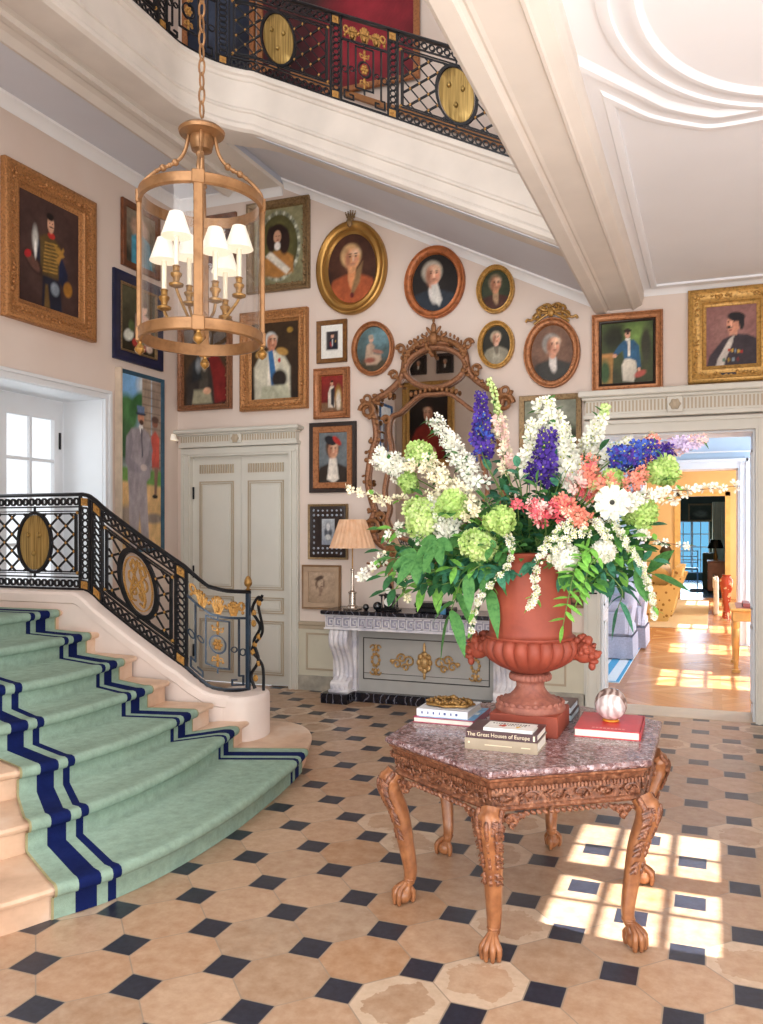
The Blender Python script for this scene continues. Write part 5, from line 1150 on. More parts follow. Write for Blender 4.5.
for px_, w_, h_, dz, lb in ((436, .36, .05, 0, 'black lacquer box lying on the console under the leaves, lower'), (432, .30, .05, .05, 'black lacquer box stacked on another on the console')):
    q = onY(px_, 605, 7.5); b = MB(); b.box((q.x-w_/2, 7.41, TZ+dz+.003), (q.x+w_/2, 7.62, TZ+dz+h_), .006); b.box((q.x-w_/2-.004, 7.406, TZ+dz+h_*.55), (q.x+w_/2+.004, 7.624, TZ+dz+h_*.62))
    tag(b.build('lacquer_box', BLACK, loc=(q.x, 7.5, TZ+dz)), lb, 'box')
q = onY(443, 605, 7.38); b = MB(); b.lathe([(.028, 0), (.03, .01), (.03, .07), (.026, .075)], (q.x, 7.38, TZ), 16)
tag(b.build('blue_glass', simple('blue_glass', '4A86B0', .1, 0, .1), loc=(q.x, 7.38, TZ)), 'small blue glass tumbler at the front of the console', 'glass')
# ---------------------------------------------------------------- hexagonal table
TC = Vector((-.825, 3.80, 0)); TT = .77
corner = [(-.825, 3.10), (-.235, 3.50), (-.235, 4.24), (-.825, 4.56), (-1.415, 4.24), (-1.415, 3.48)]
foot = [(-.832, 3.19), (-.305, 3.47), (-.32, 4.11), (-.816, 4.41), (-1.33, 4.12), (-1.335, 3.52)]
tb = thing('hexagonal_table', 'carved walnut hexagonal table with mottled marble top and claw feet', 'table', (TC.x, TC.y, 0), world=True)
def inset(k, z): return [(TC.x+(x-TC.x)*k, TC.y+(y-TC.y)*k, z) for x, y in corner]
b = MB(); b.loft([inset(.955, TT-.032), inset(.985, TT-.028), inset(1, TT-.018), inset(1, TT-.008), inset(.99, TT)], cap=True)
o = b.build('tabletop', BRECC, tb, sharp=30); o['label'] = 'mottled red grey marble top'
b = MB(); b.loft([inset(k, z) for k, z in ((.80, TT-.035), (.975, TT-.032), (.97, TT-.042), (.95, TT-.05), (.945, TT-.058), (.94, TT-.075), (.93, TT-.08), (.92, TT-.085), (.92, TT-.15), (.93, TT-.155), (.94, TT-.162), (.93, TT-.172), (.80, TT-.172))], wrap=True)
gr = random.Random(11); ap = b.build('apron', TWOOD, tb, sharp=30)
b = MB()
for i in range(6):
    A = V3((*corner[i], 0)); B = V3((*corner[(i+1) % 6], 0)); A = TC+(A-TC)*.922; B = TC+(B-TC)*.922
    d = (B-A); L = d.length; d.normalize(); nrm = Vector((d.y, -d.x, 0)); 
    if nrm.dot(A-TC) < 0: nrm = -nrm
    R3 = Matrix((d, nrm, Vector((0, 0, 1)))).transposed()
    # dentils
    n = int(L/.016)
    for k in range(n):
        p = A+d*(L*(k+.5)/n)+nrm*.030; b.M = Matrix.Translation((p.x, p.y, TT-.078)) @ R3.to_4x4(); b.box((-.0045, -.004, -.009), (.0045, .004, .009))
    b.M = None
    # scrolling foliage frieze
    n = max(4, int(round(L/.105)))
    for k in range(n):
        c = A+d*(L*(k+.5)/n); s_ = 1 if k % 2 else -1
        pts = []
        for q in range(16):
            a = q*.42*s_; r_ = .030*(1-q/19); pts.append(c+d*(r_*math.cos(a)*1.25)+Vector((0, 0, TT-.118+r_*math.sin(a)*.85))+nrm*.008)
        b.tube(pts, [.0062*(1-q/24) for q in range(16)], 6)
        for q in range(9):
            a = gr.uniform(0, 2*PI); p = c+d*(gr.uniform(-.052, .052))+Vector((0, 0, TT-.118+gr.uniform(-.026, .026)))+nrm*.006
            b.ell(p, (gr.uniform(.007, .014), .007, .005), 6, 4, R3 @ Matrix.Rotation(gr.uniform(-1.2, 1.2), 3, 'Y'))
    # rope gadroon on the lower edge, sagging into an arch
    n = int(L/.026)
    for k in range(n):
        f = (k+.5)/n; p = A+d*(L*f)+nrm*.012+Vector((0, 0, TT-.182-.022*max(0, abs(f-.5)*2-.55)**1.0*2))
        b.ell(p, (.016, .012, .009), 7, 5, R3 @ Matrix.Rotation(.6, 3, 'Y'))
    # ears beside the legs
    for s_, C_ in ((1, A), (-1, B)):
        for q, (dd, zz, rr) in enumerate(((.07, -.20, .026), (.105, -.20, .02), (.085, -.225, .02), (.13, -.19, .014))):
            p = C_+d*(s_*dd)+nrm*.006+Vector((0, 0, TT+zz)); b.ell(p, (rr, .014, rr*.8), 8, 5, R3)
            b.tube([p+d*(rr*.7*math.cos(a))+Vector((0, 0, rr*.6*math.sin(a)))+nrm*.012 for a in [j*.6 for j in range(9)]], .005, 5)
b.build('carved_frieze', TWOOD, ap, sharp=60)
for i in range(6):
    C3 = V3((*corner[i], 0)); F = V3((*foot[i], 0)); rad = (C3-TC).normalized(); K_ = TC+(C3-TC)*.925
    P = [K_+Vector((0, 0, TT-.16)), K_+rad*.030+Vector((0, 0, TT-.205)), K_+rad*.022+Vector((0, 0, TT-.26)), K_.lerp(F, .35)-rad*.005+Vector((0, 0, TT-.36)), K_.lerp(F, .65)-rad*.022+Vector((0, 0, .27)), F-rad*.028+Vector((0, 0, .15)), F-rad*.018+Vector((0, 0, .085)), F-rad*.004+Vector((0, 0, .05))]
    P = crom(P, 6); n = len(P); rs = []
    for k in range(n):
        f = k/(n-1); r_ = .040*(1-f)**1.1+.0185 if f < .85 else .0185+.012*(f-.85)/.15
        if f < .08: r_ = .046
        rs.append(r_)
    # lobed section
    b = MB(); rings = []
    for k, p in enumerate(P):
        tdir = (P[min(k+1, n-1)]-P[max(k-1, 0)]).normalized(); side = rad.cross(Vector((0, 0, 1))).normalized(); out = tdir.cross(side).normalized()
        ring = []
        for j in range(16):
            a = 2*PI*j/16; lob = 1+.10*math.cos(4*a)*(1 if .25 < k/n < .85 else .3)
            ring.append(p+(side*math.cos(a)+out*math.sin(a))*rs[k]*lob)
        rings.append(ring)
    b.loft(rings, cap=True); 
    for f, r_ in ((.80, .027), (.82, .024)):
        p = P[int(f*(n-1))]; b.tube([p+Vector((r_*math.cos(a)*.9, r_*math.sin(a)*.9, 0)) for a in [2*PI*q/14 for q in range(14)]], .0055, 6, closed=True)
    lg = b.build('leg', TLEG, tb, sharp=70)
    b = MB(); side = rad.cross(Vector((0, 0, 1))).normalized()
    for q in range(-3, 4):        # shell on the knee
        a = q*.32; c = K_+rad*.060+Vector((0, 0, TT-.172)); e = c+side*(math.sin(a)*.055)-Vector((0, 0, math.cos(a)*.072))+rad*(.012-abs(a)*.025)
        b.tube([c, c.lerp(e, .5)+rad*.008, e], [.008, .013, .012], 6)
    for k in range(14):          # acanthus running down the leg
        f = .12+.032*k; j_ = int(f*(n-1)); p = P[j_]; w_ = rs[j_]
        for s_ in (-1, 0, 1): b.ell(p+side*(s_*w_*.75)+rad*(w_*1.0 if s_ == 0 else w_*.72), (.010, .009, .017), 6, 4)
        for s_ in (-1, 1): b.tube([p+side*(s_*w_*.4)+rad*w_*.95+Vector((0, 0, .012)), p+side*(s_*w_*1.0)+rad*w_*.6, p+side*(s_*w_*1.25)+rad*w_*.3-Vector((0, 0, .012))], [.004, .007, .004], 5)
    for k in range(10):
        p = P[int((.02+.022*k)*(n-1))]
        for s_ in (-1, 1): b.ell(p+side*(s_*.046)+rad*.02, (.014, .014, .015), 6, 4)
    b.build('knee_carving', TWOOD, lg, sharp=70)
    b = MB(); c = F+rad*.004+Vector((0, 0, .038)); b.ell(c, (.038, .038, .037), 14, 10)
    for a in (-.95, -.32, .32, .95, PI):
        dv = (rad*math.cos(a)+side*math.sin(a)); q = [F-rad*.012+Vector((0, 0, .095))+dv*.010, c+dv*.030+Vector((0, 0, .034)), c+dv*.044+Vector((0, 0, .012)), c+dv*.045+Vector((0, 0, -.012)), c+dv*.041+Vector((0, 0, -.035))]
        b.tube(crom(q, 4), [.013]*5+[.014]*4+[.012]*4+[.010]*3+[.006], 8)
        b.ell(c+dv*.046+Vector((0, 0, .012)), (.011, .011, .010), 7, 5)
    b.build('claw_foot', TLEG, lg, sharp=80)
# ---------------------------------------------------------------- books and ornaments on the table
def text(s, size, mat, parent, M, name='lettering', depth=.0006, align='CENTER', sx=1.0):
    cu = bpy.data.curves.new(name, 'FONT'); cu.body = s; cu.size = size; cu.extrude = depth; cu.align_x = align; cu.align_y = 'CENTER'
    ob = bpy.data.objects.new(name, cu); COL.objects.link(ob); dg = bpy.context.evaluated_depsgraph_get(); me = bpy.data.meshes.new_from_object(ob.evaluated_get(dg))
    bpy.data.objects.remove(ob); me.materials.clear(); me.materials.append(mat); me.transform(M @ Matrix.Diagonal((sx, 1, 1, 1)))
    o = bpy.data.objects.new(name, me); COL.objects.link(o); o.parent = parent; return o
def book(label, x0, x1, y0, y1, z0, th, col, spine='front', rot=0.0, group=None, name='book', pg='EDE8DC'):
    cx_, cy_ = (x0+x1)/2, (y0+y1)/2; r = thing(name, label, 'book', (cx_, cy_, z0), rot, group); w, d = (x1-x0)/2, (y1-y0)/2; m = simple('cover_'+label[:18].replace(' ', '_'), col, .35, 0, .06, 20)
    b = MB(); t_ = .0035; b.box((-w, -d, 0), (w, d, t_)); b.box((-w, -d, th-t_), (w, d, th))
    if spine == 'front': b.box((-w, -d-.002, 0), (w, -d+t_, th))
    elif spine == 'right': b.box((w-t_, -d, 0), (w+.002, d, th))
    else: b.box((-w, d-t_, 0), (w, d, th))
    b.build('cover', m, r, smooth=False)
    b = MB(); b.box((-w+(.004), -d+.004, t_), (w-.005, d-.005, th-t_)); b.build('pages', simple('pages_'+pg, pg, .8, 0, .04, 90), r, smooth=False); return r
CREAMT = simple('cream_lettering', 'E8D8B8', .5); DARKT = simple('dark_lettering', '3A3434', .6); REDT = simple('red_flower_print', 'C04A3A', .6); YELT = simple('yellow_flower_print', 'D8A83C', .6); BLUET = simple('blue_cover_photo', '5FA4D4', .3, 0, .3, 30)
FX = Matrix.Rotation(PI/2, 4, 'X')
bk = book('thick tan book at the bottom of the front stack on the marble table', -1.015, -.695, 3.42, 3.63, TT, .048, 'A69680')
text('Vanilla Roses', .013, CREAMT, bk, Matrix.Translation((0, -.1085, .024)) @ FX) if False else None
b = MB(); b.box((-.145, -.1085, .026), (-.137, -.106, .034)); b.box((-.07, -.1085, .022), (.05, -.106, .025)); b.box((.09, -.1085, .022), (.13, -.106, .025)); b.build('spine_lettering', CREAMT, bk, smooth=False)
bk = book('dark brown book with cream spine lettering lying on the thick tan book', -1.012, -.697, 3.425, 3.63, TT+.048, .034, '4A3034')
text('The Great Houses of Europe', .0235, CREAMT, bk, Matrix.Translation((-.012, -.106, .017)) @ FX, 'spine_lettering')
b = MB(); b.box((.140, -.1055, .006), (.148, -.104, .028)); b.build('publisher_mark', CREAMT, bk, smooth=False)
bk = book('small white book with coloured flower sketches on top of the brown book', -.935, -.72, 3.435, 3.555, TT+.082, .014, 'E9E7E2')
g = MB(); gr = random.Random(3)
for k in range(14): g.box((-.085+.012*k+gr.uniform(-.002, .002), .022+gr.uniform(-.004, .004), .014), (-.078+.012*k, .034, .0146))
for k in range(10): g.box((-.05+.012*k, .0, .014), (-.043+.012*k, .007, .0146))
g.build('cover_lettering', DARKT, bk, smooth=False)
g = MB(); g.ell((-.03, -.005, .014), (.012, .022, .0015), 8, 4); g.ell((-.042, -.012, .014), (.010, .01, .0012), 8, 4); g.build('red_flower', REDT, bk)
g = MB(); g.ell((.035, -.02, .014), (.008, .016, .0015), 8, 4); g.ell((.042, -.012, .014), (.008, .006, .0012), 8, 4); g.build('yellow_flower', YELT, bk)
bk = book('cream book with crimson edge and blue picture cover under the white book, left', -1.395, -1.085, 3.80, 4.12, TT, .027, 'A83A56', 'right')
b = MB(); b.box((-.13, -.15, .027), (.152, .15, .0276)); b.build('cover_picture', BLUET, bk, smooth=False)
b = MB(); b.box((.07, -.02, .0277), (.14, .03, .0282)); b.box((.03, -.13, .0277), (.12, -.10, .0282)); b.build('cover_clouds', simple('cloud_white', 'E6EEF4', .4), bk, smooth=False)
bk = book('white book under the gilded ornament, on the left of the table', -1.385, -1.12, 3.825, 4.08, TT+.028, .036, 'E4E6EC')
b = MB()
for k in range(7): b.box((-.11+.03*k+gr.uniform(-.005, .005), -.1305, .012), (-.10+.03*k, -.129, .024))
b.build('spine_lettering', simple('navy_lettering', '4A5A8C', .5), bk, smooth=False)
og = MB(); gr = random.Random(8); ox, oy, oz = -1.25, 3.945, TT+.064
og.loft([[(ox+k*.125*math.cos(a)*(1+.08*math.sin(7*a)), oy+k*.085*math.sin(a)*(1+.08*math.sin(7*a)), oz+h) for a in [2*PI*i/42 for i in range(42)]] for k, h in ((.7, 0), (1, .008), (.98, .016), (.7, .022), (.3, .026))], cap=True)
for k in range(90):
    a = gr.uniform(0, 2*PI); r_ = gr.uniform(.1, 1)**.6; og.ell((ox+.115*r_*math.cos(a), oy+.078*r_*math.sin(a), oz+.020+.014*(1-r_)+gr.uniform(0, .006)), (gr.uniform(.006, .014), gr.uniform(.006, .012), gr.uniform(.005, .012)), 6, 4)
og.ell((ox+.02, oy, oz+.042), (.016, .012, .014), 8, 6)
tag(og.build('gilded_ornament', m_gilt('ormolu', '94703C', .6, 70, .35, .85), loc=(ox, oy, oz)), 'gilded cast leaf ornament lying on the white book', 'ornament')
bk = book('red jacketed book carrying the stone sphere', -.605, -.31, 3.80, 4.16, TT, .038, 'D0343C', 'right', .02)
g = MB()
for k in range(9): g.box((-.07+.017*k, -.15, .038), (-.058+.017*k, -.132, .0385))
g.build('cover_lettering', simple('pale_red_lettering', 'F0A8A0', .5), bk, smooth=False)
sx_, sy_ = -.457, 3.99
b = MB(); b.lathe([(.034, 0), (.040, .003), (.040, .009), (.032, .012), (.030, .006)], (sx_, sy_, TT+.038), 28)
tag(b.build('ring_stand', simple('amber_ring', 'F0A040', .2, .3, .1), loc=(sx_, sy_, TT+.038)), 'amber ring stand under the stone sphere on the red book', 'stand')  # orange colour imitates the glow of light refracted at the sphere's foot
t = NT('agate_stone'); a = t.n('ShaderNodeTexNoise', i_Scale=2.2, i_Detail=2.0); t.put(a.inputs[0], t.coord('Object')); ww = t.n('ShaderNodeTexWave', i_Scale=9.0, i_Distortion=9.0, i_Detail=3.0); t.put(ww.inputs[0], t.coord('Object'))
t.set(Base_Color=t.mix(t.mt('GREATER_THAN', a.outputs[0], .52), t.ramp(ww.outputs[1], [(.1, hx('6E5650')), (.5, hx('9A8078')), (.9, hx('C4B0A8'))]), t.ramp(ww.outputs[1], [(.1, hx('B8A8A4')), (.9, hx('E2DAD8'))])), Roughness=.08, Specular_IOR_Level=.8)
b = MB(); b.ell((sx_, sy_, TT+.038+.009+.074), .076, 40, 28); tag(b.build('stone_sphere', t.m, loc=(sx_, sy_, TT+.12)), 'polished mottled agate sphere on the red book', 'sphere')
bk = book('dark brown book, lower of the pair behind the urn', -.95, -.655, 4.07, 4.32, TT, .035, '3E3238', 'back', pg='C8DCE8')
bk = book('dark brown book with pale cover patch, upper of the pair behind the urn', -.95, -.66, 4.07, 4.315, TT+.036, .036, '463840', 'back', pg='C8DCE8')
b = MB(); b.box((.02, -.08, .036), (.11, .02, .0365)); b.build('cover_patch', simple('cloud_white', ''), bk, smooth=False)
# ---------------------------------------------------------------- urn
UX, UY = -.82, 3.865
ur = thing('terracotta_urn', 'large terracotta campana urn on a square plinth, filled with flowers', 'urn', (UX, UY, TT), world=True)
b = MB(); b.box((UX-.16, UY-.16, TT), (UX+.16, UY+.16, TT+.098), .005); b.build('plinth', TERRA, ur, sharp=30)
Z = TT+.098
b = MB(); b.lathe([(.05, 0), (.165, 0), (.168, .012), (.160, .03), (.135, .05), (.10, .065), (.080, .085), (.068, .105), (.066, .12), (.072, .135), (.085, .14), (.05, .14)], (UX, UY, Z), 48); ft = b.build('foot', TERRAW, ur, sharp=50)
b = MB()
for i in range(26):
    a = 2*PI*i/26; b.ell((UX+.150*math.cos(a), UY+.150*math.sin(a), Z+.030), (.020, .012, .020), 7, 5, Matrix.Rotation(a+PI/2, 3, 'Z') @ Matrix.Rotation(.5, 3, 'X'))
for i in range(30):
    a = 2*PI*i/30; b.ell((UX+.092*math.cos(a), UY+.092*math.sin(a), Z+.155), (.011, .016, .018), 6, 5, Matrix.Rotation(a+.4, 3, 'Z'))
b.lathe([(.05, .138), (.088, .140), (.098, .150), (.098, .162), (.088, .172), (.05, .175)], (UX, UY, Z), 36)
b.build('leaf_collar', TERRAW, ft, sharp=60)
nl = 22
def lob(a, z): return 1.0
prof = [(.06, .168), (.10, .182), (.155, .205), (.20, .235), (.226, .270), (.231, .300), (.222, .325), (.212, .338)]
b = MB(); rings = []
for r_, z in prof:
    ring = []
    for j in range(nl*8):
        a = 2*PI*j/(nl*8); k = abs(math.sin(nl*a/2)); ring.append((UX+r_*(.93+.085*k**.6)*math.cos(a), UY+r_*(.93+.085*k**.6)*math.sin(a), Z+z+.004*k))
    rings.append(ring)
b.loft(rings, cap=True); b.build('gadrooned_bowl', TERRA, ur, sharp=70)
b = MB(); b.lathe([(.10, .33), (.205, .335), (.214, .345), (.214, .352), (.200, .358), (.196, .372), (.197, .40), (.194, .46), (.189, .54), (.180, .62), (.170, .68), (.164, .70), (.168, .708), (.175, .72), (.190, .735), (.194, .745), (.186, .75), (.165, .745), (.15, .70), (.14, .60), (.02, .60)], (UX, UY, Z), 56); b.build('body', TERRA, ur, sharp=60)
b = MB(); gr = random.Random(2)
def head(ang, nm):
    b = MB(); d = Vector((math.cos(ang), math.sin(ang), 0)); s = Vector((-math.sin(ang), math.cos(ang), 0)); c = Vector((UX, UY, Z+.285))+d*.252
    R3 = Matrix((s, d, Vector((0, 0, 1)))).transposed()
    q0 = len(b.v)
    b.ell(c, (.038, .045, .046), 14, 10, R3); b.ell(c+d*.040-Vector((0, 0, .012)), (.020, .024, .018), 10, 8, R3); b.ell(c+d*.058-Vector((0, 0, .004)), (.009, .009, .008), 8, 6)
    b.ell(c+d*.036-Vector((0, 0, .038)), (.020, .020, .012), 10, 6, R3); b.ell(c+d*.030-Vector((0, 0, .055)), (.018, .014, .018), 8, 6, R3)
    for q in (-1, 1):
        b.ell(c+d*.038+s*(q*.018)+Vector((0, 0, .012)), (.008, .006, .005), 8, 5, R3); b.ell(c+d*.036+s*(q*.018)+Vector((0, 0, .024)), (.014, .010, .006), 8, 5, R3); b.ell(c+s*(q*.042)+Vector((0, 0, .01)), (.010, .014, .020), 8, 5, R3)
        b.ell(c+d*.03+s*(q*.026)-Vector((0, 0, .014)), (.014, .014, .014), 8, 6, R3)
    for k in range(26):
        a = gr.uniform(-1.9, 1.9)
        b.ell(c+s*(math.sin(a)*.046)+Vector((0, 0, math.cos(a)*.044+.008))+d*gr.uniform(-.03, .02), gr.uniform(.009, .017), 7, 5)
    b.v = [tuple(c+(V3(v)-c)*1.25) for v in b.v]
    b.tube([c-d*.05, c-d*.02], .045, 10)
    b.build('satyr_mask', TERRA, ur, sharp=80)
head(math.radians(4), 'a'); head(math.radians(184), 'b')
# ---------------------------------------------------------------- flowers
def petal_mat(name, c, c2=None, tr=.25):
    t = NT(name); c = hx(c); c2 = hx(c2) if c2 else tuple(v*.8 for v in c)
    t.set(Base_Color=t.ramp(t.noise(55, 3, .6), [(.32, c2), (.6, c)]), Roughness=.6, Specular_IOR_Level=.25)
    ts = t.n('ShaderNodeBsdfTranslucent'); t.put(ts.inputs[0], c); mx = t.n('ShaderNodeMixShader'); mx.inputs[0].default_value = tr
    t.put(mx.inputs[1], t.b.outputs[0]); t.put(mx.inputs[2], ts.outputs[0]); t.t.links.new(mx.outputs[0], t.t.nodes['Material Output'].inputs[0]); return t.m
PW = petal_mat('white_petals', 'F1F0E8', 'D8DCC4'); PC = petal_mat('cream_petals', 'F6EFD8', 'E0D8AC'); PG = petal_mat('lime_florets', 'C4DC8C', '93BC58'); PL = petal_mat('pale_lime_florets', 'D8E6A8', 'A8C86C')
PP = petal_mat('violet_petals', '5A3EA4', '2E1E60'); PB = petal_mat('blue_petals', '4E6CC8', '2C3A94'); PK = petal_mat('peach_petals', 'F2A48C', 'DC7868'); PR = petal_mat('coral_pink_petals', 'EE7C84', 'D85868'); PKL = petal_mat('blush_petals', 'F4D4CC', 'E0B0AC'); PLI = petal_mat('lilac_blush_petals', 'D8CCE4', 'B8A4CC')
LG = petal_mat('mid_green_leaf', '588E4C', '356A38', .2); LD = petal_mat('dark_green_leaf', '35683E', '20482C', .15); LL = petal_mat('bright_green_leaf', '8CCB5C', '5A9A40', .3); LB = petal_mat('blue_green_leaf', '4A8A6C', '2C5C48', .2)
STEM = simple('green_stalk', '5C7A3A', .6, 0, .2); TWIG = simple('brown_twig', '6A4A3A', .7, 0, .2)
CENT = simple('yellow_green_eye', 'B8C25A', .6); CDK = simple('dark_flower_eye', '2A2A24', .7)
fr = random.Random(21)
def pt(px_, py_, d=0.0): return onY(px_, py_, UY+d)
ROOT = Vector((UX, UY, Z+.70))
def floret(b, c, n, r, k=5, cup=.3, wf=.42):
    R3 = rot_to(n, fr.uniform(0, 6.28)); vs = []; fs = []
    for i in range(k):
        a = 2*PI*i/k; w = 2*PI/k*wf
        o = len(vs)
        for rr, aa, h in ((.12, a, 0), (.62, a-w, cup*.4), (1.0, a-w*.45, cup), (1.0, a+w*.45, cup), (.62, a+w, cup*.4)):
            p = R3 @ Vector((rr*r*math.cos(aa), rr*r*math.sin(aa), h*r)); vs.append((c[0]+p[0], c[1]+p[1], c[2]+p[2]))
        fs.append((o, o+1, o+2, o+3, o+4))
    b.add(vs, fs)
def leaf(b, base, d, nrm, L, W, droop=.2, seg=4, fold=.15, serr=0):
    d = d.normalized(); s = d.cross(nrm)
    if s.length < 1e-4: s = d.orthogonal()
    s.normalize(); nrm = s.cross(d).normalized(); rows = []
    for i in range(seg+1):
        t = i/seg; w = W*math.sin(PI*min(1, (t*.9+.06)))**.8*(1-t*.25)*(1 if t < 1 else .05)
        if serr and i % 2 and t < 1: w *= .7
        c = base+d*(L*t)-Vector((0, 0, 1))*(droop*L*t*t)
        rows.append([c-s*w+nrm*(fold*w), c, c+s*w+nrm*(fold*w)])
    b.loft(rows, close=False)
def stalk(pts, r0=.005, r1=.0025):
    P = crom(pts, 6); n = len(P); return P, [r0+(r1-r0)*i/(n-1) for i in range(n)]
def from_root(base, bow=.12):
    a = fr.uniform(0, 2*PI); r = fr.uniform(.02, .11); s = ROOT+Vector((r*math.cos(a), r*math.sin(a), -.10)); m = s.lerp(base, .45)+Vector((0, 0, bow*(base-s).length)); return [s, m, base]
def mk(name, label, group=None, root=None): return thing(name, label, 'flower' if 'leaf' not in name and 'fern' not in name and 'foliage' not in name else 'foliage', root or ROOT, group=group, world=True)
def spike(name, label, base, tip, petals, w=.05, n=110, fr_=.020, cent=None, taper=.35, k=5, cup=.3, group=None, buds=None, st=STEM, mix=None, bow=.12):
    r = mk(name, label, group); ax = (tip-base); L = ax.length; sg = from_root(base, bow)
    b = MB(); P, rs = stalk(sg+[base.lerp(tip, .5), tip], .0045, .002); b.tube(P, rs, 6); b.build('stalk', st, r)
    axis = ax.normalized(); o1 = axis.orthogonal().normalized(); o2 = axis.cross(o1); b = MB(); c = MB(); b2 = MB(); bd = MB(); lv = MB(); bend = Vector((fr.uniform(-1, 1), fr.uniform(-.5, .5), 0))*L*.06; n = int(n*.8)
    for i in range(n):
        t = (i+fr.random())/n; a = i*2.399+fr.uniform(-.4, .4); rr = w*(1-(1-taper)*t)*fr.uniform(.35, 1.25); n_ = (o1*math.cos(a)+o2*math.sin(a)); p = base+ax*t+n_*rr+bend*math.sin(PI*t)
        nn_ = (n_+axis*fr.uniform(-.3, .6)+Vector((fr.gauss(0, .3), fr.gauss(0, .3)-.2, fr.gauss(0, .3)))).normalized()
        if fr.random() < .10: leaf(lv, base+ax*t, (n_+axis*.4).normalized(), Vector((0, 0, 1)), w*1.3, w*.28, .2, 3)
        if buds and t > buds: bd.ell(p-n_*rr*.25, fr_*.42, 6, 5); continue
        tgt = b2 if (mix and fr.random() < mix[1]) else b
        floret(tgt, p, nn_, fr_*(1.2-.45*t)*fr.uniform(.7, 1.3), k, cup*fr.uniform(.6, 1.8))
        if cent: c.ell(p+nn_*.002, fr_*.16, 5, 4)
    b.build('blossoms', petals, r, smooth=False)
    if mix: b2.build('mixed_blossoms', mix[0], r, smooth=False)
    if cent: c.build('flower_eyes', cent, r)
    if bd.v: bd.build('buds', PL, r)
    if lv.v: lv.build('leaves', LG, r)
    return r
def ball(name, label, c, rad, petals, n=120, fr_=.018, group=None, cent=None, squash=1.0, lf=2, k=5, mix=None):
    r = mk(name, label, group); b = MB(); P, rs = stalk(from_root(c), .005, .003); b.tube(P, rs, 6); b.build('stalk', STEM, r)
    b = MB(); e = MB(); b2 = MB(); lumps = [Vector((fr.gauss(0, 1), fr.gauss(0, 1), fr.gauss(0, 1))).normalized() for _ in range(9)]; lime = petals in (PG, PL); n = int(n*1.25)
    for i in range(n):
        z = 1-2*(i+.5)/n; a = i*2.399963; q = math.sqrt(1-z*z); n_ = Vector((q*math.cos(a), q*math.sin(a), z*squash)).normalized(); lf_ = max(n_.dot(l) for l in lumps)
        p = c+n_*rad*((.62+.52*lf_**3) if lime else fr.uniform(.85, 1.03)); n_ = (n_+Vector((fr.gauss(0, .35), fr.gauss(0, .35), fr.gauss(0, .35)))).normalized()
        floret(b2 if mix and fr.random() < mix[1] else b, p, n_, fr_*fr.uniform(.75, 1.25), 4 if lime else k, .25)
        if cent: e.ell(p+n_*.002, fr_*.15, 5, 4)
    b.ell(c, rad*.58, 12, 8); b.build('flower_head', petals, r, smooth=False)
    if mix: b2.build('mixed_blossoms', mix[0], r, smooth=False)
    if cent: e.build('flower_eyes', cent, r)
    if lf:
        m = MB()
        for i in range(lf):
            a = fr.uniform(0, 2*PI); d = Vector((math.cos(a), math.sin(a), fr.uniform(-.3, .3))); leaf(m, c-Vector((0, 0, rad*.6)), d, Vector((0, 0, 1)), fr.uniform(.08, .13), .03)
        m.build('leaves', LG, r)
    return r
def branch(name, label, pts, petals, n=26, sz=.016, leafn=8, group=None, spread=.03, t0=.35, cent=None, st=TWIG, lm=LL, root=True, cluster=3, k=5, bud=.25, pts_abs=False):
    r = mk(name, label, group); full = (from_root(pts[0], .10) if root else [pts[0]])+list(pts[1:]); P, rs = stalk(full, .0042, .0014); b = MB(); b.tube(P, rs, 6); b.build('stalk', st, r)
    b = MB(); e = MB(); m = MB(); bd = MB(); N = len(P)
    i0 = int((N-1)*((2/3*(1/ (len(full)/3))) if root else 0)); i0 = 12 if root else 0
    if cent: n = max(5, int(n*.36)); cluster = 13; spread *= .75
    elif root: n = int(n*.62)
    for i in range(n):
        f = (i+(.5 if cent else fr.random()))/n; x = i0+(N-1-i0)*f; j = min(N-2, int(x)); p = P[j].lerp(P[j+1], x-j)
        for c in range(cluster):
            o = Vector((fr.gauss(0, 1), fr.gauss(0, 1), fr.gauss(0, 1))).normalized()*spread*fr.uniform(.3, 1)*(1.1-(.35 if cent else .6)*f); q = p+o
            if fr.random() < bud: bd.ell(q, sz*.42, 7, 5)
            else:
                floret(b, q, (o.normalized()+Vector((0, -.4, .1))).normalized(), sz*fr.uniform(.8, 1.2)*(.72 if cent else 1), k, .35)
                if cent: e.ell(q+o*.05, sz*.2, 5, 4)
    for i in range(leafn):
        j = fr.randrange(i0 if i0 < N-2 else 0, N-1); d = (P[min(j+1, N-1)]-P[j-1 if j else 0]).normalized(); a = Vector((fr.uniform(-1, 1), fr.uniform(-1, 1), fr.uniform(-.5, .8))); leaf(m, P[j], (d*.5+a).normalized(), Vector((0, 0, 1)), fr.uniform(.03, .06), fr.uniform(.010, .016))
    if b.v: b.build('blossoms', petals, r, smooth=False)
    if e.v: e.build('flower_eyes', cent, r)
    if bd.v: bd.build('buds', PC, r)
    if m.v: m.build('leaves', lm, r)
    return r
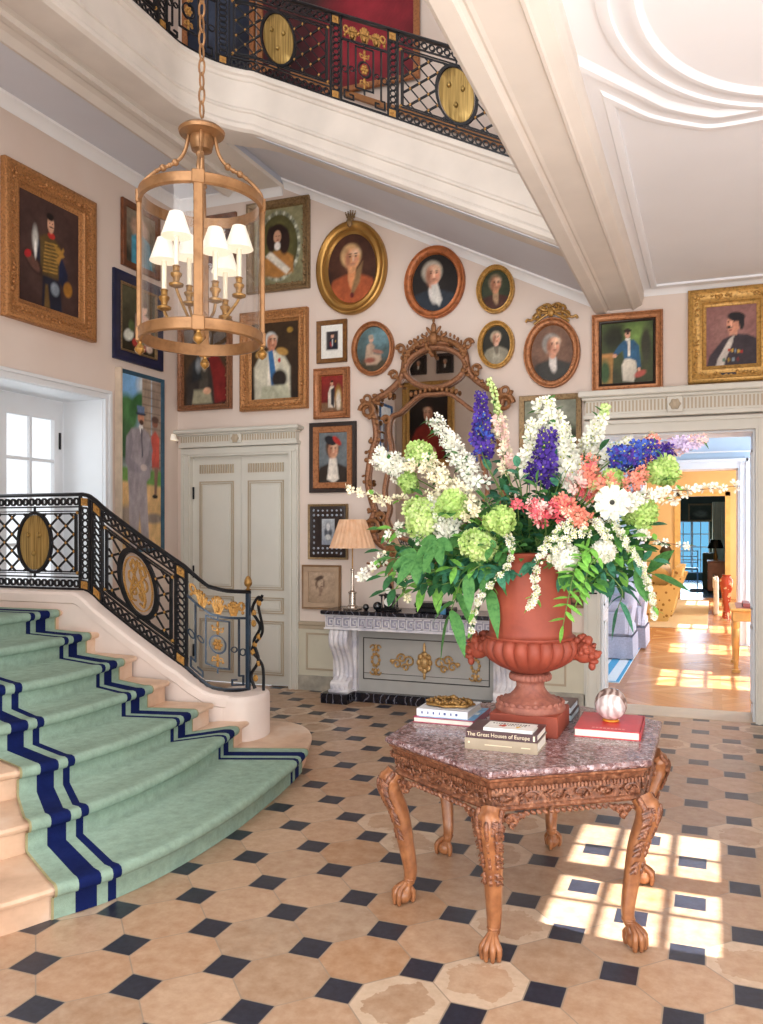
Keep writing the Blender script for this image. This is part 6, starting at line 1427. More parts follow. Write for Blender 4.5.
def foliage(name, label, pts, n=14, L=.09, W=.028, mat=LG, group=None, root=True, seg=4, droop=.25, pal=False):
    r = mk(name, label, group); full = (from_root(pts[0], .05)+list(pts[1:])) if root else list(pts); P, rs = stalk(full, .0045, .002); b = MB(); b.tube(P, rs, 6); b.build('stalk', STEM, r)
    m = MB(); N = len(P); i0 = 8 if root else 0
    if pal:    # palmate leaves
        for i in range(n):
            j = min(N-1, i0+int((N-1-i0)*(i+1)/n)); c = P[j]+Vector((fr.uniform(-.03, .03), fr.uniform(-.05, .02), fr.uniform(-.03, .03))); up = Vector((fr.uniform(-.3, .3), -.8, .5)).normalized(); o1 = up.orthogonal().normalized(); o2 = up.cross(o1)
            a0 = fr.uniform(0, 6.28)
            for q in range(5):
                a = a0+(q-2)*.75; leaf(m, c, o1*math.cos(a)+o2*math.sin(a), up, L*(1-.14*abs(q-2)), W, droop, 5)
    else:
        for i in range(n):
            x = i0+(N-1-i0)*(i+.5)/n; j = min(N-2, int(x)); p = P[j]; d = (P[j+1]-P[j]).normalized(); s = d.cross(Vector((0, -1, .3))).normalized()*(1 if i % 2 else -1)
            leaf(m, p, (d*.55+s+Vector((0, fr.uniform(-.5, .2), fr.uniform(-.2, .3)))).normalized(), Vector((0, -.5, 1)), L*fr.uniform(.7, 1.15), W*fr.uniform(.8, 1.2), droop, seg)
        leaf(m, P[-1], (P[-1]-P[-3]), Vector((0, -.5, 1)), L, W, droop, seg)
    m.build('leaves', mat, r); return r
# white spikes
spike('white_delphinium', 'tallest broad white delphinium spike, upper centre right of the bouquet', pt(566, 478, -.05), pt(543, 400, -.02), PW, .075, 190, .030, CENT, .5)
spike('white_delphinium', 'white delphinium leaning over the right side of the tallest one', pt(578, 492, -.10), pt(562, 425, -.05), PW, .05, 110, .028, CENT, .5)
spike('white_delphinium', 'narrow white delphinium between the two purple ones', pt(528, 480, -.10), pt(531, 422, -.05), PW, .045, 90, .026, CENT, .5)
spike('white_delphinium', 'white delphinium pointing up and right with lime buds at its tip', pt(572, 478, .05), pt(607, 405, .1), PW, .052, 120, .028, CENT, .35, buds=.82)
spike('white_delphinium', 'short white delphinium behind the blue one on the right', pt(602, 462, .0), pt(633, 440, .05), PW, .045, 70, .024, CENT, .6)
spike('white_lilac', 'thick white spike leaning left across the mirror', pt(478, 488, -.1), pt(432, 418, -.08), PW, .055, 170, .022, None, .5)
spike('white_lilac', 'white lilac head at the far left in front of the mirror frame', pt(405, 472, -.1), pt(376, 455, -.12), PW, .055, 120, .022, None, .7)
spike('white_lilac', 'creamy white cluster below the leaning spike, left of centre', pt(470, 512, -.2), pt(425, 458, -.18), PC, .055, 150, .022, None, .6)
spike('white_lilac', 'white frilly cluster beside the lime snowball, lower left', pt(452, 535, -.2), pt(428, 500, -.22), PW, .05, 90, .022, None, .7)
spike('foxglove', 'tall pale spike of lemon buds rising highest on the left of the bouquet', pt(500, 440, .0), pt(489, 378, .0), PC, .030, 60, .022, None, .5, buds=.35)
spike('stock_flower', 'blush and lemon spike right of the tall violet delphinium', pt(507, 475, -.08), pt(497, 415, -.05), PKL, .026, 70, .022, None, .7, mix=(PC, .5))
# purples
spike('purple_delphinium', 'violet delphinium, tall and on the left in front of the mirror', pt(483, 456, -.06), pt(481, 392, -.03), PP, .044, 130, .026, CENT, .35, mix=(PB, .25))
spike('purple_delphinium', 'violet delphinium in the middle below the white spikes', pt(541, 480, -.16), pt(549, 430, -.12), PP, .05, 120, .028, CENT, .6)
spike('blue_delphinium', 'bright blue and violet delphinium lying to the right', pt(612, 460, -.08), pt(655, 447, -.05), PB, .045, 120, .027, CENT, .7, mix=(PP, .35))
spike('purple_delphinium', 'dark violet spray behind the coral blossoms on the right', pt(630, 464, -.04), pt(672, 448, .0), PP, .036, 70, .024, None, .6)
# peach
for bx, by, tx, ty, d, lb, m_, mx_ in ((585, 497, 590, 455, -.20, 'peach stock flower curving up, right of centre', PK, (PR, .3)), (570, 512, 556, 500, -.26, 'peach and coral stock lying across the front middle', PK, (PR, .5)), (545, 520, 533, 502, -.27, 'blush and coral stock at the front middle, left of the peach one', PKL, (PR, .5)), (620, 492, 645, 470, -.12, 'small peach stock under the blue delphinium', PK, None), (640, 460, 655, 438, -.02, 'peach blossom head at the upper right edge beside the blue spike', PK, (PKL, .3)), (600, 492, 612, 478, -.24, 'peach and lime stock just above the anemone', PK, (PL, .5)), (580, 490, 571, 478, -.2, 'white and pink stock left of the curving peach one', PKL, (PW, .5))):
    spike('stock_flower', lb, pt(bx, by, d), pt(tx, ty, d+.03), m_, .042, 70, .021, None, .7, mix=mx_)
spike('stock_flower', 'small coral bud cluster near the centre of the bouquet', pt(518, 508, -.22), pt(515, 500, -.22), PR, .018, 16, .018, None, .7)
spike('stock_flower', 'peach blossoms along the front centre above the hanging white spray', pt(588, 522, -.27), pt(563, 506, -.27), PK, .032, 60, .02, None, .8, mix=(PC, .2))
spike('lilac_spray', 'pale pink and lilac spray reaching furthest up right over the opening', pt(668, 448, .05), pt(705, 440, .08), PLI, .036, 90, .022, None, .5, mix=(PKL, .5))
# balls
ball('snowball_flower', 'round lime green snowball at centre left', pt(451, 504, -.27), .065, PG, 150, .020)
ball('snowball_flower', 'lime green snowball above the long white branch, left', pt(421, 455, -.12), .065, PG, 130, .020, mix=(PL, .4))
ball('snowball_flower', 'pale lime snowball low on the left', pt(420, 517, -.22), .080, PL, 170, .021, mix=(PG, .3))
ball('snowball_flower', 'small lime snowball between white lilac and long branch, left', pt(409, 482, -.12), .045, PG, 80, .019)
ball('snowball_flower', 'lime snowball in front of the urn rim, left of it', pt(499, 520, -.28), .060, PG, 140, .020)
ball('snowball_flower', 'larger pale lime snowball hanging left of the urn neck', pt(477, 548, -.25), .075, PL, 170, .021, mix=(PG, .3), squash=1.2)
ball('snowball_flower', 'bright lime snowball at the right under the blue delphinium', pt(661, 470, -.02), .070, PG, 160, .021)
ball('snowball_flower', 'lime snowball right of the anemone', pt(640, 512, -.12), .065, PG, 140, .020)
ball('snowball_flower', 'small lime snowball between the peach blossoms', pt(612, 480, -.15), .045, PG, 80, .018)
ball('white_guelder_rose', 'white pompom in front of the urn shoulder, right', pt(565, 557, -.26), .056, PW, 130, .019)
ball('white_guelder_rose', 'smaller white pompom right of the larger one', pt(604, 551, -.22), .045, PW, 100, .018)
r = mk('white_anemone', 'large white anemone with a dark eye facing the room'); c = pt(612, 503, -.30); b = MB(); P, rs = stalk(from_root(c), .005, .003); b.tube(P, rs, 6); b.build('stalk', STEM, r)
b = MB(); nv = Vector((.15, -1, .15)).normalized()
for k_, (rr, cu) in enumerate(((.078, .18), (.072, .3), (.062, .45), (.05, .7))): floret(b, c+nv*(.004*k_), nv, rr, 9, cu, .62)
b.build('petals', PW, r, smooth=False); b = MB(); b.ell(c+nv*.014, .011, 10, 8); 
for k_ in range(16): a = k_*.393; o1 = nv.orthogonal().normalized(); o2 = nv.cross(o1); b.ell(c+nv*.016+(o1*math.cos(a)+o2*math.sin(a))*.017, .003, 5, 4)
b.build('flower_eye', CDK, r)
# white blossom branches
branch('blossom_branch', 'long thin branch of cream blossom reaching furthest left over the lamp', [pt(435, 500, -.2), pt(435, 500, -.2), pt(400, 500, -.2), pt(372, 495, -.18), pt(343, 488, -.16)], PC, 34, .020, 8, spread=.04)
branch('blossom_branch', 'cream blossom branch arching in front of the white lilac, upper left', [pt(470, 510, -.25), pt(470, 510, -.25), pt(440, 480, -.26), pt(405, 462, -.22)], PC, 30, .022, 8, spread=.05)
branch('blossom_branch', 'long bare branch of white blossom reaching furthest right', [pt(630, 500, -.2), pt(630, 500, -.2), pt(655, 492, -.12), pt(695, 490, -.05), pt(737, 486, .0)], PW, 34, .020, 6, spread=.035)
branch('blossom_branch', 'second white blossom branch right, just under the longest one', [pt(625, 505, -.25), pt(625, 505, -.25), pt(648, 498, -.2), pt(676, 500, -.15)], PW, 22, .022, 5, spread=.035)
branch('blossom_branch', 'thin drooping twig with white blossoms pointing right near the far doorway', [pt(640, 535, -.15), pt(640, 535, -.15), pt(665, 543, -.1), pt(696, 546, -.05)], PW, 16, .016, 4, spread=.02)
branch('blossom_branch', 'white blossom cluster with hanging buds, lower left beside the lamp', [pt(425, 535, -.2), pt(425, 535, -.2), pt(398, 528, -.2), pt(378, 560, -.18), pt(362, 578, -.16)], PW, 32, .022, 9, spread=.045)
branch('blossom_branch', 'green and white bud spray low on the left above the clock', [pt(420, 560, -.15), pt(420, 560, -.15), pt(402, 580, -.12), pt(408, 600, -.1)], PC, 18, .018, 10, spread=.03)
branch('blossom_branch', 'upright lime tipped blossom twig at the top right', [pt(596, 470, .05), pt(596, 470, .05), pt(625, 450, .1), pt(652, 434, .1)], PC, 18, .018, 8, spread=.02, bud=.5)
# cascading spirea
SPK = dict(cent=CENT, root=False, cluster=5, bud=.08, st=STEM)
branch('spirea_spray', 'cascade of small white clusters hanging down the middle of the urn', [pt(575, 520, -.28), pt(556, 535, -.32), pt(542, 552, -.32), pt(536, 575, -.30), pt(535, 597, -.28), pt(527, 609, -.27)], PW, 34, .017, 8, spread=.032, **SPK)
branch('spirea_spray', 'cascade of small white clusters hanging furthest down, left of the urn', [pt(505, 530, -.26), pt(512, 548, -.26), pt(505, 570, -.26), pt(484, 592, -.24), pt(474, 612, -.23), pt(470, 636, -.22)], PW, 34, .017, 8, spread=.026, **SPK)
branch('spirea_spray', 'long cascade of small white clusters hanging on the right beside the armchair', [pt(612, 520, -.2), pt(625, 540, -.2), pt(640, 565, -.16), pt(651, 592, -.14), pt(655, 620, -.12)], PW, 46, .015, 16, spread=.026, **SPK)
branch('spirea_spray', 'short white spray in front of the urn rim, right of the centre cascade', [pt(590, 530, -.28), pt(572, 535, -.3), pt(560, 545, -.3), pt(548, 560, -.3)], PW, 20, .016, 6, spread=.035, **SPK)
branch('spirea_spray', 'white spray just below the anemone on the right', [pt(595, 520, -.26), pt(603, 530, -.28), pt(610, 540, -.28)], PW, 16, .017, 4, spread=.032, **SPK)
# fern and leaves
foliage('fern_frond', 'light green fern frond hanging in front of the urn on the right', [pt(590, 548, -.25), pt(578, 562, -.30), pt(571, 585, -.30), pt(563, 626, -.27)], 26, .075, .014, LL, root=True, droop=.1)
foliage('fern_frond', 'second light green fern frond beside the first, nearer the mask handle', [pt(600, 552, -.22), pt(590, 565, -.27), pt(584, 585, -.27), pt(578, 600, -.25)], 18, .055, .012, LL, root=True, droop=.1)
foliage('large_leaf_spray', 'large glossy palmate leaves at the lower left of the bouquet', [pt(455, 548, -.25), pt(455, 548, -.25), pt(436, 545, -.30), pt(418, 552, -.28)], 3, .14, .034, LG, pal=True)
foliage('large_leaf_spray', 'pointed leaves hanging lowest on the left in front of the console', [pt(480, 565, -.22), pt(480, 565, -.22), pt(462, 580, -.24), pt(455, 600, -.22), pt(449, 616, -.2)], 9, .13, .034, LG, droop=.9)
foliage('large_leaf_spray', 'broad leaves hanging left of the urn behind the spirea', [pt(500, 560, -.15), pt(500, 560, -.15), pt(490, 585, -.16), pt(482, 600, -.15)], 8, .12, .034, LG, droop=.9)
foliage('large_leaf_spray', 'leafy spray hanging above the clock and the black boxes', [pt(450, 570, -.1), pt(450, 570, -.1), pt(430, 585, -.1), pt(412, 590, -.1)], 10, .11, .03, LL, droop=.6)
foliage('large_leaf_spray', 'big flat green leaves reaching right towards the far doorway', [pt(615, 565, -.1), pt(615, 565, -.1), pt(640, 570, -.1), pt(655, 575, -.08)], 5, .17, .042, LG, droop=.1)
foliage('large_leaf_spray', 'leaves hanging in front of the cased opening above the armchair', [pt(605, 570, -.12), pt(605, 570, -.12), pt(622, 590, -.12), pt(618, 608, -.1)], 9, .09, .018, LB, droop=.8)
spots = []
for i in range(46):
    a = fr.uniform(0, 2*PI); el = fr.uniform(-.35, 1.35); rr = fr.uniform(.22, .42)
    d = Vector((math.cos(a)*math.cos(el)*1.35, math.sin(a)*math.cos(el)*.85, math.sin(el)*.95)); spots.append((ROOT+d*rr+Vector((.0, 0, .03)), fr.choice((LD, LG, LD, LB, LG))))
for i in range(52):
    x = fr.uniform(378, 500); y = fr.uniform(525, 592)-(x-385)*.10; spots.append((pt(x, y, fr.uniform(-.28, .1)), fr.choice((LG, LD, LG, LL, LB))))
for i in range(30):
    x = fr.uniform(590, 655); y = fr.uniform(525, 590); spots.append((pt(x, y, fr.uniform(-.2, .1)), fr.choice((LG, LD, LL, LB))))
for i in range(34):
    x = fr.uniform(480, 600); y = fr.uniform(455, 530); spots.append((pt(x, y, fr.uniform(-.25, .1)), fr.choice((LD, LD, LG, LB))))
for p, m_ in spots:
    foliage('foliage_spray', 'green leafy filler sprig inside the urn bouquet', [ROOT.lerp(p, .5), ROOT.lerp(p, .6), p], 13, .075, .022, m_, group='leafy filler sprigs inside the bouquet')
for (x, y, d, m_) in ((470, 570, -.1, LD), (450, 585, -.05, LD), (430, 575, 0, LG), (600, 575, 0, LD), (625, 560, .0, LD), (595, 540, -.15, LD), (580, 535, -.2, LD), (520, 480, -.1, LD), (530, 495, -.15, LB), (505, 490, -.12, LD), (550, 490, -.12, LD), (465, 535, -.2, LD), (490, 470, -.05, LB), (600, 450, .0, LD), (640, 540, -.05, LG), (565, 540, -.2, LG), (485, 500, -.18, LG), (520, 540, -.2, LD), (440, 530, -.12, LD), (620, 530, -.16, LG), (590, 475, -.1, LG)):
    p = pt(x, y, d); foliage('foliage_spray', 'green leafy filler sprig inside the urn bouquet', [ROOT.lerp(p, .5), ROOT.lerp(p, .6), p], 14, .085, .026, m_, group='leafy filler sprigs inside the bouquet')
# ---------------------------------------------------------------- rooms beyond the opening
T0 = WY+.42
SAL = simple('salon_wall', 'BFD4E6', .6, 0, .02, 2); OCH = simple('ochre_wall', 'E2C28A', .6, 0, .05, 2); GRN = simple('dark_green_wall', '3C4434', .6, 0, .1, 3)
RX = 2.1; Y1, Y2, Y3 = 13.3, 22.2, 30.0
b = MB(); b.box((-4.6, T0-.42, -.1), (RX+.1, Y2, 0)); struct(b.build('floor_salon', parquet_mat(), smooth=False))
b = MB(); b.box((-1.1, WY-.02, -.05), (OPX1+.1, WY+.42, .004)); struct(b.build('trim_15', simple('threshold_stone', 'C8B49A', .4, 0, .06, 8), smooth=False))
t = NT('blue_tile_floor'); br = t.n('ShaderNodeTexBrick', offset=0.0, i_Scale=1.0); br.inputs['Color1'].default_value = (*hx('5A80A8'), 1); br.inputs['Color2'].default_value = (*hx('6A90B4'), 1); br.inputs['Mortar'].default_value = (*hx('3A4C60'), 1); br.inputs['Mortar Size'].default_value = .012; br.inputs['Brick Width'].default_value = .5; br.inputs['Row Height'].default_value = .5; t.put(br.inputs['Vector'], t.coord('Pos'))
t.set(Base_Color=br.outputs[0], Roughness=.15)
b = MB(); b.box((-2, Y2, -.1), (2, Y3, 0)); struct(b.build('floor_far_room', t.m, smooth=False))
b = MB(); b.box((-4.6, T0, 3.3), (RX+.1, Y2, 3.4)); b.box((-2, Y2, 3.3), (2, Y3, 3.4)); struct(b.build('ceiling_salon', CEIL, smooth=False))
def winwall(y0, y1, mat, name, wins):
    b = MB(); wall_with_holes(b, 'x', RX, RX+.1, y0, y1, 0, 3.3, [(a, c, .45, z) for a, c, z in wins]); struct(b.build(name, mat, smooth=False))
SW = [(9.45, 10.62, 2.79), (12.05, 13.1, 2.79)]
winwall(T0, Y1, SAL, 'wall_salon_right', SW)
winwall(Y1, Y2, OCH, 'wall_ochre_right', [(14.6, 15.7, 2.79), (17.6, 18.7, 2.79), (19.8, 20.9, 2.79)])
b = MB(); b.box((-4.7, T0, 0), (-4.6, Y1, 3.3)); struct(b.build('wall_salon_left', SAL, smooth=False))
b = MB(); b.box((-4.7, Y1, 0), (-4.6, Y2, 3.3)); struct(b.build('wall_ochre_left', OCH, smooth=False))
b = MB(); wall_with_holes(b, 'y', Y1-.1, Y1+.1, -4.6, RX, 0, 3.3, [(-1.0, .36, -1, 2.66)]); struct(b.build('wall_salon_end', SAL, smooth=False))
b = MB(); wall_with_holes(b, 'y', T0, T0+.02, -4.6, RX, 0, 3.3, [(-1.0, .36, -1, OPZ)]); struct(b.build('wall_salon_front', SAL, smooth=False))
b = MB(); wall_with_holes(b, 'y', Y1+.1, Y1+.12, -4.6, RX, 0, 3.3, [(-1.0, .36, -1, 2.66)]); struct(b.build('wall_ochre_front', OCH, smooth=False))
b = MB()
for x0, x1 in ((-1.16, -1.0), (.36, .52)):
    b.box((x0, Y1-.14, 0), (x1, Y1, 2.8)); b.box((x0+.03, Y1-.16, 0), (x0+.05, Y1, 2.8)); b.box((x1-.05, Y1-.17, 0), (x1-.02, Y1, 2.8))
b.box((-1.0, Y1-.14, 2.66), (.36, Y1, 2.8)); b.box((-1.16, Y1-.17, 2.76), (.52, Y1, 2.8)); b.box((-1.2, Y1-.16, 2.9), (.56, Y1-.1, 2.92)); b.box((-1.2, Y1-.16, 3.15), (.56, Y1-.1, 3.17)); b.box((.6, Y1-.13, .9), (.62, Y1-.1, 3.1)); b.box((.6, Y1-.13, .9), (1.9, Y1-.1, .92)); b.box((.6, Y1-.13, 3.08), (1.9, Y1-.1, 3.1))
struct(b.build('trim_16', JW, smooth=False))
b = MB(); b.box((-1.0, Y1-.1, 0), (-.98, Y1+.1, 2.66)); b.box((.34, Y1-.1, 0), (.36, Y1+.1, 2.66)); b.box((-1, Y1-.1, 2.64), (.36, Y1+.1, 2.66)); struct(b.build('trim_17', simple('pinkish_jamb', 'E2D0C0', .5), smooth=False))
b = MB(); wall_with_holes(b, 'y', Y2-.1, Y2+.1, -4.6, RX, 0, 3.3, [(-.78, .30, -1, 2.6)]); struct(b.build('wall_ochre_end', OCH, smooth=False))
b = MB()
for x0, x1 in ((-.92, -.78), (.30, .42)): b.box((x0, Y2-.14, 0), (x1, Y2-.08, 2.7))
b.box((-.92, Y2-.14, 2.6), (.42, Y2-.08, 2.7)); struct(b.build('trim_18', simple('ochre_trim', 'E0B870', .5), smooth=False))
b = MB(); wall_with_holes(b, 'y', Y3, Y3+.1, -2, 2, 0, 3.3, [(-1.25, -.1, .25, 2.05)]); b.box((-2.1, Y2+.1, 0), (-2, Y3, 3.3)); b.box((2, Y2+.1, 0), (2.1, Y3, 3.3)); struct(b.build('wall_far_room', GRN, smooth=False))
def french(nm, axis, c, u0, u1, z0, z1, rows, cols, n, glass=None):
    """casement window: frame, two leaves with glazing bars"""
    r = bpy.data.objects.new(nm, None); COL.objects.link(r); r['kind'] = 'structure'; r.location = (0, 0, 0)
    def bx(b, ua, ub, za, zb, t=.03):
        if axis == 'x': b.box((c+.03-t/2, ua, za), (c+.03+t/2, ub, zb))
        else: b.box((ua, c+.03-t/2, za), (ub, c+.03+t/2, zb))
    b = MB(); bx(b, u0, u0+.03, z0, z1, .06); bx(b, u1-.03, u1, z0, z1, .06); bx(b, u0, u1, z1-.03, z1, .06); bx(b, u0, u1, z0, z0+.03, .06); bx(b, (u0+u1)/2-.09 if n == 4 else (u0+u1)/2-.04, (u0+u1)/2+.09 if n == 4 else (u0+u1)/2+.04, z0, z1, .05); b.build('window_frame', JW, r, smooth=False)
    b = MB(); h = (z1-z0)/rows
    for k in range(1, rows): bx(b, u0, u1, z0+k*h-.016, z0+k*h+.016, .02)
    m = (u0+u1)/2
    for a, d in ((u0, m), (m, u1)):
        for k in range(1, cols): uu = a+(d-a)*k/cols; bx(b, uu-.016, uu+.016, z0, z1, .02)
    b.build('glazing_bars', JW, r, smooth=False)
    if glass:
        g = MB(); bx(g, u0, u1, z0, z1, .006); g.build('glass', glass, r, smooth=False)
    return r
french('window_2', 'x', HX1, 3.48, 4.86, 2.24, 3.10, 3, 2, 4)
n = 3
for a, c_, z in SW: french('window_%d' % n, 'x', RX, a, c_, .45, z, 8, 1, 2); n += 1
for a, c_ in ((14.6, 15.7), (17.6, 18.7), (19.8, 20.9)): french('window_%d' % n, 'x', RX, a, c_, .45, 2.79, 8, 1, 2); n += 1
t = NT('blue_tinted_glass'); tb = t.n('ShaderNodeBsdfTransparent'); tb.inputs[0].default_value = (.42, .70, .86, 1); t.t.links.new(tb.outputs[0], t.t.nodes['Material Output'].inputs[0])
french('window_8', 'y', Y3, -1.25, -.1, .25, 2.05, 4, 2, 2, t.m)
# blue and white rug
rg = thing('striped_rug', 'pale blue rug with a bright blue border stripe under the skirted armchair', 'rug', (-2.0, 10.9, 0), world=True)
b = MB(); b.box((-3.2, 9.42, .0), (-.985, 12.6, .012), .004); b.build('field', simple('rug_white', 'DCE4E8', .9, 0, .05, 20, .3, 200), rg)
b = MB()
for x0, x1 in ((-1.03, -.99),): b.box((x0, 9.43, .0125), (x1, 12.59, .0135))
b.box((-3.19, 9.43, .0125), (-1.03, 9.47, .0135)); b.box((-1.25, 9.62, .0125), (-1.15, 12.4, .0135)); b.box((-3.0, 9.62, .0125), (-1.25, 9.72, .0135)); b.build('border_stripe', simple('rug_blue', '4AA0CC', .9, 0, .05, 20), rg, smooth=False)
b = MB(); b.box((-3.6, 15.1, 0), (-.08, 21.3, .012), .004); b.build('x', OCH, None) if False else None
tag(b.build('cream_rug', simple('cream_rug', 'DCC8A4', .95, 0, .05, 20, .3, 200), loc=(-1.8, 16, 0)), 'plain cream rug on the parquet under the floral sofa', 'rug')
# skirted armchair
AX, AY = -1.30, 11.5
LIL = simple('lilac_sprigged_linen', 'BDBCCB', .9, 0, .12, 60)
ac = thing('skirted_armchair', 'lilac white skirted armchair on the blue bordered rug', 'armchair', (AX, AY, .012), world=True)
b = MB(); b.box((AX-.36, AY-.36, .30), (AX+.30, AY+.30, .46), .04); b.build('seat', LIL, ac)
b = MB(); b.box((AX-.30, AY-.34, .45), (AX+.22, AY+.22, .56), .05); b.build('seat_cushion', simple('blue_grey_cushion', 'A8B4C4', .9), ac)
b = MB(); rings = [];
for i in range(9):
    t_ = i/8; z = .40+.66*t_; k = .36*(1-.15*t_**2) if t_ < .85 else .30*(1-(t_-.85)*2.5); rings.append([(AX+.20+.10*t_+(.06 if j in (1, 2) else 0)*1, AY+(-k if j in (0, 1) else k), z) for j in range(4)])
b.loft(rings, cap=True); b.M = None; b.build('backrest', LIL, ac, sharp=80)
for s_ in (-1, 1):
    b = MB(); b.box((AX-.38, AY+s_*.33-.07, .30), (AX+.26, AY+s_*.33+.07, .66), .05); b.tube([(AX-.36, AY+s_*.34, .66), (AX+.25, AY+s_*.34, .72)], .075, 12); b.ell((AX+.24, AY+s_*.33, .86), (.10, .08, .2), 12, 8); b.build('armrest', LIL, ac)
b = MB(); n = 64; ring = []
for i in range(n):
    a = i/n*4; k = int(a); f = a-k; cs = [(-.37, -.41), (.31, -.41), (.31, .41), (-.37, .41)]; p0, p1 = cs[k], cs[(k+1) % 4]; x, y = p0[0]+(p1[0]-p0[0])*f, p0[1]+(p1[1]-p0[1])*f; w_ = .018*(1 if i % 4 < 2 else -.3); ring.append((x, y, w_))
b.loft([[(AX+x*(1+w_*q), AY+y*(1+w_*q), z) for x, y, w_ in ring] for z, q in ((.31, 0), (.2, .7), (.012+.012, 1.5))], cap=False); b.build('skirt', LIL, ac, sharp=20)
# second skirted chair just behind
ac2 = ac.copy(); COL.objects.link(ac2); ac2.location = (-1.22, 12.6, .012); ac2['label'] = 'second lilac skirted armchair, mostly behind the first'
for ch in list(ac.children): c_ = ch.copy(); COL.objects.link(c_); c_.parent = ac2
# floral sofa seen end on
FLO = NT('floral_linen'); vv = FLO.n('ShaderNodeTexVoronoi', i_Scale=11.0); FLO.put(vv.inputs['Vector'], FLO.coord('Pos'))
FLO.set(Base_Color=FLO.mix(FLO.mt('LESS_THAN', vv.outputs['Distance'], .28), hx('D8B878'), FLO.ramp(FLO.noise(6), [(.4, hx('8C6A30')), (.6, hx('A87844'))])), Roughness=.9); FLO = FLO.m
SX0, SX1, SY0, SY1 = -1.75, -.70, 16.0, 18.2
sf = thing('floral_sofa', 'yellow floral sofa seen end on beyond the second doorway', 'sofa', ((SX0+SX1)/2, (SY0+SY1)/2, .012), world=True)
b = MB(); b.box((SX0, SY0+.02, .013), (SX1-.08, SY1-.02, .42), .02); b.build('base', FLO, sf)
b = MB(); b.box((SX0, SY0+.2, .42), (SX1-.2, SY1-.2, .56), .05); b.build('seat_cushion', FLO, sf)
for y0 in (SY0, SY1-.22):
    b = MB(); b.loft([[(SX0, y, .013), (SX1-.10, y, .013), (SX1+.08, y, .5), (SX1+.22, y, .86), (SX1+.08, y, .88), (SX1-.12, y, .68), (SX0, y, .66)] for y in (y0, y0+.22)], cap=True); b.build('armrest', FLO, sf, sharp=25)
b = MB(); b.loft([[(SX1-.18, y, .1), (SX1-.02, y, .1), (SX1+.18, y, 1.02), (SX1+.04, y, 1.03)] for y in (SY0+.1, SY1-.1)], cap=True); b.build('backrest', FLO, sf, sharp=25)
for cy_, rr, col, lb in ((16.5, .22, 'C49A58', 'brown floral cushion on the sofa, nearer the doorway'), (17.1, .24, 'E8D8C0', 'cream cushion behind the brown one on the sofa')):
    b = MB(); b.ell((-1.0, cy_, .78+.10*(cy_ > 17)), (.24, .10, .22), 14, 10, Matrix.Rotation(-.35, 3, 'Y')); b.M = None
    tag(b.build('cushion', FLO if cy_ < 17 else simple('cream_cushion', col, .9), loc=(-1.0, cy_, .56)), lb, 'cushion')
# gilt writing table with red leather top
WT = simple('honey_gilt_wood', 'E0A858', .35, .1, .15, 12); RLE = simple('red_leather', 'A85A50', .4)
wt = thing('writing_table', 'honey coloured writing table with tapered legs at the right of the salon', 'table', (.85, 11.05, 0), world=True)
tx0, tx1, ty0, ty1 = .23, 1.5, 10.62, 11.5
b = MB(); b.box((tx0-.03, ty0-.03, .74), (tx1+.03, ty1+.03, .775), .008); b.build('tabletop', WT, wt)
b = MB(); b.box((tx0+.04, ty0+.04, .775), (tx1-.04, ty1-.04, .782), .002); o = b.build('leather_top', RLE, wt); o['label'] = 'red leather writing surface'
b = MB(); b.box((tx0, ty0, .62), (tx1, ty1, .74), .005); b.box((tx0-.006, ty0+.1, .65), (tx0, ty1-.1, .71)); b.build('apron', WT, wt)
for x in (tx0+.04, tx1-.04):
    for y in (ty0+.04, ty1-.04):
        b = MB(); b.lathe([(.045, .62), (.045, .55), (.035, .53), (.042, .5), (.038, .3), (.028, .12), (.03, .10), (.024, .08), (.026, .04), (.05, .03), (.05, .0)], (x, y, 0), 12); b.build('leg', WT, wt)
b = MB(); b.box((.35, 10.75, .785), (.95, 11.2, .83), .004); o = tag(b.build('leather_folder', RLE, loc=(.65, 11, .785)), 'red leather blotter lying on the writing table', 'blotter')
b = MB(); b.loft([[(.42, 10.8, .835), (.95, 10.8, .835), (.95, 11.25, 1.05), (.42, 11.25, 1.05)], [(.42, 10.8, .85), (.95, 10.8, .85), (.95, 11.25, 1.07), (.42, 11.25, 1.07)]], cap=True); tag(b.build('open_album', PAPER, loc=(.7, 11, .835), smooth=False), 'open white album propped on the writing table', 'album')
# stool-like chair tucked under the table
cw = simple('red_mahogany', '8A3A28', .3, 0, .2)
wc = thing('side_chair', 'mahogany side chair with pale seat at the writing table', 'chair', (.72, 10.57, 0), world=True)
b = MB(); b.box((.45, 10.39, .40), (.95, 10.87, .47), .02); o = b.build('seat', simple('pale_seat', 'D8D4D0', .8), wc)
b = MB(); b.box((.44, 10.38, .35), (.96, 10.88, .40), .01); b.build('seat_rail', cw, wc)
for x, y in ((.47, 10.41), (.93, 10.41), (.47, 10.85), (.93, 10.85)):
    b = MB(); b.tube(crom([(x, y, .36), (x-.02, y-.02, .25), (x, y, .12), (x-.02, y-.02, 0)], 4), .018, 8); b.build('leg', cw, wc)
b = MB()
for x in (.47, .93): b.tube([(x, 10.39, .40), (x, 10.33, .92)], .018, 8)
b.tube([(.46, 10.33, .92), (.94, 10.33, .92)], .03, 8); b.tube([(.47, 10.35, .65), (.93, 10.35, .65)], .018, 8); b.build('backrest', cw, wc)
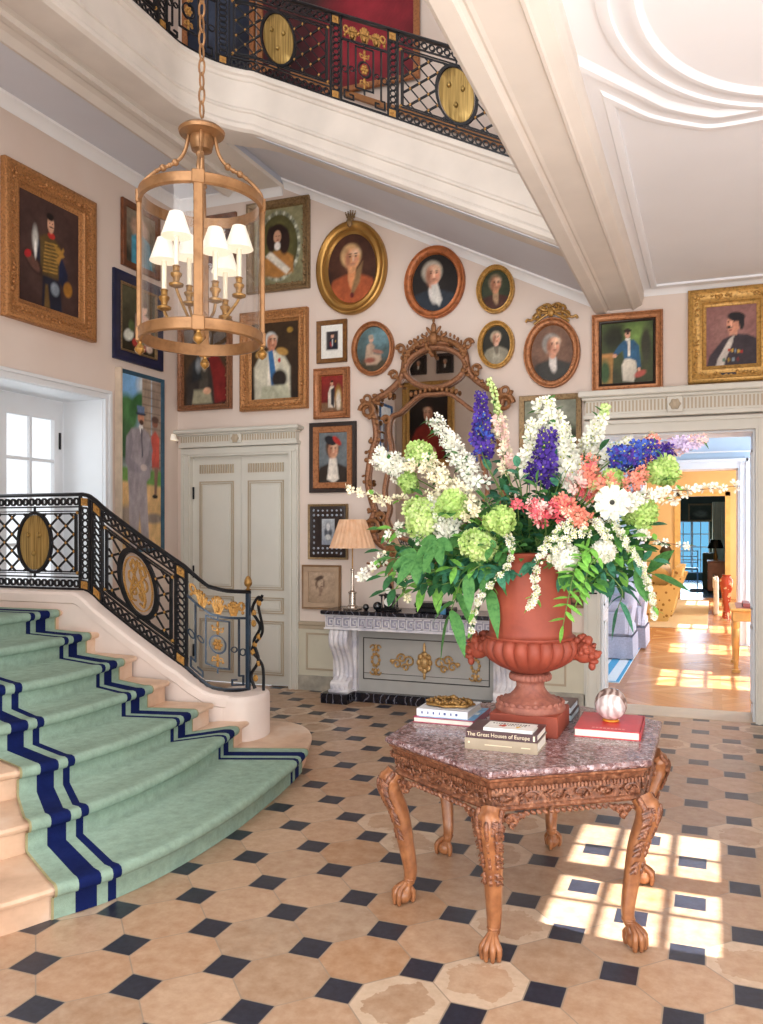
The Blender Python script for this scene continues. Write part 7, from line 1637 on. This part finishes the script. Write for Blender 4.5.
# red jar on stand, white draped bench, chest and lamp in the ochre room
q = onZ(730, 612, 0)
b = MB(); b.lathe([(.10, 0), (.08, .04), (.06, .25), (.09, .5), (.125, .68), (.12, .78), (.07, .84), (.085, .87)], (.25, 16.8, .0), 24)
t = NT('red_chinese_jar'); t.set(Base_Color=t.mix(t.mt('GREATER_THAN', t.noise(9, 2), .56), hx('B04834'), hx('D8C09C')), Roughness=.2); tag(b.build('tall_jar', t.m, loc=(.25, 16.8, 0)), 'tall red patterned jar standing by the ochre wall', 'jar')
b = MB(); b.box((.02, 17.6, .0), (.12, 19.2, .72), .03); b.box((.0, 17.7, .55), (.05, 18.6, .78), .03); tag(b.build('draped_bench', simple('white_drapery', 'E4DCD4', .9, 0, .1, 20), loc=(.06, 18.4, 0)), 'white draped console beside the tall red jar', 'bench')
cb = thing('wooden_chest', 'brown wooden chest in the dark green room', 'chest', (.15, 24.2, 0), world=True)
b = MB(); b.box((-.12, 23.6, .08), (.42, 24.9, .85), .01); b.box((-.14, 23.58, .85), (.44, 24.92, .89), .006); b.build('body', simple('chest_wood', '8A5230', .3, 0, .2, 6), cb)
b = MB()
for k in range(3): b.box((-.13, 23.66, .14+.24*k), (-.115, 24.84, .35+.24*k), .004)
b.build('drawer', simple('drawer_wood', '96603A', .3), cb)
bl_ = thing('black_shaded_lamp', 'small lamp with a black shade on the far chest', 'lamp', (.08, 24.0, .89), world=True)
b = MB(); b.lathe([(.09, 0), (.05, .03), (.06, .12), (.03, .25), (.015, .4)], (.08, 24, .89), 16); b.build('base', BRASSD, bl_)
b = MB(); b.lathe([(.22, .34), (.13, .58), (.12, .58), (.21, .34)], (.08, 24, .89), 20); b.build('lamp_shade', BLACK, bl_)
# painting over far window, curtains, door mat, garden chair, green cabinet
q0 = onY(688, 505, Y3-.1); q1 = onY(713, 520, Y3-.1)
r = thing('framed_painting', 'dark landscape painting hanging above the far blue window', 'painting', ((q0.x+q1.x)/2, Y3-.02, (q0.z+q1.z)/2)); b = MB(); fr_rect(b, q1.x-q0.x, q0.z-q1.z+.1, .06, 'plain'); b.build('frame', G_OLD, r); canvas('canvas', q1.x-q0.x-.1, q0.z-q1.z, [('bg', '2A2A20', '4A4A38'), ('e', .5, .4, .3, .2, '6A6A5A', .7, 0)], r, -.012)
b = MB()
for k in range(14): b.tube([(.02+.035*k, Y3-.25+.03*(k % 2), 0.1), (.02+.035*k, Y3-.25+.03*(k % 2), 2.7)], .028, 6)
tag(b.build('curtain', simple('cream_curtain', 'DDC9A0', .9, 0, .08, 5), loc=(.25, Y3-.25, .1)), 'cream curtain right of the far blue window', 'curtain')
b = MB()
for k in range(6): b.tube([(-1.5+.035*k, Y3-.25+.03*(k % 2), 0.1), (-1.5+.035*k, Y3-.25+.03*(k % 2), 2.7)], .028, 6)
tag(b.build('curtain', simple('cream_curtain', ''), loc=(-1.4, Y3-.25, .1)), 'cream curtain left of the far blue window', 'curtain')
b = MB(); b.box((-.62, 24.2, 0), (-.22, 25.4, .015), .004); tag(b.build('door_mat', simple('dark_mat', '2A3444', .9, 0, .1, 40), loc=(-.42, 24.8, 0)), 'dark door mat on the blue tiled floor', 'mat')
b = MB(); b.box((-.28, 25.6, 0), (.12, 26.8, 1.05), .02); tag(b.build('green_cabinet', simple('green_cabinet', '4A5A42', .5, 0, .1), loc=(-.1, 26.2, 0)), 'low dark green cabinet in the far room', 'cabinet')
gc = thing('white_chair', 'pale painted chair in front of the far window', 'chair', (-.75, 28.8, 0), world=True)
pw = simple('pale_blue_paint', 'B8CCDC', .5)
b = MB(); b.box((-1.05, 28.5, .42), (-.45, 29.1, .48), .01); b.build('seat', pw, gc)
b = MB()
for x in (-1.03, -.47): b.tube([(x, 29.08, .4), (x, 29.15, 1.05)], .02, 8)
for z in (.65, .85, 1.03): b.tube([(-1.03, 29.12, z), (-.47, 29.12, z)], .018, 8)
b.build('backrest', pw, gc)
for x in (-1.03, -.47):
    for y in (28.53, 29.07): b = MB(); b.tube([(x, y, 0), (x, y, .44)], .02, 8); b.build('leg', pw, gc)
# tall urn beside far doorway
b = MB(); b.lathe([(.10, 0), (.12, .03), (.05, .12), (.12, .3), (.16, .45), (.08, .6), (.10, .64)], (-1.1, 21.5, .75), 20); tag(b.build('dark_vase', simple('bronze_vase', '4A3A2A', .3, .3), loc=(-1.1, 21.5, .75)), 'dark bronze vase on the pedestal left of the far doorway', 'vase')
b = MB(); b.box((-1.28, 21.32, 0), (-.92, 21.68, .75), .01); tag(b.build('pedestal', simple('ochre_pedestal', 'C89A54', .5), loc=(-1.1, 21.5, 0)), 'square ochre pedestal left of the far doorway', 'pedestal')
# ---------------------------------------------------------------- light
def area(nm, loc, rot, sx, sy, pw, col=(1, 1, 1), spread=None):
    l = bpy.data.lights.new(nm, 'AREA'); l.shape = 'RECTANGLE'; l.size = sx; l.size_y = sy; l.energy = pw; l.color = col
    o = bpy.data.objects.new(nm, l); COL.objects.link(o); o.location = loc; o.rotation_euler = rot; return o
sun = bpy.data.lights.new('sun', 'SUN'); sun.energy = 24; sun.angle = math.radians(.5); sun.color = (1, .965, .92)
so = bpy.data.objects.new('sun', sun); COL.objects.link(so); so.rotation_euler = Vector((-1, 0, -1)).to_track_quat('-Z', 'Y').to_euler()
W = bpy.data.worlds.new('sky'); SC.world = W; W.use_nodes = True; bg = W.node_tree.nodes['Background']; bg.inputs[0].default_value = (.93, .96, 1, 1); bg.inputs[1].default_value = 1.3
for a, c_, z in SW: area('salon_window_daylight', (RX-.02, (a+c_)/2, 1.6), (0, PI/2, 0), 2.2, 1.1, 90, (.8, .9, 1))
for a in (15.1, 18.1, 20.3): area('ochre_window_daylight', (RX-.02, a, 1.6), (0, PI/2, 0), 2.2, 1.1, 80, (1, .92, .8))
area('far_window_daylight', (-.67, Y3-.05, 1.1), (-PI/2, 0, 0), 1.1, 1.8, 60, (.6, .8, 1))
# added fill lamps out of view, then the hall and stair windows
area('garden_door_daylight', (-.6, HY0-.2, 2.0), (PI/2, 0, 0), 4.5, 3.4, 200, (1, .97, .94))  # broad soft fill added behind the camera to light the hall
area('terrace_bounce_daylight', (.4, HY0-.1, .5), (PI*.5+.75, 0, 0), 3.6, 1.2, 95, (.90, .95, 1))  # uplight added out of view to brighten the ceiling and beam
area('window_bounce_daylight', (HX1-.03, .8, .6), (0, PI/2+.7, 0), 1.0, 3.2, 50, (.90, .95, 1))  # second added uplight, low by the right wall, also for the ceiling
area('landing_window_daylight', (-2.4, HY0-.2, 6.4), (PI/2, 0, 0), 5.0, 3.0, 230, (1, .98, .96))  # fill added high at the rear for the upper stairwell
area('hall_window_daylight', (HX1-.02, 1.2, 1.9), (0, PI/2, 0), 2.6, 2.4, 70, (1, .98, .96))
area('stair_window_daylight', (WX-DN+.12, (NY0+NY1)/2, 2.1), (0, -PI/2, 0), 1.6, 1.4, 7, (.85, .95, 1))
# ---------------------------------------------------------------- camera
cam = bpy.data.cameras.new('camera'); co = bpy.data.objects.new('camera', cam); COL.objects.link(co); SC.camera = co
co.location = (0, 0, CH); co.rotation_euler = (PI/2, 0, YAW)
cam.sensor_fit = 'VERTICAL'; cam.sensor_height = 24; cam.sensor_width = 24*763/1024; cam.lens = FP/1024*24
cam.shift_x = (381.5-CX)/1024; cam.shift_y = (HY-512)/1024; cam.clip_end = 200
SC.view_settings.view_transform = 'Standard'; SC.view_settings.look = 'None'; SC.view_settings.gamma = 1; SC.view_settings.use_curve_mapping = False; SC.view_settings.exposure = -0.1
for o in SC.objects:
    if '_w' in o: del o['_w']
    if o.parent is not None and o.name.split('.')[0] in ('blossoms', 'mixed_blossoms', 'buds', 'flower_eyes', 'leaves', 'flower_head'): o['kind'] = 'stuff'
